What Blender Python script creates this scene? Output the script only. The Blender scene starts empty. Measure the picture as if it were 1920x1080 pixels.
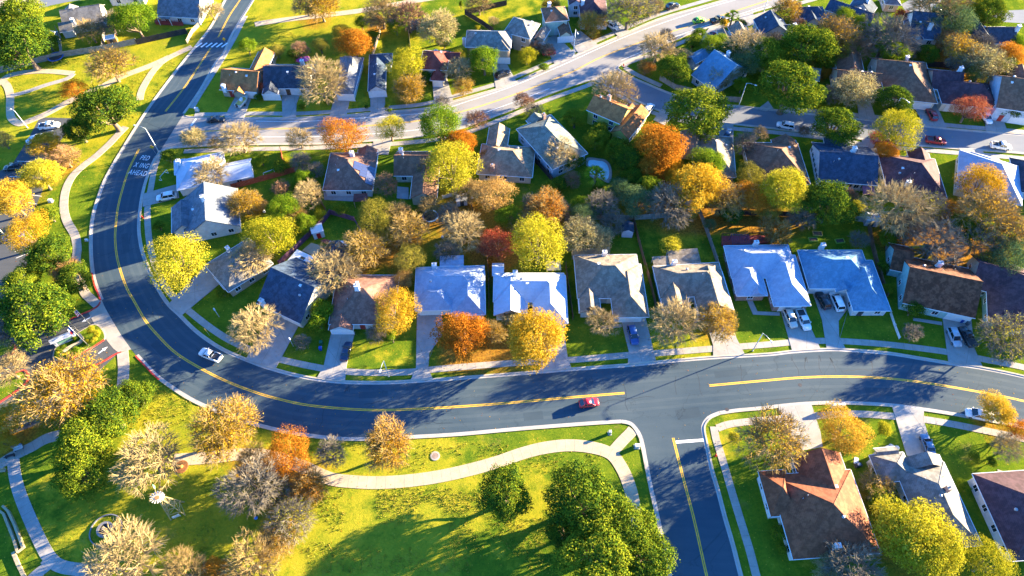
import bpy, bmesh, math, random
from mathutils import Vector, Matrix, noise
R = math.radians
SC = bpy.context.scene
COL = SC.collection
PI = math.pi

# ---------------------------------------------------------------- camera
CAM_H = 130.0
TILT = R(34.5)
FPX = 1281.0
cam_d = bpy.data.cameras.new('camera')
cam_d.sensor_width = 36.0
cam_d.lens = 36.0 * FPX / 1920.0
cam_d.clip_start = 1.0
cam_d.clip_end = 9000.0
cam = bpy.data.objects.new('camera', cam_d)
cam.location = (0, 0, CAM_H)
cam.rotation_euler = (TILT, 0, 0)
COL.objects.link(cam)
SC.camera = cam

# ---------------------------------------------------------------- sky, sun, exposure
SUN_EL = R(12.0)
SUN_AZ = R(22.0)          # from +X towards +Y
world = bpy.data.worlds.new('World')
SC.world = world
world.use_nodes = True
wn = world.node_tree
bg = wn.nodes['Background']
sky = wn.nodes.new('ShaderNodeTexSky')
sky.sky_type = 'NISHITA'
sky.sun_disc = False
sky.sun_elevation = SUN_EL
sky.sun_rotation = PI / 2 - SUN_AZ
sky.air_density = 1.0
sky.dust_density = 0.0
sky.ozone_density = 8.0
wn.links.new(sky.outputs[0], bg.inputs[0])
bg.inputs[1].default_value = 0.088
sun_d = bpy.data.lights.new('sun', 'SUN')
sun_d.energy = 5.0
sun_d.angle = R(0.5)
sun_d.color = (1.0, 0.80, 0.50)
sun = bpy.data.objects.new('sun', sun_d)
COL.objects.link(sun)
sun_dir = Vector((math.cos(SUN_EL) * math.cos(SUN_AZ), math.cos(SUN_EL) * math.sin(SUN_AZ), math.sin(SUN_EL)))
sun.rotation_euler = sun_dir.to_track_quat('Z', 'Y').to_euler()
sun.location = (150, 150, 200)
SC.view_settings.view_transform = 'Standard'
SC.view_settings.look = 'None'
SC.view_settings.exposure = 3.25
SC.view_settings.gamma = 1.0
SC.cycles.max_bounces = 5
SC.cycles.diffuse_bounces = 2
SC.cycles.transparent_max_bounces = 4
SC.cycles.sample_clamp_indirect = 4.0


def at(px, py, z=0.0):
    """a point of the photograph, at height z, as a place on the map"""
    nx = (px - 960) / FPX
    ny = (py - 540) / FPX
    d = Vector((nx, math.sin(TILT) - ny * math.cos(TILT), -math.cos(TILT) - ny * math.sin(TILT)))
    t = (z - CAM_H) / d.z
    return Vector((d.x * t, d.y * t, z))


def mpp(px, py, z=0.0):
    """metres per photograph pixel at that place"""
    p = at(px, py, z)
    return ((p.y * math.sin(TILT)) + (CAM_H - z) * math.cos(TILT)) / FPX


# ---------------------------------------------------------------- materials
MATS = {}


def newmat(name):
    m = bpy.data.materials.new(name)
    m.use_nodes = True
    nt = m.node_tree
    return m, nt, nt.nodes['Principled BSDF']


def N(nt, kind, **kw):
    n = nt.nodes.new(kind)
    for k, v in kw.items():
        if k in n.inputs:
            n.inputs[k].default_value = v
        else:
            setattr(n, k, v)
    return n


def ramp(nt, stops):
    n = nt.nodes.new('ShaderNodeValToRGB')
    e = n.color_ramp.elements
    while len(e) < len(stops):
        e.new(0.5)
    for i, (p, c) in enumerate(stops):
        e[i].position = p
        e[i].color = (*c, 1)
    return n


def mixc(nt, a, b, fac, mode='MIX'):
    n = nt.nodes.new('ShaderNodeMix')
    n.data_type = 'RGBA'
    n.blend_type = mode
    L = nt.links.new
    for sock, v in ((n.inputs[6], a), (n.inputs[7], b)):
        if isinstance(v, tuple):
            sock.default_value = (*v, 1)
        else:
            L(v, sock)
    if isinstance(fac, (int, float)):
        n.inputs[0].default_value = fac
    else:
        L(fac, n.inputs[0])
    return n.outputs[2]


def math_n(nt, op, a, b=0.0, clamp=False):
    n = nt.nodes.new('ShaderNodeMath')
    n.operation = op
    n.use_clamp = clamp
    for s, v in ((n.inputs[0], a), (n.inputs[1], b)):
        if isinstance(v, (int, float)):
            s.default_value = v
        else:
            nt.links.new(v, s)
    return n.outputs[0]


def noise_n(nt, vec, scale, detail=4, rough=0.6, dim='3D'):
    n = nt.nodes.new('ShaderNodeTexNoise')
    n.inputs['Scale'].default_value = scale
    n.inputs['Detail'].default_value = detail
    n.inputs['Roughness'].default_value = rough
    nt.links.new(vec, n.inputs['Vector'])
    return n.outputs[0]


def bump(nt, h, b, strength=0.3, dist=0.05):
    n = nt.nodes.new('ShaderNodeBump')
    n.inputs['Strength'].default_value = strength
    n.inputs['Distance'].default_value = dist
    nt.links.new(h, n.inputs['Height'])
    nt.links.new(n.outputs[0], b.inputs['Normal'])


def plain(name, c, rough=0.6, metal=0.0, var=0.25, scale=1.5, spec=0.3, coat=0.0):
    """a surface with slight mottling of its own colour"""
    key = 'plain_' + name
    if key in MATS:
        return MATS[key]
    m, nt, b = newmat(name)
    tc = N(nt, 'ShaderNodeTexCoord')
    nz = noise_n(nt, tc.outputs['Object'], scale)
    r = ramp(nt, [(0.3, tuple(x * (1 - var) for x in c)), (0.7, tuple(min(1, x * (1 + var * 0.6)) for x in c))])
    nt.links.new(nz, r.inputs[0])
    nt.links.new(r.outputs[0], b.inputs['Base Color'])
    b.inputs['Roughness'].default_value = rough
    b.inputs['Metallic'].default_value = metal
    b.inputs['Specular IOR Level'].default_value = spec
    b.inputs['Coat Weight'].default_value = coat
    MATS[key] = m
    return m


def glass_mat():
    if 'glass' in MATS:
        return MATS['glass']
    m, nt, b = newmat('window_glass')
    b.inputs['Base Color'].default_value = (0.02, 0.03, 0.04, 1)
    b.inputs['Roughness'].default_value = 0.06
    b.inputs['Specular IOR Level'].default_value = 0.8
    MATS['glass'] = m
    return m


def roof_mat(name, c, c2=None, streak=0.35, rough=0.85):
    """asphalt shingles: courses along the height, tabs, weather streaks"""
    key = 'roof_' + name
    if key in MATS:
        return MATS[key]
    m, nt, b = newmat('shingles_' + name)
    L = nt.links.new
    tc = N(nt, 'ShaderNodeTexCoord')
    o = tc.outputs['Object']
    sp = N(nt, 'ShaderNodeSeparateXYZ')
    L(o, sp.inputs[0])
    c2 = c2 or tuple(x * 0.55 for x in c)
    big = noise_n(nt, o, 0.35, 5, 0.65)
    mp = N(nt, 'ShaderNodeMapping')
    mp.inputs['Scale'].default_value = (1.6, 1.6, 7.0)
    L(o, mp.inputs[0])
    tabs = noise_n(nt, mp.outputs[0], 1.6, 3, 0.7)
    mp2 = N(nt, 'ShaderNodeMapping')
    mp2.inputs['Scale'].default_value = (1.3, 1.3, 0.12)
    L(o, mp2.inputs[0])
    st = noise_n(nt, mp2.outputs[0], 0.9, 3, 0.6)
    r1 = ramp(nt, [(0.28, c2), (0.72, c)])
    L(math_n(nt, 'ADD', math_n(nt, 'MULTIPLY', big, 0.5), math_n(nt, 'MULTIPLY', tabs, 0.5)), r1.inputs[0])
    r2 = ramp(nt, [(0.42, (1 - streak,) * 3), (0.6, (1, 1, 1))])
    L(st, r2.inputs[0])
    col = mixc(nt, r1.outputs[0], r2.outputs[0], 1.0, 'MULTIPLY')
    wv = math_n(nt, 'FRACT', math_n(nt, 'MULTIPLY', sp.outputs[2], 6.0))
    rw = ramp(nt, [(0.0, (0.62, 0.62, 0.62)), (0.22, (1, 1, 1))])
    L(wv, rw.inputs[0])
    col = mixc(nt, col, rw.outputs[0], 0.8, 'MULTIPLY')
    L(col, b.inputs['Base Color'])
    b.inputs['Roughness'].default_value = rough
    b.inputs['Specular IOR Level'].default_value = 0.15
    bump(nt, math_n(nt, 'ADD', wv, tabs), b, 0.12, 0.03)
    MATS[key] = m
    return m


def board_mat(name, c, vertical=False, pitch=6.0):
    """clapboards or pickets: fine dark joints along one direction"""
    key = 'board_' + name
    if key in MATS:
        return MATS[key]
    m, nt, b = newmat('boards_' + name)
    L = nt.links.new
    tc = N(nt, 'ShaderNodeTexCoord')
    sp = N(nt, 'ShaderNodeSeparateXYZ')
    L(tc.outputs['Object'], sp.inputs[0])
    f = math_n(nt, 'FRACT', math_n(nt, 'MULTIPLY', sp.outputs[2], pitch))
    rw = ramp(nt, [(0.0, (0.6, 0.6, 0.6)), (0.18, (1, 1, 1))])
    L(f, rw.inputs[0])
    nz = noise_n(nt, tc.outputs['Object'], 1.1)
    r = ramp(nt, [(0.3, tuple(x * 0.75 for x in c)), (0.7, c)])
    L(nz, r.inputs[0])
    L(mixc(nt, r.outputs[0], rw.outputs[0], 1.0, 'MULTIPLY'), b.inputs['Base Color'])
    b.inputs['Roughness'].default_value = 0.7
    MATS[key] = m
    return m


def brick_mat(name, c, mortar=(0.4, 0.37, 0.33)):
    key = 'brick_' + name
    if key in MATS:
        return MATS[key]
    m, nt, b = newmat('brick_' + name)
    L = nt.links.new
    tc = N(nt, 'ShaderNodeTexCoord')
    sp = N(nt, 'ShaderNodeSeparateXYZ')
    L(tc.outputs['Object'], sp.inputs[0])
    cb = N(nt, 'ShaderNodeCombineXYZ')
    L(math_n(nt, 'ADD', sp.outputs[0], sp.outputs[1]), cb.inputs[0])
    L(sp.outputs[2], cb.inputs[1])
    br = N(nt, 'ShaderNodeTexBrick')
    br.inputs['Scale'].default_value = 4.0
    br.inputs['Color1'].default_value = (*c, 1)
    br.inputs['Color2'].default_value = (*(x * 0.65 for x in c), 1)
    br.inputs['Mortar'].default_value = (*mortar, 1)
    L(cb.outputs[0], br.inputs['Vector'])
    L(br.outputs[0], b.inputs['Base Color'])
    b.inputs['Roughness'].default_value = 0.85
    MATS[key] = m
    return m


def asphalt_mat(name, dark, light, crack=0.5):
    key = 'asphalt_' + name
    if key in MATS:
        return MATS[key]
    m, nt, b = newmat('asphalt_' + name)
    L = nt.links.new
    tc = N(nt, 'ShaderNodeTexCoord')
    o = tc.outputs['Object']
    a = noise_n(nt, o, 0.06, 6, 0.6)
    f = noise_n(nt, o, 6.0, 3, 0.8)
    mp = N(nt, 'ShaderNodeMapping')
    mp.inputs['Scale'].default_value = (0.05, 0.6, 1)
    L(o, mp.inputs[0])
    s = noise_n(nt, mp.outputs[0], 1.0, 3, 0.6)
    t = math_n(nt, 'ADD', math_n(nt, 'MULTIPLY', a, 0.6), math_n(nt, 'MULTIPLY', s, 0.25))
    t = math_n(nt, 'ADD', t, math_n(nt, 'MULTIPLY', f, 0.25))
    r = ramp(nt, [(0.38, dark), (0.72, light)])
    L(t, r.inputs[0])
    # tar-sealed cracks
    vo = N(nt, 'ShaderNodeTexVoronoi')
    vo.feature = 'DISTANCE_TO_EDGE'
    vo.inputs['Scale'].default_value = 0.09
    wob = noise_n(nt, o, 0.5, 4, 0.6)
    wv = N(nt, 'ShaderNodeVectorMath', operation='ADD')
    sc = N(nt, 'ShaderNodeVectorMath', operation='SCALE')
    cx = N(nt, 'ShaderNodeCombineXYZ')
    L(wob, cx.inputs[0]); L(wob, cx.inputs[1])
    L(cx.outputs[0], sc.inputs[0]); sc.inputs['Scale'].default_value = 5.0
    L(o, wv.inputs[0]); L(sc.outputs[0], wv.inputs[1])
    L(wv.outputs[0], vo.inputs['Vector'])
    rc = ramp(nt, [(0.002, (1 - crack * 0.5,) * 3), (0.006, (1, 1, 1))])
    L(vo.outputs[0], rc.inputs[0])
    L(mixc(nt, r.outputs[0], rc.outputs[0], 1.0, 'MULTIPLY'), b.inputs['Base Color'])
    b.inputs['Roughness'].default_value = 0.9
    b.inputs['Specular IOR Level'].default_value = 0.2
    bump(nt, f, b, 0.25, 0.02)
    MATS[key] = m
    return m


def concrete_mat(name, c, joint=0.0):
    key = 'conc_' + name
    if key in MATS:
        return MATS[key]
    m, nt, b = newmat('concrete_' + name)
    L = nt.links.new
    tc = N(nt, 'ShaderNodeTexCoord')
    o = tc.outputs['Object']
    a = noise_n(nt, o, 0.45, 6, 0.7)
    f = noise_n(nt, o, 7.0, 2, 0.7)
    r = ramp(nt, [(0.3, tuple(x * 0.68 for x in c)), (0.7, tuple(min(1, x * 1.1) for x in c))])
    L(math_n(nt, 'ADD', math_n(nt, 'MULTIPLY', a, 0.75), math_n(nt, 'MULTIPLY', f, 0.25)), r.inputs[0])
    L(r.outputs[0], b.inputs['Base Color'])
    b.inputs['Roughness'].default_value = 0.85
    b.inputs['Specular IOR Level'].default_value = 0.2
    bump(nt, f, b, 0.2, 0.02)
    MATS[key] = m
    return m


LEAF_K = 0.80


def leaf_mat(name, cols, trans=0.35, gloss=0.0):
    """leaves: each leaf picks its own tint, the crown drifts between tints, light passes through"""
    key = 'leaf_' + name
    if key in MATS:
        return MATS[key]
    m = bpy.data.materials.new('leaves_' + name)
    m.use_nodes = True
    nt = m.node_tree
    nt.nodes.remove(nt.nodes['Principled BSDF'])
    L = nt.links.new
    out = nt.nodes['Material Output']
    geo = N(nt, 'ShaderNodeNewGeometry')
    tc = N(nt, 'ShaderNodeTexCoord')
    oi = N(nt, 'ShaderNodeObjectInfo')
    nz = noise_n(nt, tc.outputs['Object'], 1.6, 2, 0.5)
    t = math_n(nt, 'ADD', math_n(nt, 'MULTIPLY', geo.outputs['Random Per Island'], 0.55), math_n(nt, 'MULTIPLY', nz, 0.75))
    t = math_n(nt, 'ADD', t, math_n(nt, 'MULTIPLY', math_n(nt, 'SUBTRACT', oi.outputs['Random'], 0.5), 0.3))
    cols = [tuple(x * LEAF_K for x in c) for c in cols]
    n = len(cols)
    r = ramp(nt, [(0.22 + 0.72 * i / (n - 1), c) for i, c in enumerate(cols)])
    L(t, r.inputs[0])
    d = N(nt, 'ShaderNodeBsdfDiffuse')
    tr = N(nt, 'ShaderNodeBsdfTranslucent')
    L(r.outputs[0], d.inputs[0])
    L(r.outputs[0], tr.inputs[0])
    mx = N(nt, 'ShaderNodeMixShader')
    mx.inputs[0].default_value = trans
    L(d.outputs[0], mx.inputs[1]); L(tr.outputs[0], mx.inputs[2])
    L(mx.outputs[0], out.inputs[0])
    MATS[key] = m
    return m


# ---------------------------------------------------------------- mesh helper
class MB:
    def __init__(s):
        s.v = []; s.f = []; s.mi = []

    def poly(s, pts, mi=0):
        k = len(s.v)
        s.v += [tuple(p) for p in pts]
        s.f.append(tuple(range(k, k + len(pts))))
        s.mi.append(mi)

    def raw(s, verts, faces, mi=0):
        k = len(s.v)
        s.v += [tuple(p) for p in verts]
        for f in faces:
            s.f.append(tuple(i + k for i in f)); s.mi.append(mi)

    def box(s, c, d, rz=0.0, mi=0, taper=1.0):
        hx, hy, hz = d[0] / 2, d[1] / 2, d[2] / 2
        ca, sa = math.cos(rz), math.sin(rz)
        vs = []
        for z, t in ((-hz, 1.0), (hz, taper)):
            for x, y in ((-hx, -hy), (hx, -hy), (hx, hy), (-hx, hy)):
                x *= t; y *= t
                vs.append((c[0] + x * ca - y * sa, c[1] + x * sa + y * ca, c[2] + z))
        s.raw(vs, [(3, 2, 1, 0), (4, 5, 6, 7), (0, 1, 5, 4), (1, 2, 6, 5), (2, 3, 7, 6), (3, 0, 4, 7)], mi)

    def prism(s, poly, z0, z1, mi=0):
        n = len(poly)
        a = sum(poly[i][0] * poly[(i + 1) % n][1] - poly[(i + 1) % n][0] * poly[i][1] for i in range(n))
        if a < 0:
            poly = poly[::-1]
        vs = [(p[0], p[1], z0) for p in poly] + [(p[0], p[1], z1) for p in poly]
        fs = [tuple(range(n - 1, -1, -1)), tuple(range(n, 2 * n))]
        fs += [(i, (i + 1) % n, n + (i + 1) % n, n + i) for i in range(n)]
        s.raw(vs, fs, mi)

    def tube(s, p, q, r0, r1=None, n=6, mi=0, cap=True):
        r1 = r0 if r1 is None else r1
        p = Vector(p); q = Vector(q)
        d = (q - p)
        if d.length < 1e-6:
            return
        d.normalize()
        u = d.orthogonal().normalized()
        w = d.cross(u)
        vs = []
        for c, r in ((p, r0), (q, r1)):
            for i in range(n):
                a = 2 * PI * i / n
                vs.append(c + (u * math.cos(a) + w * math.sin(a)) * r)
        fs = [(i, (i + 1) % n, n + (i + 1) % n, n + i) for i in range(n)]
        if cap:
            fs += [tuple(range(n - 1, -1, -1)), tuple(range(n, 2 * n))]
        s.raw(vs, fs, mi)

    def path(s, pts, radii, n=6, mi=0):
        """one continuous tapering tube through points"""
        pts = [Vector(p) for p in pts]
        k = len(s.v)
        ref = None
        for i, p in enumerate(pts):
            d = (pts[min(i + 1, len(pts) - 1)] - pts[max(i - 1, 0)]).normalized()
            u = d.orthogonal().normalized() if ref is None else (ref - d * ref.dot(d)).normalized()
            ref = u
            w = d.cross(u)
            for j in range(n):
                a = 2 * PI * j / n
                s.v.append(tuple(p + (u * math.cos(a) + w * math.sin(a)) * radii[i]))
        for i in range(len(pts) - 1):
            for j in range(n):
                s.f.append((k + i * n + j, k + i * n + (j + 1) % n, k + (i + 1) * n + (j + 1) % n, k + (i + 1) * n + j)); s.mi.append(mi)
        s.f.append(tuple(k + n - 1 - j for j in range(n))); s.mi.append(mi)
        e = k + (len(pts) - 1) * n
        s.f.append(tuple(e + j for j in range(n))); s.mi.append(mi)

    def lathe(s, prof, c=(0, 0, 0), n=12, mi=0, cap=True):
        """profile of (radius, z) turned about the vertical through c"""
        k = len(s.v)
        for r, z in prof:
            for j in range(n):
                a = 2 * PI * j / n
                s.v.append((c[0] + r * math.cos(a), c[1] + r * math.sin(a), c[2] + z))
        for i in range(len(prof) - 1):
            for j in range(n):
                s.f.append((k + i * n + j, k + i * n + (j + 1) % n, k + (i + 1) * n + (j + 1) % n, k + (i + 1) * n + j)); s.mi.append(mi)
        if not cap or prof[0] == prof[-1]:
            return
        s.f.append(tuple(k + n - 1 - j for j in range(n))); s.mi.append(mi)
        e = k + (len(prof) - 1) * n
        s.f.append(tuple(e + j for j in range(n))); s.mi.append(mi)

    def mesh(s, name, mats, smooth=False):
        me = bpy.data.meshes.new(name)
        me.from_pydata(s.v, [], s.f)
        for m in (mats if isinstance(mats, (list, tuple)) else [mats]):
            me.materials.append(m)
        me.polygons.foreach_set('material_index', s.mi)
        if smooth:
            me.polygons.foreach_set('use_smooth', [True] * len(s.f))
        me.update()
        return me

    def build(s, name, mats, parent=None, smooth=False, loc=None, rz=0.0):
        o = bpy.data.objects.new(name, s.mesh(name, mats, smooth))
        COL.objects.link(o)
        if parent:
            o.parent = parent
        if loc is not None:
            o.location = loc
        o.rotation_euler.z = rz
        return o


def tag(o, label, cat, group=None):
    o['label'] = label; o['category'] = cat
    if group:
        o['group'] = group
    return o


def thing(name, label, cat, loc=(0, 0, 0), rz=0.0, group=None):
    o = bpy.data.objects.new(name, None)
    COL.objects.link(o)
    o.empty_display_size = 0.3
    o.location = loc
    o.rotation_euler = (0, 0, rz)
    return tag(o, label, cat, group)


def struct(name, mb, mats):
    o = mb.build(name, mats)
    o['kind'] = 'structure'
    return o


def put(me, name, parent, loc=(0, 0, 0), rz=0.0, mat=None):
    """a part made from a shared mesh"""
    o = bpy.data.objects.new(name, me)
    COL.objects.link(o)
    o.parent = parent
    o.location = loc
    o.rotation_euler.z = rz
    if mat is not None:
        o.material_slots[0].link = 'OBJECT'
        o.material_slots[0].material = mat
    return o


def catmull(pts, step=6):
    pts = [Vector(p) for p in pts]
    out = []
    for i in range(len(pts) - 1):
        p0 = pts[max(i - 1, 0)]; p1 = pts[i]; p2 = pts[i + 1]; p3 = pts[min(i + 2, len(pts) - 1)]
        for k in range(step):
            t = k / step
            out.append(0.5 * ((2 * p1) + (p2 - p0) * t + (2 * p0 - 5 * p1 + 4 * p2 - p3) * t * t + (3 * p1 - p0 - 3 * p2 + p3) * t ** 3))
    out.append(pts[-1])
    return out


def P(pts, z=0.0):
    return [at(x, y, z) for x, y in pts]


def offset_line(line, d):
    out = []
    for i, p in enumerate(line):
        t = (line[min(i + 1, len(line) - 1)] - line[max(i - 1, 0)])
        t.z = 0
        t.normalize()
        out.append(Vector((p.x - t.y * d, p.y + t.x * d, p.z)))
    return out


def ribbon(mb, line, d0, d1, z0, z1, mi=0):
    """a strip of solid section along a line, between side offsets d0 and d1 (positive = left of travel)"""
    a = offset_line(line, d0); b = offset_line(line, d1)
    if d0 < d1:
        a, b = b, a
    n = len(line)
    vs = []
    for i in range(n):
        vs += [(a[i].x, a[i].y, z0), (b[i].x, b[i].y, z0), (b[i].x, b[i].y, z1), (a[i].x, a[i].y, z1)]
    fs = []
    for i in range(n - 1):
        k = 4 * i
        for j in range(4):
            fs.append((k + j, k + 4 + j, k + 4 + (j + 1) % 4, k + (j + 1) % 4))
    fs += [(0, 1, 2, 3), (4 * n - 1, 4 * n - 2, 4 * n - 3, 4 * n - 4)]
    mb.raw(vs, [f[::-1] for f in fs], mi)
# ================================================================ THE SETTING
def ground_material():
    m, nt, b = newmat('lawn_grass')
    L = nt.links.new
    tc = N(nt, 'ShaderNodeTexCoord')
    o = tc.outputs['Object']
    big = noise_n(nt, o, 0.035, 5, 0.6)
    mid = noise_n(nt, o, 0.22, 5, 0.65)
    fine = noise_n(nt, o, 2.2, 4, 0.75)
    blade = noise_n(nt, o, 7.0, 2, 0.8)
    dry = N(nt, 'ShaderNodeAttribute', attribute_name='dry')
    lit = N(nt, 'ShaderNodeAttribute', attribute_name='litter')
    # mown stripes
    t = math_n(nt, 'ADD', math_n(nt, 'MULTIPLY', mid, 0.5), math_n(nt, 'ADD', math_n(nt, 'MULTIPLY', fine, 0.35), math_n(nt, 'MULTIPLY', blade, 0.15)))
    g = ramp(nt, [(0.30, (0.030, 0.066, 0.010)), (0.44, (0.070, 0.125, 0.010)), (0.56, (0.135, 0.180, 0.012)), (0.70, (0.25, 0.235, 0.03))])
    L(t, g.inputs[0])
    yl = ramp(nt, [(0.30, (0.07, 0.13, 0.010)), (0.43, (0.17, 0.20, 0.014)), (0.56, (0.30, 0.27, 0.018)), (0.68, (0.38, 0.29, 0.035)), (0.80, (0.44, 0.33, 0.09))])
    L(t, yl.inputs[0])
    df = math_n(nt, 'ADD', dry.outputs['Fac'], math_n(nt, 'ADD', math_n(nt, 'MULTIPLY', math_n(nt, 'SUBTRACT', big, 0.5), 1.4), math_n(nt, 'MULTIPLY', math_n(nt, 'SUBTRACT', mid, 0.5), 2.6)))
    dr = ramp(nt, [(0.30, (0, 0, 0)), (0.85, (1, 1, 1))])
    L(df, dr.inputs[0])
    col = mixc(nt, g.outputs[0], yl.outputs[0], dr.outputs[0])
    lc = ramp(nt, [(0.35, (0.10, 0.055, 0.015)), (0.5, (0.27, 0.13, 0.02)), (0.66, (0.42, 0.22, 0.03))])
    L(fine, lc.inputs[0])
    lf = math_n(nt, 'MULTIPLY', lit.outputs['Fac'], math_n(nt, 'ADD', math_n(nt, 'MULTIPLY', blade, 1.1), math_n(nt, 'MULTIPLY', mid, 0.9)))
    lr = ramp(nt, [(0.55, (0, 0, 0)), (0.95, (1, 1, 1))])
    L(lf, lr.inputs[0])
    col = mixc(nt, col, lc.outputs[0], lr.outputs[0])
    worn = ramp(nt, [(0.60, (0, 0, 0)), (0.72, (1, 1, 1))])
    L(noise_n(nt, o, 0.13, 6, 0.72), worn.inputs[0])
    col = mixc(nt, col, (0.23, 0.155, 0.05), math_n(nt, 'MULTIPLY', worn.outputs[0], 0.45))
    weed = ramp(nt, [(0.58, (0, 0, 0)), (0.66, (1, 1, 1))])
    L(noise_n(nt, o, 0.45, 6, 0.75), weed.inputs[0])
    col = mixc(nt, col, (0.045, 0.13, 0.010), math_n(nt, 'MULTIPLY', weed.outputs[0], 0.6))
    # stray fallen leaves anywhere
    vo = N(nt, 'ShaderNodeTexVoronoi')
    vo.inputs['Scale'].default_value = 1.1
    L(o, vo.inputs['Vector'])
    sp = ramp(nt, [(0.10, (1, 1, 1)), (0.14, (0, 0, 0))])
    L(vo.outputs[0], sp.inputs[0])
    col = mixc(nt, col, (0.45, 0.30, 0.04), math_n(nt, 'MULTIPLY', sp.outputs[0], 0.6))
    L(col, b.inputs['Base Color'])
    b.inputs['Roughness'].default_value = 1.0
    b.inputs['Specular IOR Level'].default_value = 0.0
    bump(nt, math_n(nt, 'ADD', fine, blade), b, 0.6, 0.12)
    return m


def axis(lo, hi, step):
    v = [lo + i * step for i in range(int((hi - lo) / step) + 1)]
    e = step
    a = v[0]; z = v[-1]
    left, right = [], []
    for k in range(22):
        e *= 1.35
        a -= e; z += e
        left.append(a); right.append(z)
    return left[::-1] + v + right


GX = axis(-230, 230, 1.8)
GY = axis(0, 300, 1.8)
gv = [(x, y, 0.0) for y in GY for x in GX]
nx_ = len(GX)
gf = [(j * nx_ + i, j * nx_ + i + 1, (j + 1) * nx_ + i + 1, (j + 1) * nx_ + i) for j in range(len(GY) - 1) for i in range(nx_ - 1)]
gme = bpy.data.meshes.new('ground')
gme.from_pydata(gv, [], gf)
gme.materials.append(ground_material())
ground = bpy.data.objects.new('ground', gme)
COL.objects.link(ground)
ground['kind'] = 'structure'

ROAD_D = asphalt_mat('dark', (0.026, 0.052, 0.076), (0.066, 0.094, 0.110))
ROAD_L = asphalt_mat('worn', (0.20, 0.195, 0.19), (0.285, 0.275, 0.26), 0.25)
ROAD_M = asphalt_mat('grey', (0.12, 0.14, 0.17), (0.19, 0.205, 0.225), 0.3)
LOT_M = asphalt_mat('lot', (0.045, 0.052, 0.06), (0.10, 0.105, 0.11))
CONC = concrete_mat('pale', (0.38, 0.34, 0.29))
CONC_D = concrete_mat('drive', (0.34, 0.325, 0.30))
CONC_T = concrete_mat('tan', (0.50, 0.39, 0.26))
KERB = concrete_mat('kerb', (0.46, 0.40, 0.32))
KERB_R = plain('kerb_red', (0.62, 0.05, 0.035), 0.7, var=0.35, scale=0.8)
YEL = plain('paint_yellow', (0.80, 0.44, 0.03), 0.7, var=0.22, scale=0.9)
WHT = plain('paint_white', (0.76, 0.76, 0.74), 0.7, var=0.25, scale=0.9)

W_EDGE = [(437, -25), (422, 0), (397, 47), (370, 83), (340, 120), (302, 170), (272, 212), (235, 270), (200, 330), (184, 370), (172, 415), (170, 470),
          (175, 520), (186, 552), (197, 577), (210, 600), (227, 628), (246, 655), (272, 684), (300, 711), (350, 745), (397, 768), (440, 785), (480, 797), (540, 811),
          (600, 820), (655, 824), (720, 823), (775, 820), (860, 815), (960, 806), (1060, 798), (1130, 793), (1165, 791)]
W_CORNER = [(1165, 791), (1182, 795), (1194, 808), (1201, 822)]
S_WEST = [(1201, 822), (1205, 840), (1211, 872), (1221, 922), (1231, 965), (1254, 1075), (1275, 1180)]
S_EAST = [(1418, 1180), (1390, 1080), (1375, 1022), (1360, 970), (1346, 917), (1335, 880), (1327, 842), (1321, 815)]
E_CORNER = [(1321, 815), (1320, 799), (1330, 784), (1350, 775)]
SE_EDGE = [(1350, 775), (1385, 770), (1430, 766), (1472, 761), (1522, 757), (1580, 756), (1665, 760), (1730, 768), (1810, 781), (1920, 802), (2060, 838)]
N_EDGE = [(2060, 742), (1920, 706), (1842, 690), (1795, 683), (1740, 674), (1665, 662), (1590, 656), (1550, 655), (1485, 659), (1440, 664), (1335, 670),
          (1230, 679), (1180, 684), (1070, 692), (960, 701), (855, 709), (780, 714), (717, 717), (647, 716), (597, 711), (555, 703), (517, 693), (480, 681),
          (425, 658), (390, 637), (362, 615), (337, 590), (317, 571), (300, 546), (284, 515), (271, 482), (264, 455), (261, 425), (264, 387), (271, 350), (282, 318), (292, 296)]
NW_EDGE = [(345, 213), (375, 170), (405, 118), (420, 100), (437, 62), (475, 0), (490, -25)]


def smooth_px(pts, step=5):
    return [(p.x, p.y) for p in catmull([(x, y, 0) for x, y in pts], step)]


w_edge = P(smooth_px(W_EDGE)); w_corner = P(smooth_px(W_CORNER)); s_west = P(smooth_px(S_WEST))
s_east = P(smooth_px(S_EAST)); e_corner = P(smooth_px(E_CORNER)); se_edge = P(smooth_px(SE_EDGE))
n_edge = P(smooth_px(N_EDGE)); nw_edge = P(smooth_px(NW_EDGE))
mb = MB()
mb.poly([Vector((p.x, p.y, 0.012)) for p in w_edge + w_corner[1:] + s_west[1:] + s_east + e_corner[1:] + se_edge[1:] + n_edge + nw_edge])
struct('main_road', mb, ROAD_D)

U_N = [(345, 213), (352, 219), (400, 221), (480, 221), (555, 221), (652, 216), (695, 212), (800, 203), (850, 190), (935, 166), (960, 157), (1047, 118), (1090, 99), (1152, 72), (1232, 37), (1317, 12), (1400, -12), (1480, -35)]
U_S = [(1560, -18), (1440, 15), (1400, 27), (1350, 44), (1285, 67), (1220, 95), (1168, 119)]
J_E = [(1168, 119), (1158, 126), (1163, 133), (1180, 143)]
V_N = [(1180, 143), (1210, 156), (1272, 180), (1360, 196), (1440, 205), (1505, 212), (1612, 223), (1775, 241), (1845, 247), (1920, 253), (2060, 268)]
V_S = [(2060, 303), (1920, 288), (1797, 279), (1685, 270), (1600, 259), (1522, 250), (1440, 240), (1335, 228), (1247, 211), (1200, 192), (1160, 172), (1130, 158)]
J_W = [(1130, 158), (1118, 151), (1106, 150)]
U_S2 = [(1106, 150), (1060, 165), (1005, 186), (960, 206), (900, 228), (858, 243), (800, 254), (700, 264), (600, 270), (480, 271), (400, 273), (340, 276), (310, 280), (292, 296)]
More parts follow.
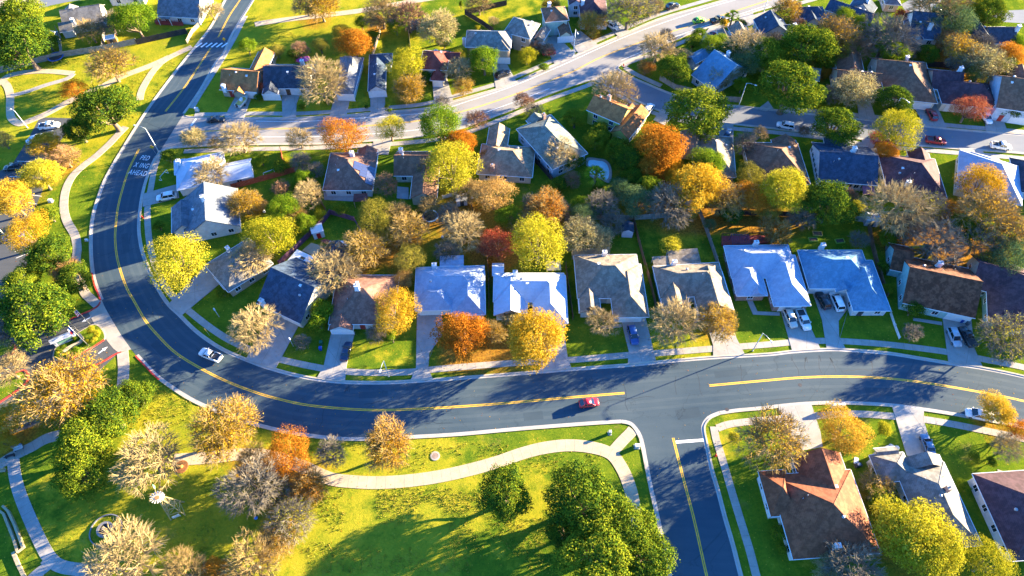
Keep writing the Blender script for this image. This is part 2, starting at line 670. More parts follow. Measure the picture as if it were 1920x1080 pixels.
u_n = P(smooth_px(U_N)); u_s = P(smooth_px(U_S)); j_e = P(smooth_px(J_E)); v_n = P(smooth_px(V_N)); v_s = P(smooth_px(V_S)); j_w = P(smooth_px(J_W)); u_s2 = P(smooth_px(U_S2))
mb = MB()
mb.poly([Vector((p.x, p.y, 0.008)) for p in u_n + u_s + j_e[1:] + P([(1130, 158)]) + j_w[1:] + u_s2[1:]])
struct('upper_street', mb, ROAD_L)
mb = MB()
mb.poly([Vector((p.x, p.y, 0.008)) for p in v_n + v_s])
struct('side_street', mb, ROAD_M)

# far streets along the top of the view
mb = MB()
mb.poly(P([(60, 22), (95, 10), (130, 3), (190, -6), (190, -20), (60, -8), (20, 5), (40, 25)], 0.008))
mb.poly(P([(1880, 20), (1925, 18), (2010, 16), (2010, 45), (1925, 44), (1880, 41), (1860, 30)], 0.008))
mb.poly(P([(1690, 8), (1720, -8), (1745, -20), (1790, -20), (1740, 24), (1700, 26)], 0.008))
struct('far_street', mb, ROAD_M)

# kerbs: a real step beside a flat gutter pan
GUT = concrete_mat('gutter', (0.40, 0.38, 0.35))


def kerb_run(lines, names, side=1):
    for line, mat_, nm in lines:
        m1 = MB()
        ribbon(m1, line, 0.0, side * 0.32, 0.0, 0.12)
        struct(nm, m1, mat_)
        m2 = MB()
        ribbon(m2, line, 0.0, -side * 0.5, 0.0, 0.018)
        struct('gutter', m2, GUT)


# lines run so that the kerb lies on the right of travel for the west edge -> side = -1
i0 = next(i for i, p in enumerate(smooth_px(W_EDGE)) if p[1] > 508)
i1 = next(i for i, p in enumerate(smooth_px(W_EDGE)) if p[1] > 560)
i2 = next(i for i, p in enumerate(smooth_px(W_EDGE)) if p[1] > 664)
i3 = next(i for i, p in enumerate(smooth_px(W_EDGE)) if p[1] > 708)
kerb_run([(w_edge[:i0 + 1], KERB, 'kerb'), (w_edge[i0:i1 + 1], KERB_R, 'red_kerb'), (w_edge[i2:i3 + 1], KERB_R, 'red_kerb'), (w_edge[i3:], KERB, 'kerb'),
          (w_corner, KERB, 'kerb'), (s_west, KERB, 'kerb'), (s_east, KERB, 'kerb'), (e_corner, KERB, 'kerb'), (se_edge, KERB, 'kerb'), (n_edge, KERB, 'kerb'), (nw_edge, KERB, 'kerb')], 0, -1)
kerb_run([(u_n[4:], KERB, 'kerb'), (v_n, KERB, 'kerb'), (j_e, KERB, 'kerb')], 0, 1)
kerb_run([(u_s, KERB, 'kerb')], 0, 1)
kerb_run([(v_s, KERB, 'kerb'), (u_s2, KERB, 'kerb'), (j_w, KERB, 'kerb')], 0, 1)

# ---- painted markings
def marking(pts, offs, mat_, w=0.16, z=0.019, gap=None):
    line = P(smooth_px(pts))
    m = MB()
    for o in offs:
        ribbon(m, line, o - w / 2, o + w / 2, z - 0.003, z)
    s = struct('road_marking', m, mat_)
    return s


DY = (-0.16, 0.16)
marking([(457, -12), (450, 0), (430, 30), (409, 70)], DY, YEL)
marking([(395, 90), (372, 125), (345, 165), (310, 209)], DY, YEL)
marking([(261, 279), (250, 300), (240, 322), (229, 357), (221, 390), (217, 425), (216, 450), (220, 485), (230, 520), (240, 545), (250, 562), (272, 600), (297, 630), (330, 662), (375, 690), (425, 715), (480, 736),
         (530, 750), (580, 760), (655, 767), (717, 769), (780, 767), (867, 762), (960, 755), (1060, 746), (1171, 737)], DY, YEL, 0.18)
marking([(1330, 723), (1440, 713), (1502, 708), (1570, 706), (1640, 708), (1715, 715), (1815, 731), (1920, 752), (2050, 785)], DY, YEL, 0.18)
marking([(1262, 821), (1282, 900), (1302, 977), (1325, 1080), (1350, 1180)], DY, YEL, 0.18)
marking([(1267, 829), (1320, 825)], (0.0,), WHT, 0.6)
marking([(345, 248), (480, 242), (605, 240), (700, 235), (780, 227), (855, 212), (910, 196), (960, 179), (997, 165), (1072, 135), (1130, 106), (1222, 72), (1335, 35), (1440, 1), (1520, -22)], DY, YEL)
marking([(480, 227), (555, 228), (652, 223), (800, 211), (880, 189), (960, 162), (1050, 124), (1180, 66), (1317, 18), (1400, -6)], (0.0,), WHT, 0.16)
marking([(350, 262), (480, 257), (600, 256), (700, 251), (800, 241), (870, 224), (960, 193), (1030, 166)], (0.0,), WHT, 0.16)
marking([(1165, 113), (1220, 90), (1290, 60), (1440, 9)], (0.0,), WHT, 0.16)
marking([(368, 222), (358, 236)], (0.0,), WHT, 0.5)
m = MB()
for i in range(6):
    x = 373 + i * 9.6
    p = at(x, 84.5, 0)
    ca = PI / 2 - 0.55
    m.box((p.x, p.y, 0.0165), (2.5, 0.55, 0.004), ca)
struct('road_marking', m, WHT)


def arrow(px0, py0, px1, py1):
    a = at(px0, py0); b = at(px1, py1)
    d = b - a; L_ = d.length; d.normalize()
    n = Vector((-d.y, d.x, 0))
    m = MB()
    h = min(1.6, L_ * 0.45)
    c = b - d * h
    pts = [a + n * 0.14, a - n * 0.14, c - n * 0.14, c - n * 0.45, b, c + n * 0.45, c + n * 0.14]
    m.prism([(q.x, q.y) for q in pts], 0.014, 0.019)
    struct('road_marking', m, WHT)


arrow(184, 663, 202, 650)
arrow(171, 594, 153, 604)
arrow(26, 757, 43, 746)


def road_words(txt, px, py, size, ang, stretch):
    cu = bpy.data.curves.new('words', 'FONT')
    cu.body = txt
    cu.align_x = 'CENTER'; cu.align_y = 'CENTER'
    cu.size = size
    cu.offset = 0.012
    cu.space_character = 1.15
    tmp = bpy.data.objects.new('words', cu)
    COL.objects.link(tmp)
    me = bpy.data.meshes.new_from_object(tmp.evaluated_get(bpy.context.evaluated_depsgraph_get()))
    bpy.data.objects.remove(tmp)
    me.materials.clear(); me.materials.append(plain('paint_worn', (0.62, 0.63, 0.64), 0.8, var=0.3, scale=2.5))
    o = bpy.data.objects.new('road_marking', me)
    COL.objects.link(o)
    p = at(px, py)
    o.location = (p.x, p.y, 0.021)
    o.rotation_euler.z = ang
    o.scale = (1.0, stretch, 1)
    o['kind'] = 'structure'


road_words('PED', 272, 296.5, 1.32, -0.16, 1.8)
road_words('X ING', 265.5, 310.5, 1.32, -0.16, 1.8)
road_words('AHEAD', 258.5, 324.5, 1.38, -0.16, 1.8)

# ---- worn wheel tracks, tar-sealed cracks and trench patches in the main road
CENTRE = [(450, 0), (430, 30), (405, 76), (372, 125), (345, 165), (310, 209), (280, 247), (261, 279), (240, 322), (229, 357), (221, 390), (217, 425), (216, 450), (220, 485), (230, 520), (250, 562), (272, 600), (297, 630), (330, 662), (375, 690), (425, 715), (480, 736),
          (530, 750), (580, 760), (655, 767), (717, 769), (780, 767), (867, 762), (960, 755), (1060, 746), (1171, 737), (1250, 730), (1330, 723), (1440, 713), (1502, 708), (1570, 706), (1640, 708), (1715, 715), (1815, 731), (1920, 752), (2050, 785)]
WEAR = asphalt_mat('wheel_worn', (0.032, 0.058, 0.080), (0.080, 0.108, 0.122))
SEAL = plain('tar_seal', (0.022, 0.034, 0.046), 0.6, var=0.3)
PATCH = asphalt_mat('patch', (0.024, 0.046, 0.067), (0.056, 0.081, 0.096))
cl = P(smooth_px(CENTRE))
for o in (-4.0, -2.3, 2.3, 4.0):
    m = MB()
    ribbon(m, cl, o - 0.32, o + 0.32, 0.008, 0.0136)
    struct('road_wheel_track', m, WEAR)
rr_ = random.Random(4)
m = MB()
for k in range(34):
    i = rr_.randrange(4, len(cl) - 6)
    d = (cl[i + 1] - cl[i]); d.z = 0; d.normalize()
    n = Vector((-d.y, d.x, 0))
    c = cl[i] + n * rr_.uniform(-5, 5)
    along = rr_.random() < 0.5
    pts = [c]
    for s in range(rr_.randint(3, 8)):
        c = c + (d if along else n) * rr_.uniform(0.7, 1.6) * (1 if along or (c - cl[i]).dot(n) < 4 else -1) + (n if along else d) * rr_.uniform(-0.45, 0.45)
        pts.append(c)
    ribbon(m, pts, -0.05, 0.05, 0.010, 0.0152)
struct('road_crack_seal', m, SEAL)
for k, (x, y, w_, l_) in enumerate([(1290, 775, 2.2, 5.0), (1370, 700, 1.6, 7.0), (1000, 780, 1.8, 4.0), (700, 740, 1.5, 6.0), (300, 655, 1.6, 5.0), (235, 455, 1.5, 6.0), (1650, 735, 2.0, 6.0), (1240, 690, 1.2, 8.0)]):
    p = at(x, y)
    i = min(range(len(cl) - 1), key=lambda j: (cl[j] - p).length)
    d = cl[i + 1] - cl[i]
    m = MB()
    m.box((p.x, p.y, 0.0125), (l_, w_, 0.0045), math.atan2(d.y, d.x) + (0.0 if k % 3 else 0.06))
    struct('road_patch', m, PATCH)

# ---- slabs of concrete: sidewalks, paths, driveways
SLAB_Z = [0.0]
JOINT = plain('slab_joint', (0.22, 0.205, 0.18), 0.95, var=0.3)


def slab_line(name, pts, w, mat_, z=0.06):
    m = MB()
    SLAB_Z[0] += 0.0011
    line = P(smooth_px(pts))
    top = z + SLAB_Z[0] % 0.02
    ribbon(m, line, -w / 2, w / 2, 0.0, top)
    acc = 0.0
    for a, b in zip(line[:-1], line[1:]):
        d = b - a; L_ = d.length
        if L_ < 1e-4:
            continue
        an = math.atan2(d.y, d.x)
        s = 1.8 - acc
        while s < L_:
            q = a + d * (s / L_)
            m.box((q.x, q.y, top), (0.055, w * 0.98, 0.006), an, 1)
            s += 1.8
        acc = (acc + L_) % 1.8
    return struct(name, m, [mat_, JOINT])


def slab_poly(name, pts, mat_, z=0.115):
    m = MB()
    SLAB_Z[0] += 0.0011
    w = P(pts)
    top = z + SLAB_Z[0] % 0.03
    m.prism([(p.x, p.y) for p in w], 0.0, top)
    if name == 'driveway':
        n = len(w)
        h = n // 2
        for (a, b) in (((w[0] + w[1]) / 2, (w[h] + w[(h + 1) % n]) / 2), ((w[1] + w[2]) / 2, (w[-1] + w[0]) / 2 if n == 4 else w[-2] * 0.5 + w[-1] * 0.5)):
            c = (a + b) / 2; d = b - a
            m.box((c.x, c.y, top), (d.length * 0.94, 0.07, 0.006), math.atan2(d.y, d.x), 1)
    return struct(name, m, [mat_, JOINT])


slab_line('sidewalk', [(302, 282), (290, 315), (283, 352), (277, 385), (277, 420), (281, 458), (290, 495), (305, 530), (325, 556), (347, 577), (375, 600), (405, 622), (437, 641), (480, 660), (525, 674), (600, 690), (652, 697), (720, 699), (775, 697),
                       (810, 693), (880, 687), (960, 681), (1070, 675), (1177, 666), (1235, 662), (1335, 654), (1387, 650), (1440, 646), (1485, 642), (1550, 639), (1600, 641), (1665, 646), (1740, 655), (1780, 661), (1840, 673), (1920, 689), (2040, 720)], 1.5, CONC)
slab_line('sidewalk', [(1345, 803), (1370, 795), (1420, 789), (1480, 784), (1525, 780), (1600, 776), (1680, 781), (1737, 787), (1810, 800), (1920, 823), (2030, 850)], 1.5, CONC)
slab_line('sidewalk', [(1338, 800), (1343, 825), (1350, 847), (1360, 880), (1370, 915), (1385, 965), (1405, 1030), (1418, 1080), (1440, 1160)], 1.5, CONC)
slab_line('sidewalk', [(365, 215), (430, 214), (480, 213), (560, 213), (652, 208), (700, 204), (790, 196), (850, 181), (940, 155), (960, 147), (1040, 112), (1085, 92), (1145, 65), (1225, 31), (1310, 5), (1390, -18)], 1.5, CONC_D)
slab_line('sidewalk', [(345, 284), (450, 280), (560, 278), (690, 273), (800, 264), (865, 252), (960, 216), (1020, 190), (1100, 161), (1110, 154)], 1.5, CONC)
slab_line('sidewalk', [(1170, 126), (1178, 118), (1225, 101), (1300, 71), (1370, 45), (1450, 20), (1530, -2)], 1.5, CONC)
slab_line('sidewalk', [(1172, 127), (1190, 138), (1215, 150), (1240, 161)], 1.6, CONC)
slab_line('sidewalk', [(1118, 158), (1160, 179), (1200, 200), (1245, 218), (1330, 236), (1440, 247), (1530, 257), (1640, 273), (1750, 283), (1860, 292), (1960, 301)], 1.5, CONC_D)
slab_line('sidewalk', [(1470, 203), (1620, 217), (1780, 235), (1860, 242), (1950, 250)], 1.5, CONC_D)
slab_line('sidewalk', [(460, 30), (440, 70), (420, 105), (395, 145), (370, 185), (360, 203)], 1.5, CONC_D)
slab_line('footpath', [(262, 188), (265, 172), (275, 152), (290, 130), (310, 112), (340, 97), (360, 88)], 2.0, CONC_T)
slab_line('footpath', [(196, 160), (230, 143), (262, 131), (290, 120), (318, 107)], 2.2, CONC_T)
slab_line('footpath', [(138, 138), (95, 134), (55, 135), (20, 141), (5, 150), (0, 155), (-25, 170)], 2.0, CONC_T)
slab_line('footpath', [(4, 151), (14, 162), (19, 180), (19, 205), (22, 222), (38, 232), (60, 225), (90, 212), (130, 190), (165, 174), (200, 158)], 2.1, CONC_T)
slab_line('footpath', [(20, 180), (50, 172), (85, 160), (125, 148), (138, 138)], 1.5, CONC_D)
slab_line('footpath', [(236, 238), (222, 252), (205, 270), (180, 293), (155, 312), (135, 332), (123, 358), (120, 390), (126, 415), (140, 440), (145, 465), (143, 490), (148, 520), (158, 547), (172, 562), (183, 572)], 2.0, CONC)
slab_line('footpath', [(230, 660), (232, 690), (230, 720), (226, 745), (210, 775), (170, 805), (95, 820), (60, 838), (20, 858), (-30, 890)], 2.3, CONC)
slab_line('footpath', [(25, 862), (28, 890), (37, 925), (55, 970), (78, 1020), (95, 1048), (115, 1062), (150, 1068), (200, 1070)], 2.2, CONC_D)
slab_line('footpath', [(100, 1052), (80, 1068), (60, 1085), (40, 1110)], 2.0, CONC_D)
slab_line('footpath', [(95, 1050), (85, 1062)], 2.4, CONC_D)
slab_line('footpath', [(325, 862), (365, 860), (405, 857), (450, 852), (500, 855), (560, 872), (600, 890), (625, 899), (660, 903), (705, 905), (760, 902), (820, 894), (880, 881), (930, 867), (980, 850), (1020, 840), (1065, 835), (1110, 839), (1145, 851), (1165, 876), (1178, 905), (1186, 935), (1192, 970), (1200, 1010)], 2.5, CONC_T)
slab_line('footpath', [(1150, 846), (1166, 828), (1180, 814), (1187, 806)], 2.2, CONC_T)
slab_line('footpath', [(478, 46), (500, 42), (560, 34), (640, 25), (690, 18), (760, 5), (820, -5)], 2.4, CONC_T)
DRIVES = [
    [(268, 364), (332, 346), (336, 371), (268, 388)],
    [(315, 572), (345, 540), (384, 500), (415, 530), (392, 549), (340, 592)],
    [(460, 676), (517, 691), (562, 607), (522, 588), (505, 596)],
    [(595, 708), (647, 714), (650, 685), (666, 622), (622, 620), (607, 687)],
    [(770, 713), (811, 710), (803, 690), (805, 662), (832, 625), (828, 585), (782, 586), (780, 690)],
    [(1012, 695), (1071, 690), (1064, 668), (1055, 603), (1010, 604), (1022, 668)],
    [(1177, 683), (1230, 678), (1211, 598), (1165, 602), (1179, 660)],
    [(1337, 669), (1396, 664), (1381, 635), (1362, 580), (1318, 584), (1337, 648)],
    [(1485, 658), (1538, 654), (1521, 617), (1508, 572), (1462, 576)],
    [(1550, 655), (1586, 655), (1573, 632), (1572, 602), (1591, 577), (1600, 545), (1520, 540), (1541, 600)],
    [(1778, 680), (1843, 690), (1826, 652), (1820, 592), (1766, 588)],
    [(1458, 763), (1521, 758), (1538, 810), (1542, 838), (1505, 845), (1478, 810)],
    [(1672, 761), (1732, 769), (1731, 788), (1752, 852), (1700, 855)],
    [(530, 220), (555, 221), (556, 195), (570, 160), (528, 165)],
    [(618, 218), (650, 215), (660, 168), (630, 170)],
    [(695, 212), (722, 210), (722, 162), (694, 164)],
    [(815, 201), (850, 190), (838, 146), (810, 150)],
    [(930, 167), (968, 153), (945, 110), (920, 116)],
    [(1040, 121), (1080, 103), (1042, 66), (1015, 75)],
    [(1085, 101), (1122, 85), (1088, 58), (1060, 68)],
    [(1160, 70), (1182, 60), (1155, 38), (1135, 44)],
    [(420, 222), (457, 222), (473, 180), (445, 175)],
    [(1607, 190), (1630, 186), (1643, 227), (1610, 223)],
    [(1712, 198), (1755, 196), (1775, 241), (1733, 236)],
    [(1845, 206), (1872, 203), (1890, 250), (1848, 246)],
    [(1625, 300), (1650, 300), (1640, 265), (1615, 261)],
    [(1825, 320), (1860, 320), (1842, 283), (1797, 278)],
    [(1225, 225), (1245, 235), (1268, 215), (1240, 205)],
    [(1350, 262), (1375, 265), (1375, 232), (1345, 229)],
    [(1310, 85), (1345, 80), (1360, 45), (1330, 52), (1320, 66)],
    [(1390, 52), (1420, 45), (1410, 22), (1385, 31)],
    [(700, 290), (728, 290), (735, 262), (700, 264)],
    [(1420, 205), (1440, 190), (1450, 204), (1436, 209)],
]
for d in DRIVES:
    slab_poly('driveway', d, CONC_D)
slab_poly('driveway', [(-25, 30), (78, 8), (70, -8), (-30, -8)], CONC_T, 0.05)
slab_poly('walkway', [(1165, 607), (1130, 612), (1130, 618), (1166, 613)], CONC_D, 0.08)
slab_poly('walkway', [(1318, 592), (1300, 600), (1303, 606), (1322, 599)], CONC_D, 0.08)
slab_poly('walkway', [(1400, 563), (1412, 590), (1462, 592), (1462, 586), (1420, 584), (1410, 562)], CONC_D, 0.08)
slab_poly('walkway', [(1766, 604), (1712, 596), (1712, 601), (1766, 610)], CONC_D, 0.08)
slab_poly('walkway', [(1870, 880), (1920, 897), (1920, 905), (1888, 900), (1884, 915), (1872, 905)], CONC, 0.08)

# ---- parking lot and entrance of the estate on the left
m = MB()
m.poly(P([(140, 222), (75, 220), (50, 265), (25, 305), (-40, 345), (-60, 800), (-40, 830), (10, 818), (60, 800), (110, 770), (150, 730), (190, 692), (222, 662), (227, 628), (205, 590), (195, 574), (165, 586), (110, 607), (55, 600), (60, 560), (45, 530), (55, 470), (45, 440), (70, 380), (85, 345), (75, 320), (90, 290), (115, 262)], 0.006))
struct('parking_lot', m, LOT_M)
m = MB()
m.poly(P([(186, 553), (186, 568), (172, 583), (166, 586), (176, 606), (190, 617), (200, 638), (212, 653), (222, 661), (246, 655), (227, 628), (210, 600), (197, 577)], 0.024))
struct('entrance_apron', m, CONC)
for pts in ([(187, 566), (183, 573), (172, 580), (150, 590), (128, 600), (112, 607)], [(228, 659), (215, 664), (195, 676), (175, 686)], [(24, 645), (28, 652), (22, 662), (8, 668), (-20, 678)], [(30, 700), (46, 696), (52, 708), (44, 722), (20, 740), (-10, 760)]):
    m = MB()
    ribbon(m, P(smooth_px(pts)), 0.0, 0.32, 0.0, 0.14)
    struct('red_kerb', m, KERB_R)
for (a, b) in [((32, 302), (60, 303)), ((18, 331), (40, 332)), ((2, 360), (30, 361)), ((82, 243), (100, 245)), ((50, 364), (78, 368)), ((45, 378), (70, 383)), ((28, 472), (58, 460)), ((30, 484), (60, 472)), ((25, 517), (38, 514)), ((0, 543), (25, 538))]:
    m = MB()
    ribbon(m, P([a, b]), -0.07, 0.07, 0.006, 0.012)
    struct('parking_line', m, WHT)
m = MB()
m.poly(P([(-30, 648), (0, 637), (14, 633), (24, 640), (27, 650), (20, 660), (0, 668), (-30, 680)], 0.02))
m.poly(P([(-30, 740), (5, 712), (25, 700), (42, 697), (50, 708), (43, 720), (20, 738), (-10, 758), (-30, 765)], 0.02))
struct('planted_island', m, gme.materials[0])
# ================================================================ HOUSES
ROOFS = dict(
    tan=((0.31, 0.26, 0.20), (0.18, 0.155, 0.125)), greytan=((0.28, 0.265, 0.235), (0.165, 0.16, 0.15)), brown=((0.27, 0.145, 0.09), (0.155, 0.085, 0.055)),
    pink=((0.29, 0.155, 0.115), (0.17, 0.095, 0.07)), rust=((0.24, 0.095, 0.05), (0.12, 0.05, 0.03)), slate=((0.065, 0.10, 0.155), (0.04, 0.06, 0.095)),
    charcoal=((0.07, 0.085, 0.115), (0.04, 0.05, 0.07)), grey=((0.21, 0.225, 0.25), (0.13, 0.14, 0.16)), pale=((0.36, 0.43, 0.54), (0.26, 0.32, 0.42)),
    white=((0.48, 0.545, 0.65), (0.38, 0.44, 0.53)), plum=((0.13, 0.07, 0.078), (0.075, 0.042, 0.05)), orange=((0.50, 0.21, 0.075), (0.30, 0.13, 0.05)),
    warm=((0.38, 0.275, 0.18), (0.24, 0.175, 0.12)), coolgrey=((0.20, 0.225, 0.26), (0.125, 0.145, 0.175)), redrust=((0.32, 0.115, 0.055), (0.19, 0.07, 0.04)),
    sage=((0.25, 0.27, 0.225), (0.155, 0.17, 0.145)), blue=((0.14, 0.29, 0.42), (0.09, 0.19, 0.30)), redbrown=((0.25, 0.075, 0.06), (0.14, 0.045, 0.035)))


def wallm(k):
    return {'white': lambda: board_mat('white', (0.66, 0.66, 0.65)), 'cream': lambda: board_mat('cream', (0.60, 0.54, 0.42)), 'blue': lambda: board_mat('blue', (0.42, 0.52, 0.62)),
            'tan': lambda: brick_mat('tan', (0.45, 0.34, 0.22)), 'brick': lambda: brick_mat('red', (0.34, 0.15, 0.10)), 'grey': lambda: board_mat('grey', (0.42, 0.44, 0.46)),
            'green': lambda: board_mat('green', (0.50, 0.56, 0.14)), 'teal': lambda: board_mat('teal', (0.30, 0.50, 0.48)), 'mint': lambda: board_mat('mint', (0.50, 0.58, 0.46)),
            'pinkish': lambda: brick_mat('pinkish', (0.50, 0.36, 0.30))}[k]()


TRIM = plain('trim_white', (0.70, 0.70, 0.69), 0.55, var=0.1)
TRIM_D = plain('trim_brown', (0.16, 0.11, 0.08), 0.6, var=0.15)
GLASS = glass_mat()
DOORM = [plain('door_' + n, c, 0.5, var=0.1) for n, c in (('red', (0.30, 0.04, 0.03)), ('brown', (0.14, 0.07, 0.035)), ('dark', (0.05, 0.06, 0.07)), ('white', (0.6, 0.6, 0.58)))]
METAL = plain('galvanised', (0.42, 0.43, 0.45), 0.4, 0.7, var=0.15)
DARK = plain('dark_metal', (0.05, 0.05, 0.055), 0.5, 0.3, var=0.2)


def frame_mesh():
    m = MB()
    w, h, t = 1.25, 1.25, 0.09
    for x in (-w / 2, w / 2):
        m.box((x, 0, 0), (t, 0.09, h + t))
    for z in (-h / 2, h / 2):
        m.box((0, 0, z), (w - t, 0.085, t))
    m.box((0, 0, 0), (0.05, 0.075, h - t))
    m.box((0, -0.02, -h / 2 - 0.07), (w + 0.25, 0.14, 0.06))
    return m.mesh('window_frame', TRIM)


def pane_mesh():
    m = MB()
    m.box((0, 0.01, 0), (1.16, 0.03, 1.16))
    return m.mesh('window_pane', GLASS)


def garage_mesh(w):
    m = MB()
    m.box((0, 0, 1.06), (w, 0.07, 2.12))
    for r in range(4):
        for c in range(int(w / 0.6)):
            m.box((-w / 2 + (c + 0.5) * w / int(w / 0.6), -0.042, 0.28 + r * 0.52), (w / int(w / 0.6) - 0.09, 0.018, 0.42))
    for x in (-w / 2 - 0.06, w / 2 + 0.06):
        m.box((x, -0.01, 1.1), (0.11, 0.1, 2.2))
    m.box((0, -0.01, 2.18), (w + 0.23, 0.1, 0.12))
    return m.mesh('garage_door', TRIM)


def door_mesh():
    m = MB()
    m.box((0, 0, 1.02), (0.95, 0.07, 2.04))
    for x in (-0.21, 0.21):
        for z, h in ((0.5, 0.7), (1.45, 0.8)):
            m.box((x, -0.045, z), (0.3, 0.02, h))
    for x in (-0.53, 0.53):
        m.box((x, -0.01, 1.06), (0.1, 0.1, 2.12))
    m.box((0, -0.01, 2.11), (1.16, 0.1, 0.1))
    return m.mesh('front_door', DOORM[1])


def handle_mesh():
    m = MB()
    m.tube((0.36, -0.03, 1.0), (0.36, -0.10, 1.0), 0.025, n=6)
    m.tube((0.36, -0.10, 1.0), (0.24, -0.10, 1.0), 0.022, n=6)
    return m.mesh('door_handle', METAL)


FR_ME, PA_ME, DO_ME, HA_ME = frame_mesh(), pane_mesh(), door_mesh(), handle_mesh()
GA_ME = {2: garage_mesh(4.8), 1: garage_mesh(2.6)}


def vent_mesh(kind):
    m = MB()
    if kind == 0:
        m.lathe([(0.06, -0.3), (0.06, 0.45), (0.085, 0.45), (0.085, 0.52), (0.0, 0.53)], n=8)
        return m.mesh('vent_pipe', METAL)
    if kind == 1:
        m.lathe([(0.16, -0.3), (0.16, 0.2), (0.30, 0.25), (0.33, 0.36), (0.26, 0.50), (0.12, 0.57), (0.0, 0.58)], n=12)
        return m.mesh('turbine_vent', METAL)
    m.box((0, 0, 0.02), (0.5, 0.5, 0.3)); m.box((0, 0, 0.2), (0.62, 0.62, 0.06))
    return m.mesh('box_vent', TRIM)


VENT_ME = [vent_mesh(0), vent_mesh(1), vent_mesh(2)]
OH = 0.45
HOUSES = {}
rng_h = random.Random(7)


def wing_roof(mb, wl, x0, x1, y0, y1, typ, e, p, i):
    """a closed shingled roof over a rectangle, and the gable walls beneath it; returns a height function"""
    w, d = x1 - x0, y1 - y0
    t = 0.20
    if typ == 'S':
        hi = e + 0.35
        mb.raw([(x0, y0, e), (x1, y0, e), (x1, y1, hi), (x0, y1, hi), (x0, y0, e - 0.14), (x1, y0, e - 0.14), (x1, y1, hi - 0.14), (x0, y1, hi - 0.14)],
               [(0, 1, 2, 3), (7, 6, 5, 4), (0, 4, 5, 1), (1, 5, 6, 2), (2, 6, 7, 3), (3, 7, 4, 0)])
        return lambda x, y: e + 0.35 * (y - y0) / d
    if typ == 'H':
        typ = 'HX' if w >= d else 'HY'
    if typ in ('HX', 'X'):
        h = p * d / 2
        ins = d / 2 if typ == 'HX' else 0.0
        ins = min(ins, w / 2 - 0.01)
        ym = (y0 + y1) / 2
        A, B = (x0 + ins, ym, e + h), (x1 - ins, ym, e + h)
        f = lambda x, y: e + h - abs(y - ym) * p if typ == 'X' else e + max(0, min(h, p * min(y - y0, y1 - y, x - x0, x1 - x)))
    else:
        h = p * w / 2
        ins = w / 2 if typ == 'HY' else 0.0
        ins = min(ins, d / 2 - 0.01)
        xm = (x0 + x1) / 2
        A, B = (xm, y0 + ins, e + h), (xm, y1 - ins, e + h)
        f = lambda x, y: e + h - abs(x - xm) * p if typ == 'Y' else e + max(0, min(h, p * min(y - y0, y1 - y, x - x0, x1 - x)))
    c = [(x0, y0, e), (x1, y0, e), (x1, y1, e), (x0, y1, e)]
    lo = [(a, b, z - t) for a, b, z in c]
    vs = c + [A, B] + lo
    if typ in ('HX', 'X'):
        fs = [(0, 1, 5, 4), (2, 3, 4, 5), (1, 2, 5), (3, 0, 4)]
    else:
        fs = [(1, 2, 5, 4), (3, 0, 4, 5), (0, 1, 4), (2, 3, 5)]
    if typ in ('X', 'Y'):
        # open gable ends: the roof is a folded slab with its own underside
        fs = fs[:2]
        A2, B2 = (A[0], A[1], A[2] - t), (B[0], B[1], B[2] - t)
        vs = vs + [A2, B2]
        if typ == 'X':
            fs += [(7, 6, 10, 11), (9, 8, 11, 10), (0, 6, 7, 1), (2, 8, 9, 3), (0, 4, 10, 6), (4, 3, 9, 10), (1, 7, 11, 5), (5, 11, 8, 2)]
        else:
            fs += [(8, 7, 10, 11), (6, 9, 11, 10), (1, 7, 8, 2), (3, 9, 6, 0), (0, 6, 10, 4), (4, 10, 7, 1), (3, 5, 11, 9), (5, 2, 8, 11)]
        o2 = OH
        if typ == 'X':
            for xx in (x0 + o2, x1 - o2):
                for s in (0.0, 0.12):
                    xs = xx + (s if xx < (x0 + x1) / 2 else -s)
                    wl.poly([(xs, y0 + o2, e - 0.25), (xs, y1 - o2, e - 0.25), (xs, y1 - o2, e + o2 * p - 0.22), (xs, ym, e + h - 0.22), (xs, y0 + o2, e + o2 * p - 0.22)])
        else:
            for yy in (y0 + o2, y1 - o2):
                for s in (0.0, 0.12):
                    ys = yy + (s if yy < (y0 + y1) / 2 else -s)
                    wl.poly([(x0 + o2, ys, e - 0.25), (x1 - o2, ys, e - 0.25), (x1 - o2, ys, e + o2 * p - 0.22), (xm, ys, e + h - 0.22), (x0 + o2, ys, e + o2 * p - 0.22)])
    else:
        fs += [(9, 8, 7, 6), (0, 6, 7, 1), (1, 7, 8, 2), (2, 8, 9, 3), (3, 9, 6, 0)]
    mb.raw(vs, fs)
    # ridge and hip caps
    mb.path([(A[0], A[1], A[2] + 0.01), (B[0], B[1], B[2] + 0.01)], [0.10, 0.10], 5)
    if typ == 'HX':
        for q, r in ((c[0], A), (c[3], A), (c[1], B), (c[2], B)):
            mb.path([q, r], [0.08, 0.08], 4)
    elif typ == 'HY':
        for q, r in ((c[0], A), (c[1], A), (c[2], B), (c[3], B)):
            mb.path([q, r], [0.08, 0.08], 4)
    return f


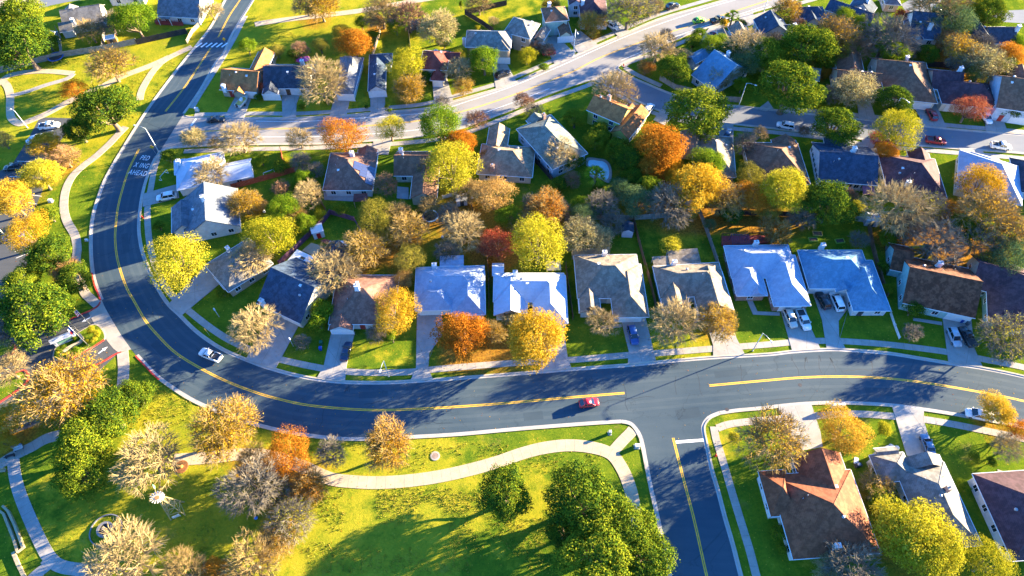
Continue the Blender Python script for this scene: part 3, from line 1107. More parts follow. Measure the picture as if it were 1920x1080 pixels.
def house(key, label, roof, wall, wings, eave=2.75, pitch=0.66, chim=(), garage=None, door=True, brick=None, vents=3, trim=None, name='house', windows=True, streak=0.35, wstep=3.6):
    """wings: list of (front-left px, front-right px, back-right px, roof type[, eave[, pitch]]), eave corners read off the photograph"""
    w0 = wings[0]
    e0 = w0[4] if len(w0) > 4 else eave
    a = at(*w0[0], e0); b = at(*w0[1], e0); c = at(*w0[2], e0)
    ang = math.atan2(b.y - a.y, b.x - a.x)
    ca, sa = math.cos(ang), math.sin(ang)
    org = (a + c) / 2

    def loc(p):
        dx, dy = p.x - org.x, p.y - org.y
        return dx * ca + dy * sa, -dx * sa + dy * ca
    H = thing(name, label, 'house', (org.x, org.y, 0), ang, 'houses of the neighbourhood')
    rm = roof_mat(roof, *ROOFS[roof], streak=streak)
    wm = wallm(wall)
    mbr, mbw, mbt = MB(), MB(), []
    rects = []
    for i, wd in enumerate(wings):
        typ = wd[3]
        e = (wd[4] if len(wd) > 4 else eave) - 0.017 * i
        p = wd[5] if len(wd) > 5 else pitch
        pa, pb, pc = (loc(at(*q, e)) for q in wd[:3])
        if i == 0:
            x0, x1 = pa[0], pb[0]
            y0, y1 = pa[1], pc[1]
        else:
            x0, x1 = sorted((pa[0], (pb[0] + pc[0]) / 2))
            y0, y1 = sorted(((pa[1] + pb[1]) / 2, pc[1]))
            x0 += 0.021 * i; y0 += 0.019 * i
        if y1 < y0:
            y0, y1 = y1, y0
        x1 = max(x1, x0 + 2.0); y1 = max(y1, y0 + 2.0)
        f = wing_roof(mbr, mbw, x0, x1, y0, y1, typ, e, p, i)
        rects.append((x0, x1, y0, y1, typ, e, f))
        o = OH + 0.004 * i
        if typ == 'S':
            for xx in (x0 + 0.2, x1 - 0.2):
                for yy in (y0 + 0.2, y1 - 0.2):
                    mbt.append(('porch_post', (xx, yy, e / 2 - 0.06), (0.14, 0.14, e - 0.16)))
        else:
            mbw.box(((x0 + x1) / 2, (y0 + y1) / 2, e / 2 - 0.1), (x1 - x0 - 2 * o, y1 - y0 - 2 * o, e - 0.2 + 0.0))
            # gutters along the eaves
            g = e - 0.05
            if typ not in ('Y',):
                for yy in (y0 - 0.055, y1 + 0.055):
                    mbt.append(('gutter', ((x0 + x1) / 2, yy, g), (x1 - x0 - 0.02, 0.10, 0.13)))
            if typ not in ('X',):
                for xx in (x0 - 0.055, x1 + 0.055):
                    mbt.append(('gutter', (xx, (y0 + y1) / 2, g), (0.10, y1 - y0 - 0.02, 0.13)))
    mbw.build('wall', wm, H)
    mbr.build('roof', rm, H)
    for nm, c_, d_ in mbt:
        m = MB(); m.box(c_, d_); m.build(nm, trim or TRIM, H)

    def rz(x, y):
        return max([r[6](x, y) for r in rects if r[0] <= x <= r[1] and r[2] <= y <= r[3]] or [2.5])
    # chimneys
    for cx_, cy_ in chim:
        q = at(cx_, cy_, (rects[0][5] + 1.9)); x, y = loc(q)
        zb = rz(x, y)
        m = MB()
        m.box((x, y, zb + 0.35), (0.95, 0.75, 2.3))
        m.box((x, y, zb + 1.55), (1.12, 0.92, 0.14))
        m.box((x, y, zb + 0.02), (1.1, 0.9, 0.5))
        ch = m.build('chimney', brick_mat('stack', (0.38, 0.21, 0.15)) if brick else TRIM, H)
        m = MB()
        m.tube((x, y, zb + 1.6), (x, y, zb + 1.95), 0.17, n=8)
        m.lathe([(0.28, 1.97), (0.26, 2.03), (0.0, 2.06)], (x, y, zb), 8)
        m.build('flue_cap', METAL, ch)
    # roof vents
    for k in range(vents):
        r = rects[0]
        x = r[0] + (r[1] - r[0]) * rng_h.uniform(0.2, 0.8); y = r[2] + (r[3] - r[2]) * rng_h.uniform(0.3, 0.8)
        v = VENT_ME[(k + len(HOUSES)) % 3 if k else 0]
        put(v, v.name, H, (x, y, rz(x, y) - 0.05))

    def inside(x, y, skip):
        return any(i != skip and r[4] != 'S' and r[0] + OH < x < r[1] - OH and r[2] + OH < y < r[3] - OH for i, r in enumerate(rects))
    taken = []
    gi = None
    if garage is not None:
        gi, side, frac, cars = garage
        r = rects[gi]
        if side == 'f':
            gx, gy, gr = r[0] + (r[1] - r[0]) * frac, r[2] + OH - 0.04, 0
        elif side == 'b':
            gx, gy, gr = r[0] + (r[1] - r[0]) * frac, r[3] - OH + 0.04, PI
        elif side == 'l':
            gx, gy, gr = r[0] + OH - 0.04, r[2] + (r[3] - r[2]) * frac, -PI / 2
        else:
            gx, gy, gr = r[1] - OH + 0.04, r[2] + (r[3] - r[2]) * frac, PI / 2
        put(GA_ME[cars], 'garage_door', H, (gx, gy, 0.02), gr)
        taken.append((gx, gy, 3.4 if cars == 2 else 2.2))
    # windows and a door along every free wall
    dset = False
    for i, r in enumerate(rects):
        if r[4] == 'S':
            continue
        x0, x1, y0, y1 = r[0] + OH, r[1] - OH, r[2] + OH, r[3] - OH
        floors = [1.45] if r[5] < 4 else [1.45, r[5] - 1.25]
        for side, L_, fx in (('f', x1 - x0, lambda s: (x0 + s, y0 - 0.035, 0)), ('b', x1 - x0, lambda s: (x0 + s, y1 + 0.035, PI)), ('l', y1 - y0, lambda s: (x0 - 0.035, y0 + s, -PI / 2)), ('r', y1 - y0, lambda s: (x1 + 0.035, y0 + s, PI / 2))):
            n = int(L_ / wstep)
            for k in range(n):
                s = (k + 0.5) * L_ / n
                x, y, an = fx(s)
                if inside(x, y, i) or any(math.hypot(x - t[0], y - t[1]) < t[2] for t in taken):
                    continue
                gside = garage[1] if garage else 'f'
                if door and not dset and side == gside and (i == 0 or gi == 0):
                    dset = True
                    d = put(DO_ME, 'front_door', H, (x, y + (0.0), 0.03), an, DOORM[len(HOUSES) % 4])
                    put(HA_ME, 'door_handle', d)
                    continue
                if not windows:
                    continue
                for z in floors:
                    w = put(FR_ME, 'window', H, (x, y, z), an)
                    put(PA_ME, 'window_pane', w)
    HOUSES[key] = dict(obj=H, loc=loc, rz=rz, org=org, ang=ang, rects=rects)
    return H


def loft_pane(h, key):
    return HOUSES[key]


# ---- the row along the main road
house('A1', 'L-shaped house with bright white roof beside the white parked SUV driveway', 'white', 'white', [((332, 357), (424, 338), (421, 284), 'H'), ((418, 343), (474, 329), (472, 297), 'X'), ((327, 330), (350, 322), (345, 298), 'H')], chim=[(334, 303)], garage=(0, 'l', 0.3, 2), pitch=0.62, streak=0.1)
house('A2', 'grey gabled house with dark left slope just below the white-roofed house', 'coolgrey', 'white', [((345, 446), (450, 424), (424, 357), 'Y'), ((322, 438), (375, 428), (366, 380), 'Y', 2.6)], chim=[(390, 388)], garage=(1, 'l', 0.4, 2))
house('A3', 'low tan hip-roofed house crossed by bare branch shadows on the bend', 'greytan', 'tan', [((384, 497), (428, 548), (512, 494), 'H'), ((400, 520), (424, 545), (450, 520), 'HX', 2.6)], garage=(0, 'f', 0.35, 2), chim=[(427, 466)], pitch=0.62)
house('A4', 'dark slate-roofed house with a skylit flat white patio roof behind', 'slate', 'cream', [((481, 568), (563, 607), (622, 512), 'X'), ((556, 528), (598, 560), (645, 462), 'Y', 2.7)], garage=(0, 'f', 0.72, 2), chim=[(489, 562)])
house('A5', 'pinkish brown hip-roofed house with gold tree leaning over its right end', 'pink', 'white', [((616, 608), (738, 608), (748, 516), 'HX'), ((616, 619), (668, 619), (664, 560), 'Y', 2.6, 0.6)], garage=(1, 'f', 0.5, 2), chim=[(674, 553)])
house('A6', 'pale blue-grey roofed house with plain white patio cover at its back', 'pale', 'white', [((777, 566), (909, 562), (907, 498), 'HX'), ((846, 590), (911, 592), (908, 508), 'HY', 2.72), ((778, 582), (852, 582), (848, 532), 'HX', 2.65), ((824, 500), (872, 499), (867, 480), 'S', 2.5)], garage=(2, 'f', 0.4, 2), chim=[(814, 496)], pitch=0.62, streak=0.15)
house('A7', 'near-white roofed house behind the large gold roadside tree', 'white', 'white', [((925, 566), (1060, 566), (1053, 512), 'HX'), ((1000, 608), (1065, 605), (1060, 516), 'HY', 2.72), ((926, 592), (992, 592), (985, 530), 'Y', 2.65), ((922, 518), (948, 516), (942, 494), 'X', 2.6)], chim=[(966, 512)], garage=(1, 'f', 0.5, 2), pitch=0.62, streak=0.1)
house('A8', 'house with tan and charcoal hips and twin blue garage doors facing the road', 'tan', 'grey', [((1083, 560), (1206, 558), (1191, 477), 'HX'), ((1150, 598), (1218, 592), (1200, 495), 'HY', 2.72), ((1087, 582), (1128, 582), (1118, 520), 'Y', 2.65), ((1086, 588), (1112, 587), (1108, 560), 'Y', 2.55)], chim=[(1134, 472)], garage=(1, 'f', 0.5, 2))
house('A9', 'tan-roofed house with flat grey patio cover beside the empty fenced lawn', 'tan', 'blue', [((1238, 560), (1366, 552), (1344, 492), 'HX'), ((1310, 588), (1377, 580), (1352, 508), 'Y', 2.72), ((1243, 580), (1292, 578), (1282, 520), 'Y', 2.65), ((1256, 497), (1314, 493), (1308, 467), 'S', 2.5), ((1226, 502), (1256, 500), (1252, 481), 'S', 2.3)], chim=[(1266, 488)], garage=(1, 'f', 0.5, 2))
house('A10', 'light grey hip-roofed house with red deck along its back', 'pale', 'brick', [((1372, 522), (1497, 520), (1470, 459), 'HX'), ((1452, 578), (1518, 570), (1492, 478), 'HY', 2.72), ((1381, 556), (1438, 554), (1424, 492), 'HY', 2.65), ((1405, 556), (1434, 555), (1428, 525), 'Y', 2.6)], chim=[(1419, 453)], garage=(1, 'f', 0.5, 2), streak=0.2)
house('A11', 'bright blue-grey roofed house with the black SUV and white van', 'blue', 'white', [((1517, 541), (1642, 541), (1625, 469), 'HX'), ((1601, 586), (1665, 580), (1640, 488), 'HY', 2.72), ((1567, 547), (1594, 548), (1586, 500), 'Y', 2.65)], chim=[(1546, 455)], garage=(0, 'f', 0.3, 2), streak=0.2)
house('A12', 'rust brown roofed house with pale teal gable wall at its left end', 'rust', 'teal', [((1692, 568), (1829, 597), (1829, 506), 'X', 3.0, 0.62), ((1668, 505), (1710, 514), (1700, 462), 'X', 2.7)], chim=[(1758, 500)], garage=(0, 'f', 0.82, 2), streak=0.5)
house('A13', 'dark plum-roofed house at the end of the row, right of the rust roof', 'plum', 'teal', [((1852, 603), (1990, 640), (1985, 520), 'H'), ((1822, 540), (1900, 560), (1915, 500), 'X')], garage=(0, 'f', 0.6, 2))

# ---- the middle row, backs towards us
house('C1', 'brown hip-roofed house carrying dark solar panels', 'pink', 'white', [((605, 357), (698, 357), (709, 287), 'H'), ((668, 300), (708, 300), (706, 280), 'Y', 2.6)], chim=[(661, 294)], garage=(0, 'b', 0.3, 2), pitch=0.62)
house('C2', 'brown house with slate-roofed back wing ending in a pale gable', 'brown', 'mint', [((738, 330), (805, 330), (800, 284), 'X'), ((768, 378), (829, 368), (815, 312), 'Y')], chim=[(752, 284)], garage=(0, 'b', 0.3, 2))
house('C3', 'tan hip-roofed house with blue-shaded ridge behind the tall gold tree', 'warm', 'cream', [((894, 326), (998, 333), (968, 274), 'H'), ((910, 285), (965, 280), (942, 240), 'Y')], chim=[(923, 312)], garage=(0, 'b', 0.3, 2), brick=True)
house('C4', 'large sage grey roofed two-storey house left of the pool', 'sage', 'blue', [((968, 242), (1036, 318), (1092, 277), 'H', 4.0, 0.5), ((985, 226), (1000, 240), (1024, 222), 'X', 3.7)], chim=[(1020, 215)], brick=True, garage=(0, 'l', 0.5, 2))
house('C5', 'orange-brown roofed house with lime green side wall and tall brick chimney', 'orange', 'green', [((1099, 206), (1163, 233), (1192, 205), 'X', 4.8), ((1148, 242), (1170, 264), (1223, 214), 'Y', 3.2), ((1146, 232), (1176, 226), (1190, 200), 'Y', 4.3)], chim=[(1141, 190)], brick=True, garage=(1, 'r', 0.5, 2))
house('C6', 'house half charcoal half tan behind the orange tree by the pool lot', 'tan', 'cream', [((1300, 326), (1380, 333), (1381, 258), 'HY'), ((1278, 285), (1320, 290), (1330, 250), 'Y')], garage=(0, 'b', 0.5, 2), vents=4)
house('C7', 'brown hip-roofed house left of the long slate blue roof', 'brown', 'cream', [((1412, 345), (1520, 346), (1506, 268), 'H'), ((1455, 295), (1500, 292), (1492, 262), 'Y')], garage=(0, 'b', 0.5, 2))
house('C8', 'long slate blue roofed house with a band of white back windows', 'slate', 'white', [((1535, 339), (1646, 348), (1640, 276), 'X', 2.75, 0.5), ((1550, 290), (1598, 292), (1590, 262), 'Y')], chim=[(1596, 290)], garage=(0, 'b', 0.5, 2), streak=0.15, wstep=1.7)
house('C9', 'dark plum-brown roofed house with white chimney below the red street tree', 'plum', 'cream', [((1665, 362), (1776, 372), (1752, 298), 'H'), ((1712, 325), (1752, 325), (1742, 287), 'Y')], chim=[(1702, 345)], garage=(1, 'b', 0.5, 2))
house('C10', 'bluish white hip-roofed house behind the big rust-gold trees', 'pale', 'cream', [((1794, 353), (1916, 386), (1886, 304), 'H'), ((1818, 318), (1880, 330), (1868, 297), 'HX')], garage=(1, 'b', 0.5, 2), streak=0.1)
house('C11', 'dark grey house cut off beside the bluish white roof', 'charcoal', 'blue', [((1912, 360), (2000, 372), (1990, 308), 'H')], garage=(0, 'b', 0.5, 2))

# ---- the row north of the upper street
house('D1', 'brown gabled house by the crosswalk corner with a boat in its drive', 'orange', 'tan', [((411, 168), (481, 173), (479, 130), 'X'), ((463, 140), (508, 140), (504, 98), 'Y', 3.2), ((436, 175), (468, 177), (463, 145), 'Y', 2.7)], chim=[(417, 158)], garage=(0, 'f', 0.75, 2))
house('D2', 'dark grey roofed house behind the big cream bare tree', 'charcoal', 'white', [((493, 166), (582, 166), (575, 121), 'X'), ((490, 180), (530, 172), (524, 135), 'Y', 2.7)], chim=[(566, 115)], garage=(1, 'f', 0.5, 2))
house('D3', 'narrow grey roofed house between cream bare tree and blue roofed house', 'grey', 'white', [((628, 176), (664, 177), (685, 108), 'H'), ((636, 140), (660, 142), (668, 106), 'X')], garage=(0, 'f', 0.5, 2))
house('D4', 'narrow bluish roofed house with white front gable and round vent', 'slate', 'white', [((690, 171), (723, 169), (735, 112), 'Y'), ((692, 122), (738, 122), (733, 100), 'HX', 2.9)], garage=(0, 'f', 0.5, 2), streak=0.15)
house('D5', 'red-brown roofed house with tall white chimney behind yellow tree', 'redbrown', 'cream', [((786, 130), (838, 132), (838, 96), 'H', 4.2), ((806, 153), (840, 150), (832, 124), 'HX', 2.7), ((834, 122), (866, 118), (862, 98), 'X', 3.6)], chim=[(816, 84)], garage=(1, 'f', 0.5, 1))
house('D6', 'tan two-storey house with hip roof behind the dark oak', 'greytan', 'tan', [((872, 88), (958, 90), (936, 58), 'H', 5.2), ((925, 96), (960, 94), (952, 74), 'H', 5.0)], chim=[(869, 56)], garage=(1, 'f', 0.5, 2))
house('D7', 'largest tan two-storey house with blue-shaded left roof and front gables', 'greytan', 'tan', [((944, 60), (994, 73), (1019, 46), 'H', 5.4), ((998, 78), (1036, 73), (1020, 52), 'Y', 3.4), ((975, 72), (992, 73), (994, 60), 'Y', 5.0)], chim=[(984, 22)], garage=(1, 'f', 0.5, 2))
house('D8', 'mint two-storey house with brown roof and separate dark garage wing', 'brown', 'mint', [((1022, 42), (1067, 38), (1052, 12), 'H', 5.2), ((1052, 74), (1082, 58), (1054, 42), 'Y', 2.9)], chim=[(1030, 8)], garage=(1, 'f', 0.5, 2))
house('D9', 'plum-roofed house with white chimney behind the pale yellow bushes', 'plum', 'blue', [((1088, 34), (1140, 34), (1122, -4), 'H', 4.2), ((1066, 10), (1100, 8), (1086, -14), 'Y', 4.6)], chim=[(1093, 2)], garage=(0, 'f', 0.7, 2))
house('D10', 'long slate roofed house beyond the dark hedge, near the upper edge', 'slate', 'white', [((1546, 18), (1630, 48), (1652, 32), 'X', 3.2), ((1590, 14), (1640, 30), (1640, 12), 'Y', 3.0)], chim=[(1626, 4)], garage=(0, 'l', 0.5, 2))
house('D11', 'small slate hip-roofed house with pale pink front gables near the upper street', 'slate', 'white', [((1501, 34), (1552, 33), (1546, 12), 'H'), ((1512, 44), (1538, 40), (1530, 26), 'Y', 2.6)], garage=(0, 'l', 0.5, 2))
house('D12', 'slate and tan roofed house under the palm beside the upper street', 'tan', 'white', [((1372, 82), (1432, 77), (1420, 62), 'H'), ((1350, 72), (1375, 74), (1362, 58), 'Y'), ((1372, 66), (1408, 64), (1398, 48), 'Y')], garage=(1, 'l', 0.5, 2))
house('D12b', 'dark slate gabled house next to the palm-side house, white chimney', 'slate', 'blue', [((1428, 66), (1482, 62), (1442, 34), 'Y'), ((1462, 62), (1494, 58), (1480, 46), 'X')], chim=[(1492, 42)], garage=(0, 'b', 0.5, 2))
house('D13', 'steep dark-roofed white house with tall white chimney and attic window', 'slate', 'white', [((1704, 70), (1762, 76), (1758, 32), 'X', 4.0, 0.8), ((1702, 72), (1732, 74), (1722, 42), 'Y', 4.4, 0.8)], chim=[(1742, 54)], garage=(0, 'b', 0.5, 2))
house('D14', 'white gabled house with dark wing beyond the orange trees', 'charcoal', 'white', [((1822, 74), (1862, 74), (1842, 38), 'Y', 4.2, 0.7), ((1856, 86), (1902, 78), (1888, 50), 'X', 3.4)], chim=[(1908, 54)], garage=(1, 'b', 0.5, 2))
house('D15', 'tan-roofed white house among oaks beyond the meadow', 'greytan', 'white', [((118, 52), (194, 40), (188, 10), 'X'), ((120, 34), (148, 30), (142, 12), 'Y'), ((112, 60), (140, 58), (138, 40), 'X', 2.5)], chim=[(134, 36)], garage=(0, 'b', 0.5, 2))
house('D16', 'grey roofed house with red deck beside the crosswalk road', 'grey', 'white', [((294, 30), (372, 34), (372, -14), 'X'), ((293, 34), (322, 36), (320, 24), 'S', 2.6)], chim=[(336, 0)], garage=(0, 'b', 0.5, 2))
house('D17', 'slate house corner at the upper edge beside the far road', 'slate', 'white', [((200, -2), (268, -4), (262, -30), 'X')], garage=(0, 'b', 0.5, 2))
house('D18', 'purple-grey roofed house between the palm street and slate long roof', 'grey', 'pinkish', [((1660, 8), (1690, 10), (1696, -12), 'H')], garage=(0, 'b', 0.5, 2))

# ---- north side of the side street
house('E1', 'steel blue roofed house behind magnolia by the street corner', 'blue', 'blue', [((1296, 140), (1338, 170), (1398, 124), 'X'), ((1285, 108), (1312, 125), (1345, 88), 'Y')], chim=[(1362, 112)], garage=(0, 'l', 0.5, 2), streak=0.15)
house('E2', 'long sage green roof mostly hidden behind the round oak', 'sage', 'cream', [((1440, 142), (1537, 152), (1537, 128), 'X')], chim=[(1492, 116)], garage=(0, 'f', 0.6, 2))
house('E3', 'brown gabled house with red deck behind thin yellow tree', 'brown', 'cream', [((1566, 172), (1650, 180), (1648, 136), 'X'), ((1570, 138), (1628, 140), (1606, 99), 'Y', 3.0)], garage=(0, 'f', 0.7, 2), chim=[(1594, 158)])
house('E4', 'big brown roofed house with two white garage doors and red SUV', 'brown', 'cream', [((1660, 184), (1758, 194), (1724, 116), 'H', 3.0, 0.6), ((1640, 152), (1700, 160), (1690, 114), 'X', 3.0)], chim=[(1700, 110)], garage=(0, 'f', 0.75, 2), brick=False)
house('E5', 'purple-brown roofed house behind the red maple', 'plum', 'cream', [((1766, 194), (1876, 204), (1850, 156), 'H', 2.9), ((1746, 166), (1800, 172), (1796, 134), 'X', 2.9)], chim=[(1796, 138)], garage=(0, 'f', 0.8, 2))
house('E6', 'grey-brown two-storey house cut off right of the red maple', 'brown', 'blue', [((1868, 202), (1950, 214), (1940, 150), 'X', 4.6), ((1894, 160), (1940, 166), (1930, 134), 'Y', 5.2)], garage=(0, 'f', 0.7, 2))

# ---- the lots at lower right
house('G1', 'large rust hip-roofed house in the lower right beside the side road', 'redrust', 'white', [((1487, 1049), (1651, 1037), (1600, 880), 'HY', 3.0), ((1440, 950), (1500, 985), (1478, 880), 'HX', 2.9), ((1515, 955), (1606, 930), (1572, 848), 'Y', 2.9)], chim=[(1570, 1024)], garage=(2, 'b', 0.6, 2), vents=4)
house('G2', 'slate and cream roofed house with brick-topped chimney beside big yellow tree', 'greytan', 'white', [((1742, 1032), (1842, 1022), (1786, 864), 'HY'), ((1645, 860), (1690, 855), (1678, 846), 'X'), ((1650, 905), (1720, 900), (1690, 848), 'HY'), ((1702, 880), (1775, 878), (1758, 852), 'Y')], chim=[(1771, 920)], garage=(3, 'b', 0.6, 2), brick=True)
house('G3', 'dark plum-roofed white house in the lower right corner', 'plum', 'white', [((1898, 1052), (2010, 1044), (1950, 880), 'HY', 2.9)], garage=(0, 'b', 0.5, 2))
# ================================================================ VEHICLES
def paint(name, c):
    return plain('paint_' + name, c, 0.28, 0.1, var=0.03, scale=0.5, spec=0.5, coat=0.6)


CARP = dict(white=(0.72, 0.73, 0.75), black=(0.012, 0.013, 0.016), silver=(0.36, 0.40, 0.45), red=(0.50, 0.012, 0.022), blue=(0.02, 0.07, 0.24), navy=(0.02, 0.03, 0.07), tan=(0.55, 0.50, 0.42), green=(0.22, 0.62, 0.02), maroon=(0.30, 0.015, 0.02), steel=(0.10, 0.17, 0.27))
TYRE = plain('rubber', (0.018, 0.018, 0.019), 0.85, var=0.2)
RIM = plain('alloy', (0.5, 0.5, 0.52), 0.3, 0.9, var=0.1)
LAMP_F = plain('headlamp', (0.75, 0.76, 0.78), 0.1, var=0.02)
LAMP_R = plain('tail_lamp', (0.42, 0.012, 0.01), 0.2, var=0.02)
CABG = plain('car_glass', (0.012, 0.018, 0.026), 0.05, var=0.05, spec=0.9)


def loft(mb, secs, mi=0):
    """secs: rings of equal length, joined into a closed skin"""
    k = len(mb.v); n = len(secs[0])
    for s in secs:
        mb.v += [tuple(p) for p in s]
    for i in range(len(secs) - 1):
        for j in range(n):
            mb.f.append((k + i * n + j, k + i * n + (j + 1) % n, k + (i + 1) * n + (j + 1) % n, k + (i + 1) * n + j)); mb.mi.append(mi)
    mb.f.append(tuple(k + n - 1 - j for j in range(n))); mb.mi.append(mi)
    e = k + (len(secs) - 1) * n
    mb.f.append(tuple(e + j for j in range(n))); mb.mi.append(mi)


def ring(x, w, z0, z1, r=0.10):
    """rounded upright section across the car at x"""
    return [(x, -w + r, z0), (x, w - r, z0), (x, w, z0 + r), (x, w, z1 - r * 1.6), (x, w - r * 1.4, z1 - 0.02), (x, w * 0.4, z1 + 0.015), (x, -w * 0.4, z1 + 0.015), (x, -w + r * 1.4, z1 - 0.02), (x, -w, z1 - r * 1.6), (x, -w, z0 + r)]


def car_meshes(kind):
    """body, cabin glass, roof panel, wheel, rim, lamps; x points forward, wheels on z = 0"""
    D = dict(
        sedan=dict(L=4.7, W=0.90, belt=0.88, hood=0.86, top=1.42, cab=(-1.55, -0.85, 0.35, 1.15), deck=0.95),
        hatch=dict(L=4.1, W=0.88, belt=0.95, hood=0.90, top=1.50, cab=(-1.85, -1.15, 0.30, 1.10), deck=0.95),
        suv=dict(L=4.75, W=0.94, belt=1.05, hood=1.02, top=1.75, cab=(-2.25, -1.85, 0.35, 1.15), deck=1.05),
        van=dict(L=5.1, W=0.98, belt=1.10, hood=1.02, top=1.85, cab=(-2.45, -2.15, 0.75, 1.60), deck=1.10),
        pickup=dict(L=5.15, W=0.98, belt=1.10, hood=1.08, top=1.80, cab=(-0.75, -0.50, 0.65, 1.30), deck=1.10))[kind]
    L_, W = D['L'] / 2, D['W']
    b = MB()
    xs = [(-L_, W * 0.86, 0.42, D['deck'] * 0.86), (-L_ + 0.15, W * 0.95, 0.34, D['deck'] * 0.97), (-L_ + 0.6, W, 0.30, D['deck']), (-0.6, W, 0.27, D['belt']), (0.9, W, 0.27, D['belt']),
          (1.2, W, 0.28, D['hood']), (L_ - 0.5, W * 0.97, 0.30, D['hood'] * 0.94), (L_ - 0.12, W * 0.88, 0.34, D['hood'] * 0.84), (L_, W * 0.76, 0.40, D['hood'] * 0.72)]
    if kind == 'pickup':
        xs[2] = (-L_ + 0.6, W, 0.30, D['deck'])
    loft(b, [ring(*s) for s in xs])
    c0, c1, c2, c3 = D['cab']
    zt, zb = D['top'], D['belt'] - 0.03
    wi, wo = W * 0.76, W * 0.93
    # roof panel and pillars in body colour
    loft(b, [[(c1 - 0.05, -wi, zt - 0.09), (c1 - 0.05, wi, zt - 0.09), (c1 - 0.05, wi * 0.9, zt - 0.02), (c1 - 0.05, -wi * 0.9, zt - 0.02)],
             [((c1 + c2) / 2, -wi - 0.02, zt - 0.07), ((c1 + c2) / 2, wi + 0.02, zt - 0.07), ((c1 + c2) / 2, wi * 0.9, zt + 0.03), ((c1 + c2) / 2, -wi * 0.9, zt + 0.03)],
             [(c2 + 0.05, -wi, zt - 0.10), (c2 + 0.05, wi, zt - 0.10), (c2 + 0.05, wi * 0.9, zt - 0.03), (c2 + 0.05, -wi * 0.9, zt - 0.03)]])
    for s in (-1, 1):
        for xb, xt in ((c0, c1), (c3, c2), ((c0 + c3) / 2 - 0.1, (c1 + c2) / 2 - 0.1)):
            b.path([(xb, s * wo, zb), (xt, s * (wi + 0.01), zt - 0.08)], [0.055, 0.045], 4)
        b.box((c3 - 0.25, s * (W + 0.09), D['belt'] + 0.05), (0.2, 0.22, 0.15))
    # bumpers, sills, bed
    b.box((-L_ + 0.03, 0, 0.42), (0.16, W * 1.72, 0.2)); b.box((L_ - 0.06, 0, 0.42), (0.16, W * 1.6, 0.2))
    g = MB()
    loft(g, [[(c0, -wo, zb), (c0, wo, zb), (c0, wo - 0.02, zb + 0.04), (c0, -wo + 0.02, zb + 0.04)],
             [(c1, -wo - 0.0, zb), (c1, wo + 0.0, zb), (c1, wi, zt - 0.07), (c1, -wi, zt - 0.07)],
             [(c2, -wo, zb), (c2, wo, zb), (c2, wi, zt - 0.08), (c2, -wi, zt - 0.08)],
             [(c3, -wo * 0.96, zb), (c3, wo * 0.96, zb), (c3, wo * 0.94, zb + 0.04), (c3, -wo * 0.94, zb + 0.04)]])
    bed = None
    if kind == 'pickup':
        bed = MB()
        bed.box((-1.78, 0, D['deck'] + 0.01), (1.75, W * 1.62, 0.05))
        for s in (-1, 1):
            b.box((-1.78, s * (W - 0.09), D['deck'] + 0.07), (1.95, 0.12, 0.14))
        b.box((-L_ + 0.08, 0, D['deck'] + 0.04), (0.12, W * 1.7, 0.16))
    wh = MB()
    wh.lathe([(0.20, -0.11), (0.31, -0.11), (0.345, -0.07), (0.345, 0.07), (0.31, 0.11), (0.20, 0.11)], n=16)
    wv = [(x, z, y) for x, y, z in wh.v]; wh.v = wv
    ri = MB()
    ri.lathe([(0.06, -0.117), (0.20, -0.105), (0.215, -0.115), (0.215, 0.115), (0.20, 0.105), (0.06, 0.117)], n=12)
    ri.v = [(x, z, y) for x, y, z in ri.v]
    hl = MB(); hl.box((0, 0, 0), (0.16, 0.34, 0.14))
    tl = MB(); tl.box((0, 0, 0), (0.12, 0.26, 0.22))
    d = dict(body=b.mesh('body', TRIM, False), glass=g.mesh('cabin_glass', CABG), wheel=wh.mesh('tyre', TYRE, True), rim=ri.mesh('rim', RIM), head=hl.mesh('headlight', LAMP_F), tail=tl.mesh('taillight', LAMP_R), L=L_, W=W, hood=D['hood'], deck=D['deck'])
    me = d['body']
    me.polygons.foreach_set('use_smooth', [len(p.vertices) == 4 and p.area > 0.02 for p in me.polygons])
    if bed:
        d['bed'] = bed.mesh('cargo_bed', DARK)
    return d


CARS = {k: car_meshes(k) for k in ('sedan', 'hatch', 'suv', 'van', 'pickup')}
CAR_NAME = dict(sedan='parked_car', hatch='small_car', suv='sport_utility_car', van='minivan', pickup='pickup_truck')
CAR_CAT = dict(sedan='car', hatch='car', suv='car', van='van', pickup='pickup truck')


def vehicle(kind, px, py, qx, qy, col, label, z=0.012, cat=None):
    """rear px,py and nose qx,qy as seen; placed on its middle at true size"""
    a = at(px, py, 0.8); b_ = at(qx, qy, 0.8)
    c = (a + b_) / 2
    D = CARS[kind]
    t = thing(CAR_NAME[kind], label, CAR_CAT[kind], (c.x, c.y, z), math.atan2(b_.y - a.y, b_.x - a.x), 'vehicles of the neighbourhood')
    put(D['body'], 'body', t, mat=paint(col, CARP[col]))
    put(D['glass'], 'cabin_glass', t)
    L_, W = D['L'], D['W']
    for x in (-L_ * 0.62, L_ * 0.64):
        for s in (-1, 1):
            w = put(D['wheel'], 'wheel', t, (x, s * (W - 0.09), 0.345))
            put(D['rim'], 'rim', w)
    for s in (-1, 1):
        put(D['head'], 'headlight', t, (L_ - 0.13, s * W * 0.62, D['hood'] * 0.66))
        put(D['tail'], 'taillight', t, (-L_ + 0.04, s * W * 0.68, D['deck'] * 0.76))
    if 'bed' in D:
        put(D['bed'], 'cargo_bed', t)
    return t


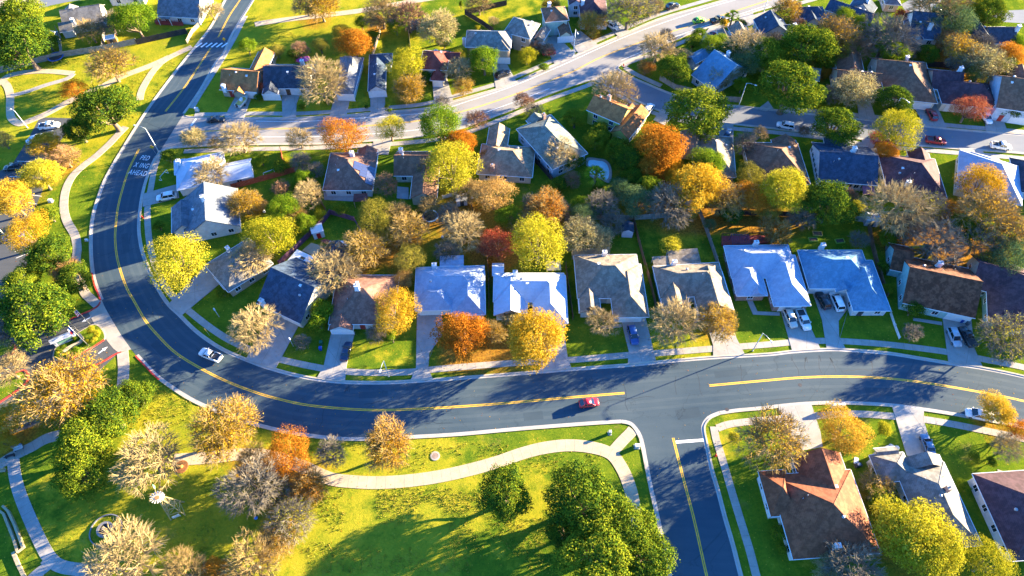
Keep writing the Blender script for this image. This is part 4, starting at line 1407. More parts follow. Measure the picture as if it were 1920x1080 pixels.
DZV = 0.15
vehicle('pickup', 411, 672, 377, 658, 'white', 'white pickup truck with black bed driving round the road bend')
vehicle('hatch', 1087, 757, 1122, 752, 'red', 'red rounded hatchback driving near the junction with a long shadow')
vehicle('suv', 1183, 613, 1191, 643, 'blue', 'light blue car facing the road in the drive of the charcoal hip house', DZV)
vehicle('sedan', 645, 672, 653, 644, 'navy', 'dark blue sedan in the drive of the pinkish brown house', DZV)
vehicle('suv', 325, 366, 298, 371, 'white', 'white car in the drive of the white-roofed house', DZV)
vehicle('suv', 1475, 582, 1489, 612, 'tan', 'off-white car at the light grey roofed house, beside a pickup', DZV)
vehicle('pickup', 1499, 584, 1514, 616, 'white', 'white pickup in the drive of the light grey roofed house', DZV)
vehicle('suv', 1553, 581, 1533, 545, 'black', 'black car beside the white van on the forked drive', DZV)
vehicle('van', 1577, 583, 1561, 547, 'white', 'white van beside the black car at the bright blue-grey house', DZV)
vehicle('suv', 1783, 617, 1796, 647, 'silver', 'silver car in the drive of the rust-roofed house', DZV)
vehicle('pickup', 1822, 646, 1805, 616, 'black', 'black pickup in the drive of the rust-roofed house', DZV)
vehicle('van', 1862, 783, 1812, 772, 'white', 'white van parked at the kerb under the gold street tree')
vehicle('sedan', 1746, 850, 1734, 818, 'steel', 'dark blue car in the drive of the slate and cream roofed house', DZV)
vehicle('pickup', 76, 237, 108, 233, 'white', 'pale blue-white pickup parked in the upper bay of the estate lot')
vehicle('sedan', 55, 264, 76, 254, 'white', 'white car half hidden by the gold tree in the estate lot')
vehicle('suv', 38, 311, 10, 314, 'black', 'dark car with red tail lamps in the estate lot')
vehicle('sedan', 10, 446, 38, 438, 'blue', 'blue car under the orange-gold tree in the estate lot')
vehicle('sedan', 391, 224, 417, 222, 'black', 'black sedan on the upper street near the junction')
vehicle('hatch', 1301, 39, 1321, 35, 'green', 'bright lime green hatchback on the upper street')
vehicle('pickup', 1334, 40, 1358, 32, 'black', 'black pickup with pale bonnet parked before the palm')
vehicle('suv', 1140, 44, 1158, 53, 'white', 'white car in a drive north of the upper street', DZV)
vehicle('sedan', 1333, 65, 1347, 63, 'maroon', 'crimson car in the drive below the columnar tree', DZV)
vehicle('suv', 1486, 237, 1461, 232, 'white', 'white estate car driving along the side street')
vehicle('suv', 1751, 222, 1743, 207, 'maroon', 'dark red car in the drive of the two-garage brown house', DZV)
vehicle('suv', 1845, 214, 1853, 226, 'white', 'white car in the drive beside the red maple', DZV)
vehicle('pickup', 1738, 261, 1773, 265, 'maroon', 'dark red pickup on the side street below the lime yellow tree')
vehicle('pickup', 1862, 271, 1893, 275, 'white', 'white pickup on the side street at the right edge')
vehicle('suv', 935, 142, 950, 136, 'black', 'black car in the drive of the tan two-storey house', DZV)
vehicle('hatch', 1022, 99, 1037, 97, 'red', 'small dark red car behind the rusty leafless tree', DZV)
vehicle('van', 1212, 210, 1220, 200, 'white', 'white van at the garage of the green-walled house', DZV)
vehicle('sedan', 1362, 256, 1367, 245, 'steel', 'steel blue car in the drive of the half charcoal house', DZV)
vehicle('sedan', 1652, 310, 1662, 296, 'silver', 'silver car under the orange-red street tree', DZV)
vehicle('suv', 1252, 14, 1270, 8, 'black', 'dark car in the shade of a drive near the upper edge', DZV)
vehicle('suv', 1750, 19, 1772, 24, 'black', 'dark car under the wide brown tree near the upper edge')

# ---- boat on its trailer
p = at(455, 191, 0.8)
t = thing('motor_boat', 'yellow and white open boat on a trailer in the brown gabled house drive', 'boat', (p.x, p.y, 0.15), R(68))
m = MB()
loft(m, [[(-2.4, -0.85, 0.6), (-2.4, 0.85, 0.6), (-2.4, 0.98, 1.25), (-2.4, -0.98, 1.25)], [(0.4, -0.85, 0.55), (0.4, 0.85, 0.55), (0.4, 1.02, 1.28), (0.4, -1.02, 1.28)],
         [(1.8, -0.45, 0.6), (1.8, 0.45, 0.6), (1.8, 0.68, 1.36), (1.8, -0.68, 1.36)], [(2.7, -0.04, 1.0), (2.7, 0.04, 1.0), (2.7, 0.06, 1.42), (2.7, -0.06, 1.42)]])
m.build('hull', plain('boat_white', (0.66, 0.64, 0.58), 0.4), t)
m = MB()
m.prism([(-2.2, -0.8), (0.5, -0.85), (1.7, -0.5), (2.2, 0), (1.7, 0.5), (0.5, 0.85), (-2.2, 0.8)], 1.27, 1.33)
m.build('deck', plain('boat_yellow', (0.55, 0.38, 0.10), 0.6), t)
m = MB()
m.box((-0.3, 0, 1.6), (0.7, 0.7, 0.6)); m.box((0.15, 0, 1.95), (0.06, 0.9, 0.4))
m.build('console', TRIM, t)
m = MB(); m.box((-2.6, 0, 1.3), (0.4, 0.4, 0.9)); m.build('outboard_motor', DARK, t)
m = MB()
m.tube((-2.3, 0, 0.42), (3.6, 0, 0.42), 0.06); m.box((-0.6, 0, 0.42), (0.1, 1.9, 0.1))
m.build('trailer_frame', METAL, t)
for s in (-1, 1):
    put(CARS['sedan']['wheel'], 'wheel', t, (-0.6, s * 1.0, 0.345))

# ================================================================ STREET FURNITURE
POLEM = plain('pole_grey', (0.42, 0.46, 0.46), 0.45, 0.5, var=0.1)


def street_lamp(bx, by, ang, label, h=8.0, arm=2.2):
    p = at(bx, by)
    t = thing('street_lamp', label, 'street lamp', (p.x, p.y, 0), ang, 'street lamps')
    m = MB()
    m.lathe([(0.20, 0.0), (0.20, 0.15), (0.12, 0.25), (0.065, h)], n=10)
    m.build('pole', POLEM, t, True)
    m = MB()
    m.path([(0, 0, h - 0.1), (arm * 0.4, 0, h + 0.28), (arm, 0, h + 0.32)], [0.06, 0.05, 0.045], 6)
    m.build('arm', POLEM, t, True)
    m = MB()
    m.lathe([(0.0, 0.12), (0.16, 0.10), (0.24, 0.0), (0.20, -0.10), (0.0, -0.12)], (0, 0, 0), 10)
    m.v = [(x * 1.7 + arm + 0.3, y * 0.8, z + h + 0.30) for x, y, z in m.v]
    m.build('lamp_head', TRIM, t, True)
    return t


street_lamp(729, 706, R(-100), 'tall street lamp on the verge in front of the pinkish brown house', 7.0)
street_lamp(1411, 658, R(-60), 'tall street lamp on the verge before the light grey roofed house', 7.5)
street_lamp(297, 283, R(165), 'street lamp reaching over the main road at the upper street corner', 8.0, 2.6)
street_lamp(1664, 226, R(-60), 'street lamp between the round green oak and the lime yellow tree', 8.0)
street_lamp(1385, 199, R(-30), 'street lamp by the bright green bush on the side street', 8.0)
street_lamp(1075, 104, R(-80), 'street lamp on the verge beside the mint house drive', 9.0)
street_lamp(52, 240, R(160), 'white-headed lamp post at the bend of the meadow path', 6.0, 0.8)
street_lamp(1432, 22, R(200), 'thin street lamp near the palm on the upper street', 9.0)
street_lamp(14, 446, R(120), 'lamp post under the gold tree at the left edge of the lot', 6.0, 0.8)


def post_lamp(bx, by, label):
    p = at(bx, by)
    t = thing('post_lamp', label, 'post lamp', (p.x, p.y, 0), 0, 'garden post lamps')
    m = MB(); m.lathe([(0.12, 0), (0.09, 0.2), (0.06, 2.6)], n=8); m.build('pole', POLEM, t, True)
    m = MB(); m.lathe([(0.07, 2.6), (0.16, 2.75), (0.17, 3.4), (0.10, 3.55), (0.0, 3.6)], n=8); m.build('lamp_head', TRIM, t)


post_lamp(411, 594, 'white-topped post lamp on the lawn of the tan hip house')
post_lamp(550, 649, 'white-topped post lamp between slate house driveway and leafless bush')


def diamond_sign(bx, by, ang, label, col=(0.62, 0.33, 0.02)):
    p = at(bx, by)
    t = thing('warning_sign', label, 'road sign', (p.x, p.y, 0), ang, 'yellow warning signs')
    m = MB(); m.tube((0, 0, 0), (0, 0, 2.9), 0.04, n=6); m.build('post', METAL, t)
    m = MB()
    a = 0.62
    vs = [(0, -0.05, 2.4 - a), (a, -0.05, 2.4), (0, -0.05, 2.4 + a), (-a, -0.05, 2.4)]
    m.raw(vs + [(x, y - 0.02, z) for x, y, z in vs], [(0, 1, 2, 3), (7, 6, 5, 4), (0, 4, 5, 1), (1, 5, 6, 2), (2, 6, 7, 3), (3, 7, 4, 0)])
    m.build('sign_panel', plain('sign_yellow', col, 0.5, var=0.08), t)


diamond_sign(393, 629, R(-40), 'orange-yellow diamond sign on the verge above the white pickup')
diamond_sign(292, 288, R(10), 'yellow diamond sign at the corner by the painted road words')
diamond_sign(425, 86, R(0), 'yellow diamond crossing sign at the zebra crosswalk')


def hydrant(bx, by, label):
    p = at(bx, by)
    t = thing('fire_hydrant', label, 'fire hydrant', (p.x, p.y, 0.0), 0, 'red fire hydrants')
    m = MB()
    m.lathe([(0.20, 0), (0.20, 0.06), (0.14, 0.1), (0.14, 0.62), (0.18, 0.66), (0.15, 0.8), (0.05, 0.9), (0.0, 0.92)], n=10)
    for a in (0, PI / 2, PI):
        m.tube((0, 0, 0.5), (0.24 * math.cos(a), 0.24 * math.sin(a), 0.5), 0.07, n=8)
    m.build('barrel', plain('hydrant_red', (0.55, 0.03, 0.02), 0.4), t, True)


hydrant(268, 409, 'red fire hydrant by the kerb of the grey gabled house')
hydrant(1341, 855, 'red fire hydrant on the verge of the side road')
hydrant(1169, 124, 'red fire hydrant at the corner of the side street')


def box_on_pad(name, cat, bx, by, d, mat_, label, z=0.0, rz=0.0, lid=None):
    p = at(bx, by)
    t = thing(name, label, cat, (p.x, p.y, z), rz)
    m = MB()
    m.box((0, 0, d[2] / 2 + 0.08), d, taper=0.94)
    m.build('cabinet', mat_, t)
    m = MB()
    m.box((0, 0, d[2] + 0.12), (d[0] + 0.08, d[1] + 0.08, 0.08), taper=0.8)
    m.build('lid', lid or mat_, t)
    m = MB(); m.box((0, 0, 0.04), (d[0] + 0.3, d[1] + 0.3, 0.08)); m.build('pad', CONC_D, t)


UTIL = plain('utility_white', (0.62, 0.62, 0.58), 0.6)
UTIL_G = plain('utility_green', (0.16, 0.34, 0.26), 0.6)
box_on_pad('utility_box', 'utility box', 1194, 838, (0.9, 0.7, 0.8), UTIL, 'white utility box beside the kerb of the side road')
box_on_pad('utility_pedestal', 'utility box', 1143, 813, (0.5, 0.5, 1.1), UTIL_G, 'small green pedestal with white lid on the lit grass tip', lid=UTIL)
box_on_pad('utility_box', 'utility box', 96, 378, (0.9, 0.7, 0.7), UTIL, 'white box on the grass below the bright yellow lot tree')
box_on_pad('utility_box', 'utility box', 370, 208, (1.0, 0.6, 1.0), UTIL, 'white box at the corner of the brown gabled house lawn')
box_on_pad('utility_box', 'utility box', 163, 451, (0.6, 0.4, 0.4), UTIL, 'low pale box on the grass between footpath and road')
p = at(816, 855, 0.0)
t = thing('manhole_cover', 'round pale concrete manhole ring in the lit park grass', 'manhole cover', (p.x, p.y, 0), 0)
m = MB(); m.lathe([(0.95, 0), (0.95, 0.10), (0.62, 0.12), (0.62, 0.10)], n=20, cap=False); m.build('rim', CONC, t)
m = MB(); m.lathe([(0.60, 0.04), (0.60, 0.11), (0, 0.12)], n=20); m.build('lid', plain('lid_brown', (0.26, 0.19, 0.15), 0.8), t)
# covers let into the road
for k, (x, y) in enumerate([(1500, 722), (1363, 768)]):
    p = at(x, y)
    m = MB(); m.lathe([(0.42, 0.0), (0.42, 0.022), (0.0, 0.024)], n=16)
    o = m.build('road_manhole', DARK, loc=(p.x, p.y, 0))
    tag(o, ['round iron cover in the road below the curved yellow line', 'round iron cover in the road at the mouth of the side road'][k], 'manhole cover', 'iron covers in the road')

# cluster mailbox
p = at(1568, 764)
t = thing('cluster_mailbox', 'row of white communal mailboxes on the verge by the kerb', 'mailbox', (p.x, p.y, 0), R(4))
for i in range(3):
    m = MB(); m.box((-0.9 + i * 0.9, 0, 0.95), (0.78, 0.5, 1.3)); m.build('box_unit', UTIL, t)
    m = MB(); m.box((-0.9 + i * 0.9, 0, 0.15), (0.3, 0.3, 0.3)); m.build('pedestal', METAL, t)

# wheelie bins
def bin_(bx, by, col, label, rz=0.0):
    p = at(bx, by)
    t = thing('wheeled_bin', label, 'bin', (p.x, p.y, 0.0), rz, 'wheeled rubbish bins')
    m = MB(); m.box((0, 0, 0.55), (0.5, 0.55, 0.95), taper=1.18); m.build('tub', plain('bin_' + col, dict(blue=(0.01, 0.05, 0.32), green=(0.02, 0.12, 0.06), grey=(0.08, 0.09, 0.1))[col], 0.5), t)
    m = MB(); m.box((0, 0.02, 1.07), (0.64, 0.72, 0.09), taper=0.9); m.build('lid', plain('bin_' + col, (0, 0, 0)), t)
    for s in (-1, 1):
        m = MB(); m.tube((s * 0.22, 0.27, 0.12), (s * 0.30, 0.27, 0.12), 0.12, n=10); m.build('wheel', TYRE, t)


bin_(602, 656, 'blue', 'blue bin on the shaded lawn beside the dark sedan drive')
bin_(603, 645, 'green', 'green bin behind the blue one on the shaded lawn')
bin_(1595, 582, 'blue', 'blue bin by the wall of the bright blue-grey house')
bin_(1801, 604, 'blue', 'blue bin at the garage of the rust-roofed house')
bin_(1812, 609, 'grey', 'dark bin at the right of the rust house garage')
bin_(694, 158, 'blue', 'blue bin beside the narrow bluish roofed house')

# ================================================================ FENCES
FW = {k: plain('fence_' + k, c, 0.9, var=0.35, scale=1.2, spec=0.1) for k, c in dict(grey=(0.26, 0.24, 0.21), brown=(0.20, 0.12, 0.075), red=(0.36, 0.09, 0.045), purple=(0.16, 0.075, 0.12), black=(0.05, 0.045, 0.045), white=(0.66, 0.66, 0.64), tan=(0.42, 0.32, 0.2)).items()}


def fence(pts, col, label, h=1.85):
    w = P(pts)
    c = w[0]
    t = thing('board_fence', label, 'fence', (c.x, c.y, 0), 0, 'garden fences')
    r = random.Random(len(label))
    mb = MB()
    posts = []
    for a, b in zip(w[:-1], w[1:]):
        d = b - a; L_ = d.length
        an = math.atan2(d.y, d.x); d.normalize()
        n = max(1, int(L_ / 0.30))
        for i in range(n):
            q = a + d * (i + 0.5) * L_ / n - c
            hh = h + r.uniform(-0.04, 0.04)
            mb.box((q.x, q.y, hh / 2 + 0.03), (L_ / n - 0.012, 0.025, hh), an)
        nrm = Vector((-d.y, d.x, 0)) * 0.05
        mid = (a + b) / 2 - c + nrm
        for z in (0.4, h - 0.35):
            mb.box((mid.x, mid.y, z), (L_, 0.05, 0.09), an)
        k = max(1, int(L_ / 2.6))
        for i in range(k):
            posts.append(a + d * (i * L_ / k) - c + nrm * 2)
    posts.append(w[-1] - c)
    mb.build('board_panel', FW[col], t)
    for q in posts[:90]:
        m = MB(); m.box((q.x, q.y, (h + 0.12) / 2), (0.10, 0.10, h + 0.12)); m.build('post', FW[col], t)
    return t


fence([(-10, 140), (60, 121), (120, 107), (195, 95)], 'grey', 'long weathered fence behind the dark oaks and round trampoline')
fence([(195, 95), (258, 82)], 'grey', 'weathered fence section below the orange shed')
fence([(258, 84), (300, 74), (352, 63)], 'black', 'low dark fence along the lit meadow below the red deck')
fence([(118, 106), (114, 72), (108, 58)], 'grey', 'fence beside the round trampoline running up to the tan-roofed house')
fence([(195, 95), (198, 62)], 'grey', 'short fence right of the tan-roofed house yard')
fence([(352, 82), (362, 62), (374, 50)], 'tan', 'stepped tan stone-coloured fence beside the crosswalk road', 1.4)
fence([(436, 355), (480, 343), (535, 328), (555, 322)], 'red', 'red-brown board fence between white roof and grey gabled house')
fence([(535, 320), (528, 285)], 'red', 'dark fence at the right of the fenced corner lawn')
fence([(615, 402), (605, 385), (595, 366)], 'brown', 'brown fence below the cream leafless fence tree')
fence([(525, 498), (575, 450), (610, 415), (620, 402)], 'purple', 'purple-stained fence behind the red-door shed and deck')
fence([(620, 402), (665, 415), (680, 440)], 'purple', 'dark purple fence behind the shaded yard with furniture')
fence([(1186, 413), (1250, 408), (1310, 400)], 'grey', 'back fence of the empty fenced lawn')
fence([(1310, 400), (1325, 440), (1342, 490), (1350, 520)], 'grey', 'right fence of the empty fenced lawn')
fence([(1186, 413), (1198, 460), (1210, 505), (1220, 540), (1228, 575)], 'brown', 'left fence of the empty fenced lawn')
fence([(1060, 413), (1120, 412), (1186, 413)], 'grey', 'shaded fence behind the storage shed')
fence([(1340, 402), (1420, 404), (1530, 408)], 'black', 'shaded back fence above the orange-tan tree yard')
fence([(1590, 413), (1625, 417)], 'grey', 'pale fence piece beside the pale garden shed')
fence([(1625, 417), (1632, 460), (1642, 500), (1660, 560)], 'brown', 'fence between bright blue-grey and rust-roofed houses')
fence([(1472, 460), (1490, 510), (1510, 545)], 'brown', 'brown fence between light grey and bright blue-grey houses')
fence([(1060, 500), (1066, 545), (1074, 600)], 'brown', 'narrow fence right of the near-white roof')
fence([(912, 470), (916, 520), (917, 580)], 'brown', 'narrow fence between pale blue-grey and near-white roofs')
fence([(1668, 588), (1676, 612), (1685, 636)], 'white', 'low white picket row on the lawn of the rust-roofed house', 0.9)
fence([(985, 285), (1010, 312), (1036, 342)], 'black', 'dark fence left of the large sage grey house')
fence([(1236, 150), (1265, 168), (1300, 176), (1350, 190), (1385, 192)], 'grey', 'corner fence along the side street under the magnolia')
fence([(700, 108), (708, 80), (714, 62)], 'tan', 'pale lit fence right of the big round orange tree')
fence([(770, 95), (766, 52)], 'black', 'dark fence behind the bluish roofed house garden')
fence([(872, 28), (905, 48), (925, 62)], 'black', 'black fence at the left of the far green lawn')
fence([(872, 28), (915, 18), (950, 10)], 'black', 'black fence at the back of the far green lawn')
fence([(515, 120), (520, 108)], 'tan', 'tan fence stub by the dark grey house')
fence([(1700, 124), (1760, 126), (1790, 130)], 'black', 'shaded fence behind the big brown roof garden')
fence([(830, 373), (856, 366)], 'white', 'white panel fence left of the white metal shed', 1.2)
fence([(877, 368), (886, 395)], 'black', 'dark fence right of the white metal shed')

# ================================================================ SHEDS, DECKS, GARDEN THINGS
def shed(px, py, w, d, h, ang, wallc, roofc, label, doorc=None, name='garden_shed', pitch=0.5):
    p = at(px, py)
    t = thing(name, label, 'shed', (p.x, p.y, 0), ang, 'garden sheds')
    m = MB(); m.box((0, 0, h / 2), (w, d, h))
    for x in (-w / 2 + 0.0, w / 2 - 0.0):
        m.poly([(x, -d / 2, h), (x, d / 2, h), (x, 0, h + pitch * d / 2)])
    m.build('wall', wallc, t)
    m = MB()
    e = 0.15
    z0 = h - pitch * e
    zr = h + pitch * d / 2
    A = [(-w / 2 - e, -d / 2 - e, z0), (w / 2 + e, -d / 2 - e, z0), (w / 2 + e, 0, zr), (-w / 2 - e, 0, zr), (w / 2 + e, d / 2 + e, z0), (-w / 2 - e, d / 2 + e, z0)]
    B = [(x, y, z + 0.08) for x, y, z in A]
    m.raw(A + B, [(6, 7, 8, 9), (9, 8, 10, 11), (3, 2, 1, 0), (5, 4, 2, 3), (0, 1, 7, 6), (1, 2, 8, 7), (2, 4, 10, 8), (4, 5, 11, 10), (5, 3, 9, 11), (3, 0, 6, 9)])
    m.build('roof', roofc, t)
    m = MB(); m.box((0, -d / 2 - 0.03, 0.95), (0.95, 0.06, 1.8)); dd = m.build('door', doorc or DOORM[2], t)
    m = MB(); m.tube((0.3, -d / 2 - 0.06, 0.95), (0.3, -d / 2 - 0.14, 0.95), 0.03, n=6); m.build('door_handle', METAL, dd)
    return t


SHW = plain('shed_white', (0.62, 0.62, 0.62), 0.6, var=0.12)
SHG = plain('shed_grey', (0.30, 0.33, 0.38), 0.7, var=0.2)
shed(598, 440, 2.6, 2.4, 2.4, R(20), SHW, SHW, 'small white shed with bright red door by the purple fence', plain('door_bright_red', (0.60, 0.02, 0.02), 0.5))
shed(866, 380, 2.6, 2.2, 2.0, R(8), SHW, SHW, 'white metal shed beside the white panel fence')
shed(1175, 437, 2.8, 2.6, 2.3, R(85), board_mat('blue', (0.42, 0.52, 0.62)), roof_mat('charcoal', *ROOFS['charcoal']), 'blue-grey storage shed with half dark roof beside the empty lawn', DOORM[2])
shed(1630, 417, 3.0, 2.6, 2.2, R(-8), SHG, plain('shed_roof_pale', (0.42, 0.45, 0.5), 0.6), 'pale roofed garden shed in the shade of the cream leafless tree')
shed(213, 80, 2.6, 2.2, 2.1, R(15), plain('shed_orange', (0.50, 0.25, 0.08), 0.7), SHW, 'orange-walled shed with white roof by the weathered fence')
shed(104, 74, 2.6, 2.4, 2.1, R(-10), SHG, SHW, 'pale shed at the left of the tan-roofed house yard')
shed(778, 52, 3.0, 2.4, 2.1, R(12), SHG, plain('shed_roof_dark', (0.06, 0.075, 0.10), 0.6), 'dark roofed shed at the end of the far narrow garden')


def deck(pts, mat_, label, rail=None, name='garden_deck', z=0.35, group=None):
    w = P(pts)
    c = sum(w, Vector()) / len(w)
    t = thing(name, label, 'deck', (c.x, c.y, 0), 0, 'garden decks and patios')
    m = MB()
    a = w[1] - w[0]; b = w[-1] - w[0]
    n = max(3, int(b.length / 0.28))
    for i in range(n):
        f0, f1 = (i + 0.04) / n, (i + 0.96) / n
        q = [w[0] + b * f0, w[1] + (w[2] - w[1]) * f0, w[1] + (w[2] - w[1]) * f1, w[0] + b * f1]
        m.prism([((v - c).x, (v - c).y) for v in q], z - 0.05, z)
    m.prism([((v - c).x * 0.985, (v - c).y * 0.985) for v in w], 0.0, z - 0.06)
    m.build('floor_boards', mat_, t)
    if rail:
        m = MB()
        cl = [v - c for v in w]
        for p_, q_ in zip(cl, cl[1:] + cl[:1]):
            m.tube((p_.x, p_.y, z + 1.0), (q_.x, q_.y, z + 1.0), 0.06, n=4)
            k = int((q_ - p_).length / 1.2) + 1
            for i in range(k):
                v = p_.lerp(q_, i / k)
                m.tube((v.x, v.y, z - 0.05), (v.x, v.y, z + 1.0), 0.045, n=4)
        m.build('railing', rail, t)
    return t


WOOD_R = plain('deck_red', (0.33, 0.055, 0.05), 0.8, var=0.3)
WOOD_T = plain('deck_tan', (0.42, 0.32, 0.20), 0.8, var=0.3)
deck([(1352, 462), (1352, 444), (1446, 442), (1440, 457)][::-1], WOOD_R, 'red deck along the back of the light grey roofed house', FW['red'])
deck([(1072, 487), (1072, 468), (1142, 465), (1142, 482)], WOOD_T, 'tan railed deck behind the charcoal hip house', FW['tan'])
deck([(567, 470), (584, 456), (606, 463), (592, 482)], CONC_T, 'pale tan patio slab beside the purple fence', z=0.2)
deck([(601, 452), (610, 449), (645, 458), (625, 466)], WOOD_R, 'dark red deck at the back of the slate house', z=0.22)
deck([(1660, 472), (1660, 455), (1690, 462), (1692, 470)], FW['grey'], 'grey railed deck behind the rust-roofed house', FW['tan'])
deck([(1546, 130), (1544, 112), (1568, 113), (1570, 128)], WOOD_R, 'faded red raised deck behind the brown gabled house', FW['red'], z=1.2)
deck([(292, 46), (345, 49), (343, 37), (296, 36)], WOOD_R, 'red deck below the grey roofed house by the crosswalk road', FW['red'], z=0.9)
deck([(608, 375), (665, 378), (664, 362), (607, 361)], concrete_mat('stone', (0.36, 0.35, 0.34)), 'stone patio behind the solar panel house', z=0.12)
deck([(744, 372), (766, 374), (766, 352), (745, 350)], concrete_mat('stone', (0.36, 0.35, 0.34)), 'shaded patio beside the slate-roofed back wing', z=0.12)

# patio roof on posts behind the solar panel house
def canopy(px, py, w, d, h, ang, mat_, label, name='patio_canopy', peak=0.0):
    p = at(px, py)
    t = thing(name, label, 'canopy', (p.x, p.y, 0), ang, 'garden canopies')
    m = MB()
    if peak:
        c = [(-w / 2, -d / 2, h), (w / 2, -d / 2, h), (w / 2, d / 2, h), (-w / 2, d / 2, h)]
        m.raw(c + [(x, y, z - 0.12) for x, y, z in c] + [(0, 0, h + peak), (0, 0, h + peak - 0.12)], [(0, 1, 8), (1, 2, 8), (2, 3, 8), (3, 0, 8), (5, 4, 9), (6, 5, 9), (7, 6, 9), (4, 7, 9), (0, 4, 5, 1), (1, 5, 6, 2), (2, 6, 7, 3), (3, 7, 4, 0)])
    else:
        n = int(w / 0.5)
        m.box((0, 0, h), (w, d, 0.1))
        for i in range(n):
            m.box((-w / 2 + (i + 0.5) * w / n, 0, h + 0.075), (0.06, d, 0.05))
    m.build('roof', mat_, t)
    for x in (-w / 2 + 0.15, w / 2 - 0.15):
        for y in (-d / 2 + 0.15, d / 2 - 0.15):
            m = MB(); m.box((x, y, (h - 0.12) / 2), (0.12, 0.12, h - 0.12)); m.build('post', FW['tan'], t)
    return t


canopy(679, 383, 3.4, 2.6, 2.5, R(3), roof_mat('redbrown', *ROOFS['redbrown']), 'reddish brown patio roof behind the solar panel house')
canopy(1622, 369, 3.0, 3.0, 2.3, R(-10), plain('gazebo_maroon', (0.24, 0.075, 0.10), 0.8), 'maroon pyramid gazebo behind the slate blue roof', 'garden_gazebo', 1.0)
canopy(1037, 508, 3.4, 2.8, 2.2, R(2), plain('gazebo_tan', (0.45, 0.36, 0.24), 0.8), 'tan gazebo behind the near-white roof', 'garden_gazebo', 0.6)
# pergola of open beams on the red deck
p = at(1383, 460)
t = thing('pergola', 'open beam pergola over the red deck', 'pergola', (p.x, p.y, 0), R(-2))
m = MB()
for i in range(9):
    m.box((-2.0 + i * 0.5, 0, 2.6), (0.06, 3.0, 0.12))
for y in (-1.3, 1.3):
    m.box((0, y, 2.48), (4.4, 0.08, 0.12))
m.build('beam', FW['purple'], t)
for x in (-1.9, 1.9):
    for y in (-1.3, 1.3):
        m = MB(); m.box((x, y, 1.2), (0.12, 0.12, 2.4)); m.build('post', FW['purple'], t)

# solar panels and skylights sit on roofs as parts of their house
SOLAR = plain('solar_blue', (0.012, 0.026, 0.095), 0.35, 0.0, var=0.15, scale=2.0, spec=0.8)
H = HOUSES['C1']
for (x, y, w, d) in [(672, 318, 1.7, 2.6), (683, 322, 1.7, 4.2), (694, 326, 1.7, 6.2)]:
    q = at(x, y, 4.0); lx, ly = H['loc'](q)
    m = MB()
    e = 0.09
    c = [(lx - w / 2, ly - d / 2), (lx + w / 2, ly - d / 2), (lx + w / 2, ly + d / 2), (lx - w / 2, ly + d / 2)]
    zs = [H['rz'](*k) for k in c]
    # one flat tilted board following the slope
    sx = ((zs[1] + zs[2]) - (zs[0] + zs[3])) / (2 * w); z0 = H['rz'](lx, ly)
    vs = [(cx, cy, z0 + sx * (cx - lx) + 0.16) for cx, cy in c]
    m.raw(vs + [(a, b, z - 0.06) for a, b, z in vs], [(0, 1, 2, 3), (7, 6, 5, 4), (0, 4, 5, 1), (1, 5, 6, 2), (2, 6, 7, 3), (3, 7, 4, 0)])
    pn = m.build('solar_panel', SOLAR, H['obj'])
    m = MB()
    for k in range(int(d / 1.0) + 1):
        yy = ly - d / 2 + k * d / int(d / 1.0)
        m.path([(lx - w / 2, yy, z0 - sx * w / 2 + 0.17), (lx + w / 2, yy, z0 + sx * w / 2 + 0.17)], [0.018, 0.018], 4)
    m.build('panel_frame', DARK, pn)
H = HOUSES['A4']
q = at(563, 487, 2.6)
t = thing('patio_roof', 'flat white patio roof with two dark skylights behind the slate house', 'patio roof', (q.x, q.y, 0), H['ang'])
m = MB(); m.box((0, 0, 2.6), (5.0, 4.2, 0.14)); m.build('roof', TRIM, t)
for y in (-0.55, 0.55):
    m = MB(); m.box((0.3, y, 2.72), (1.1, 0.75, 0.12)); m.build('skylight', GLASS, t)
for x in (-2.3, 2.3):
    for y in (-1.9, 1.9):
        m = MB(); m.box((x, y, 1.26), (0.12, 0.12, 2.52)); m.build('post', TRIM, t)

# trampolines
def trampoline(px, py, r, label, ringc):
    p = at(px, py, 0.9)
    t = thing('trampoline', label, 'trampoline', (p.x, p.y, 0), 0.4, 'garden trampolines')
    m = MB(); m.lathe([(r * 0.82, 0.86), (r * 0.82, 0.89), (0, 0.89)], n=28); m.build('jumping_mat', DARK, t)
    m = MB(); m.lathe([(r * 0.83, 0.88), (r * 0.83, 0.94), (r, 0.94), (r, 0.86)], n=28, cap=False); m.build('pad_ring', ringc, t)
    for i in range(6):
        a = i * PI / 3
        m = MB(); m.path([(r * math.cos(a), r * math.sin(a), 0), (r * math.cos(a), r * math.sin(a), 0.88)], [0.04, 0.04], 6); m.build('leg', METAL, t)
    return t


PADB = plain('pad_blue', (0.16, 0.30, 0.55), 0.6)
trampoline(807, 405, 2.0, 'round trampoline with pale blue rim in the middle backyard', PADB)
trampoline(104, 106, 2.3, 'round trampoline with blue rim below the big dark oaks', plain('pad_navy', (0.03, 0.10, 0.35), 0.6))
p = at(640, 464)
t = thing('garden_table', 'round white table beside the slate house back deck', 'table', (p.x, p.y, 0), 0)
m = MB(); m.lathe([(1.5, 0.7), (1.5, 0.78), (0, 0.80)], n=20); m.build('table_top', SHW, t)
m = MB(); m.lathe([(0.4, 0), (0.1, 0.1), (0.1, 0.7)], n=10); m.build('base', METAL, t)

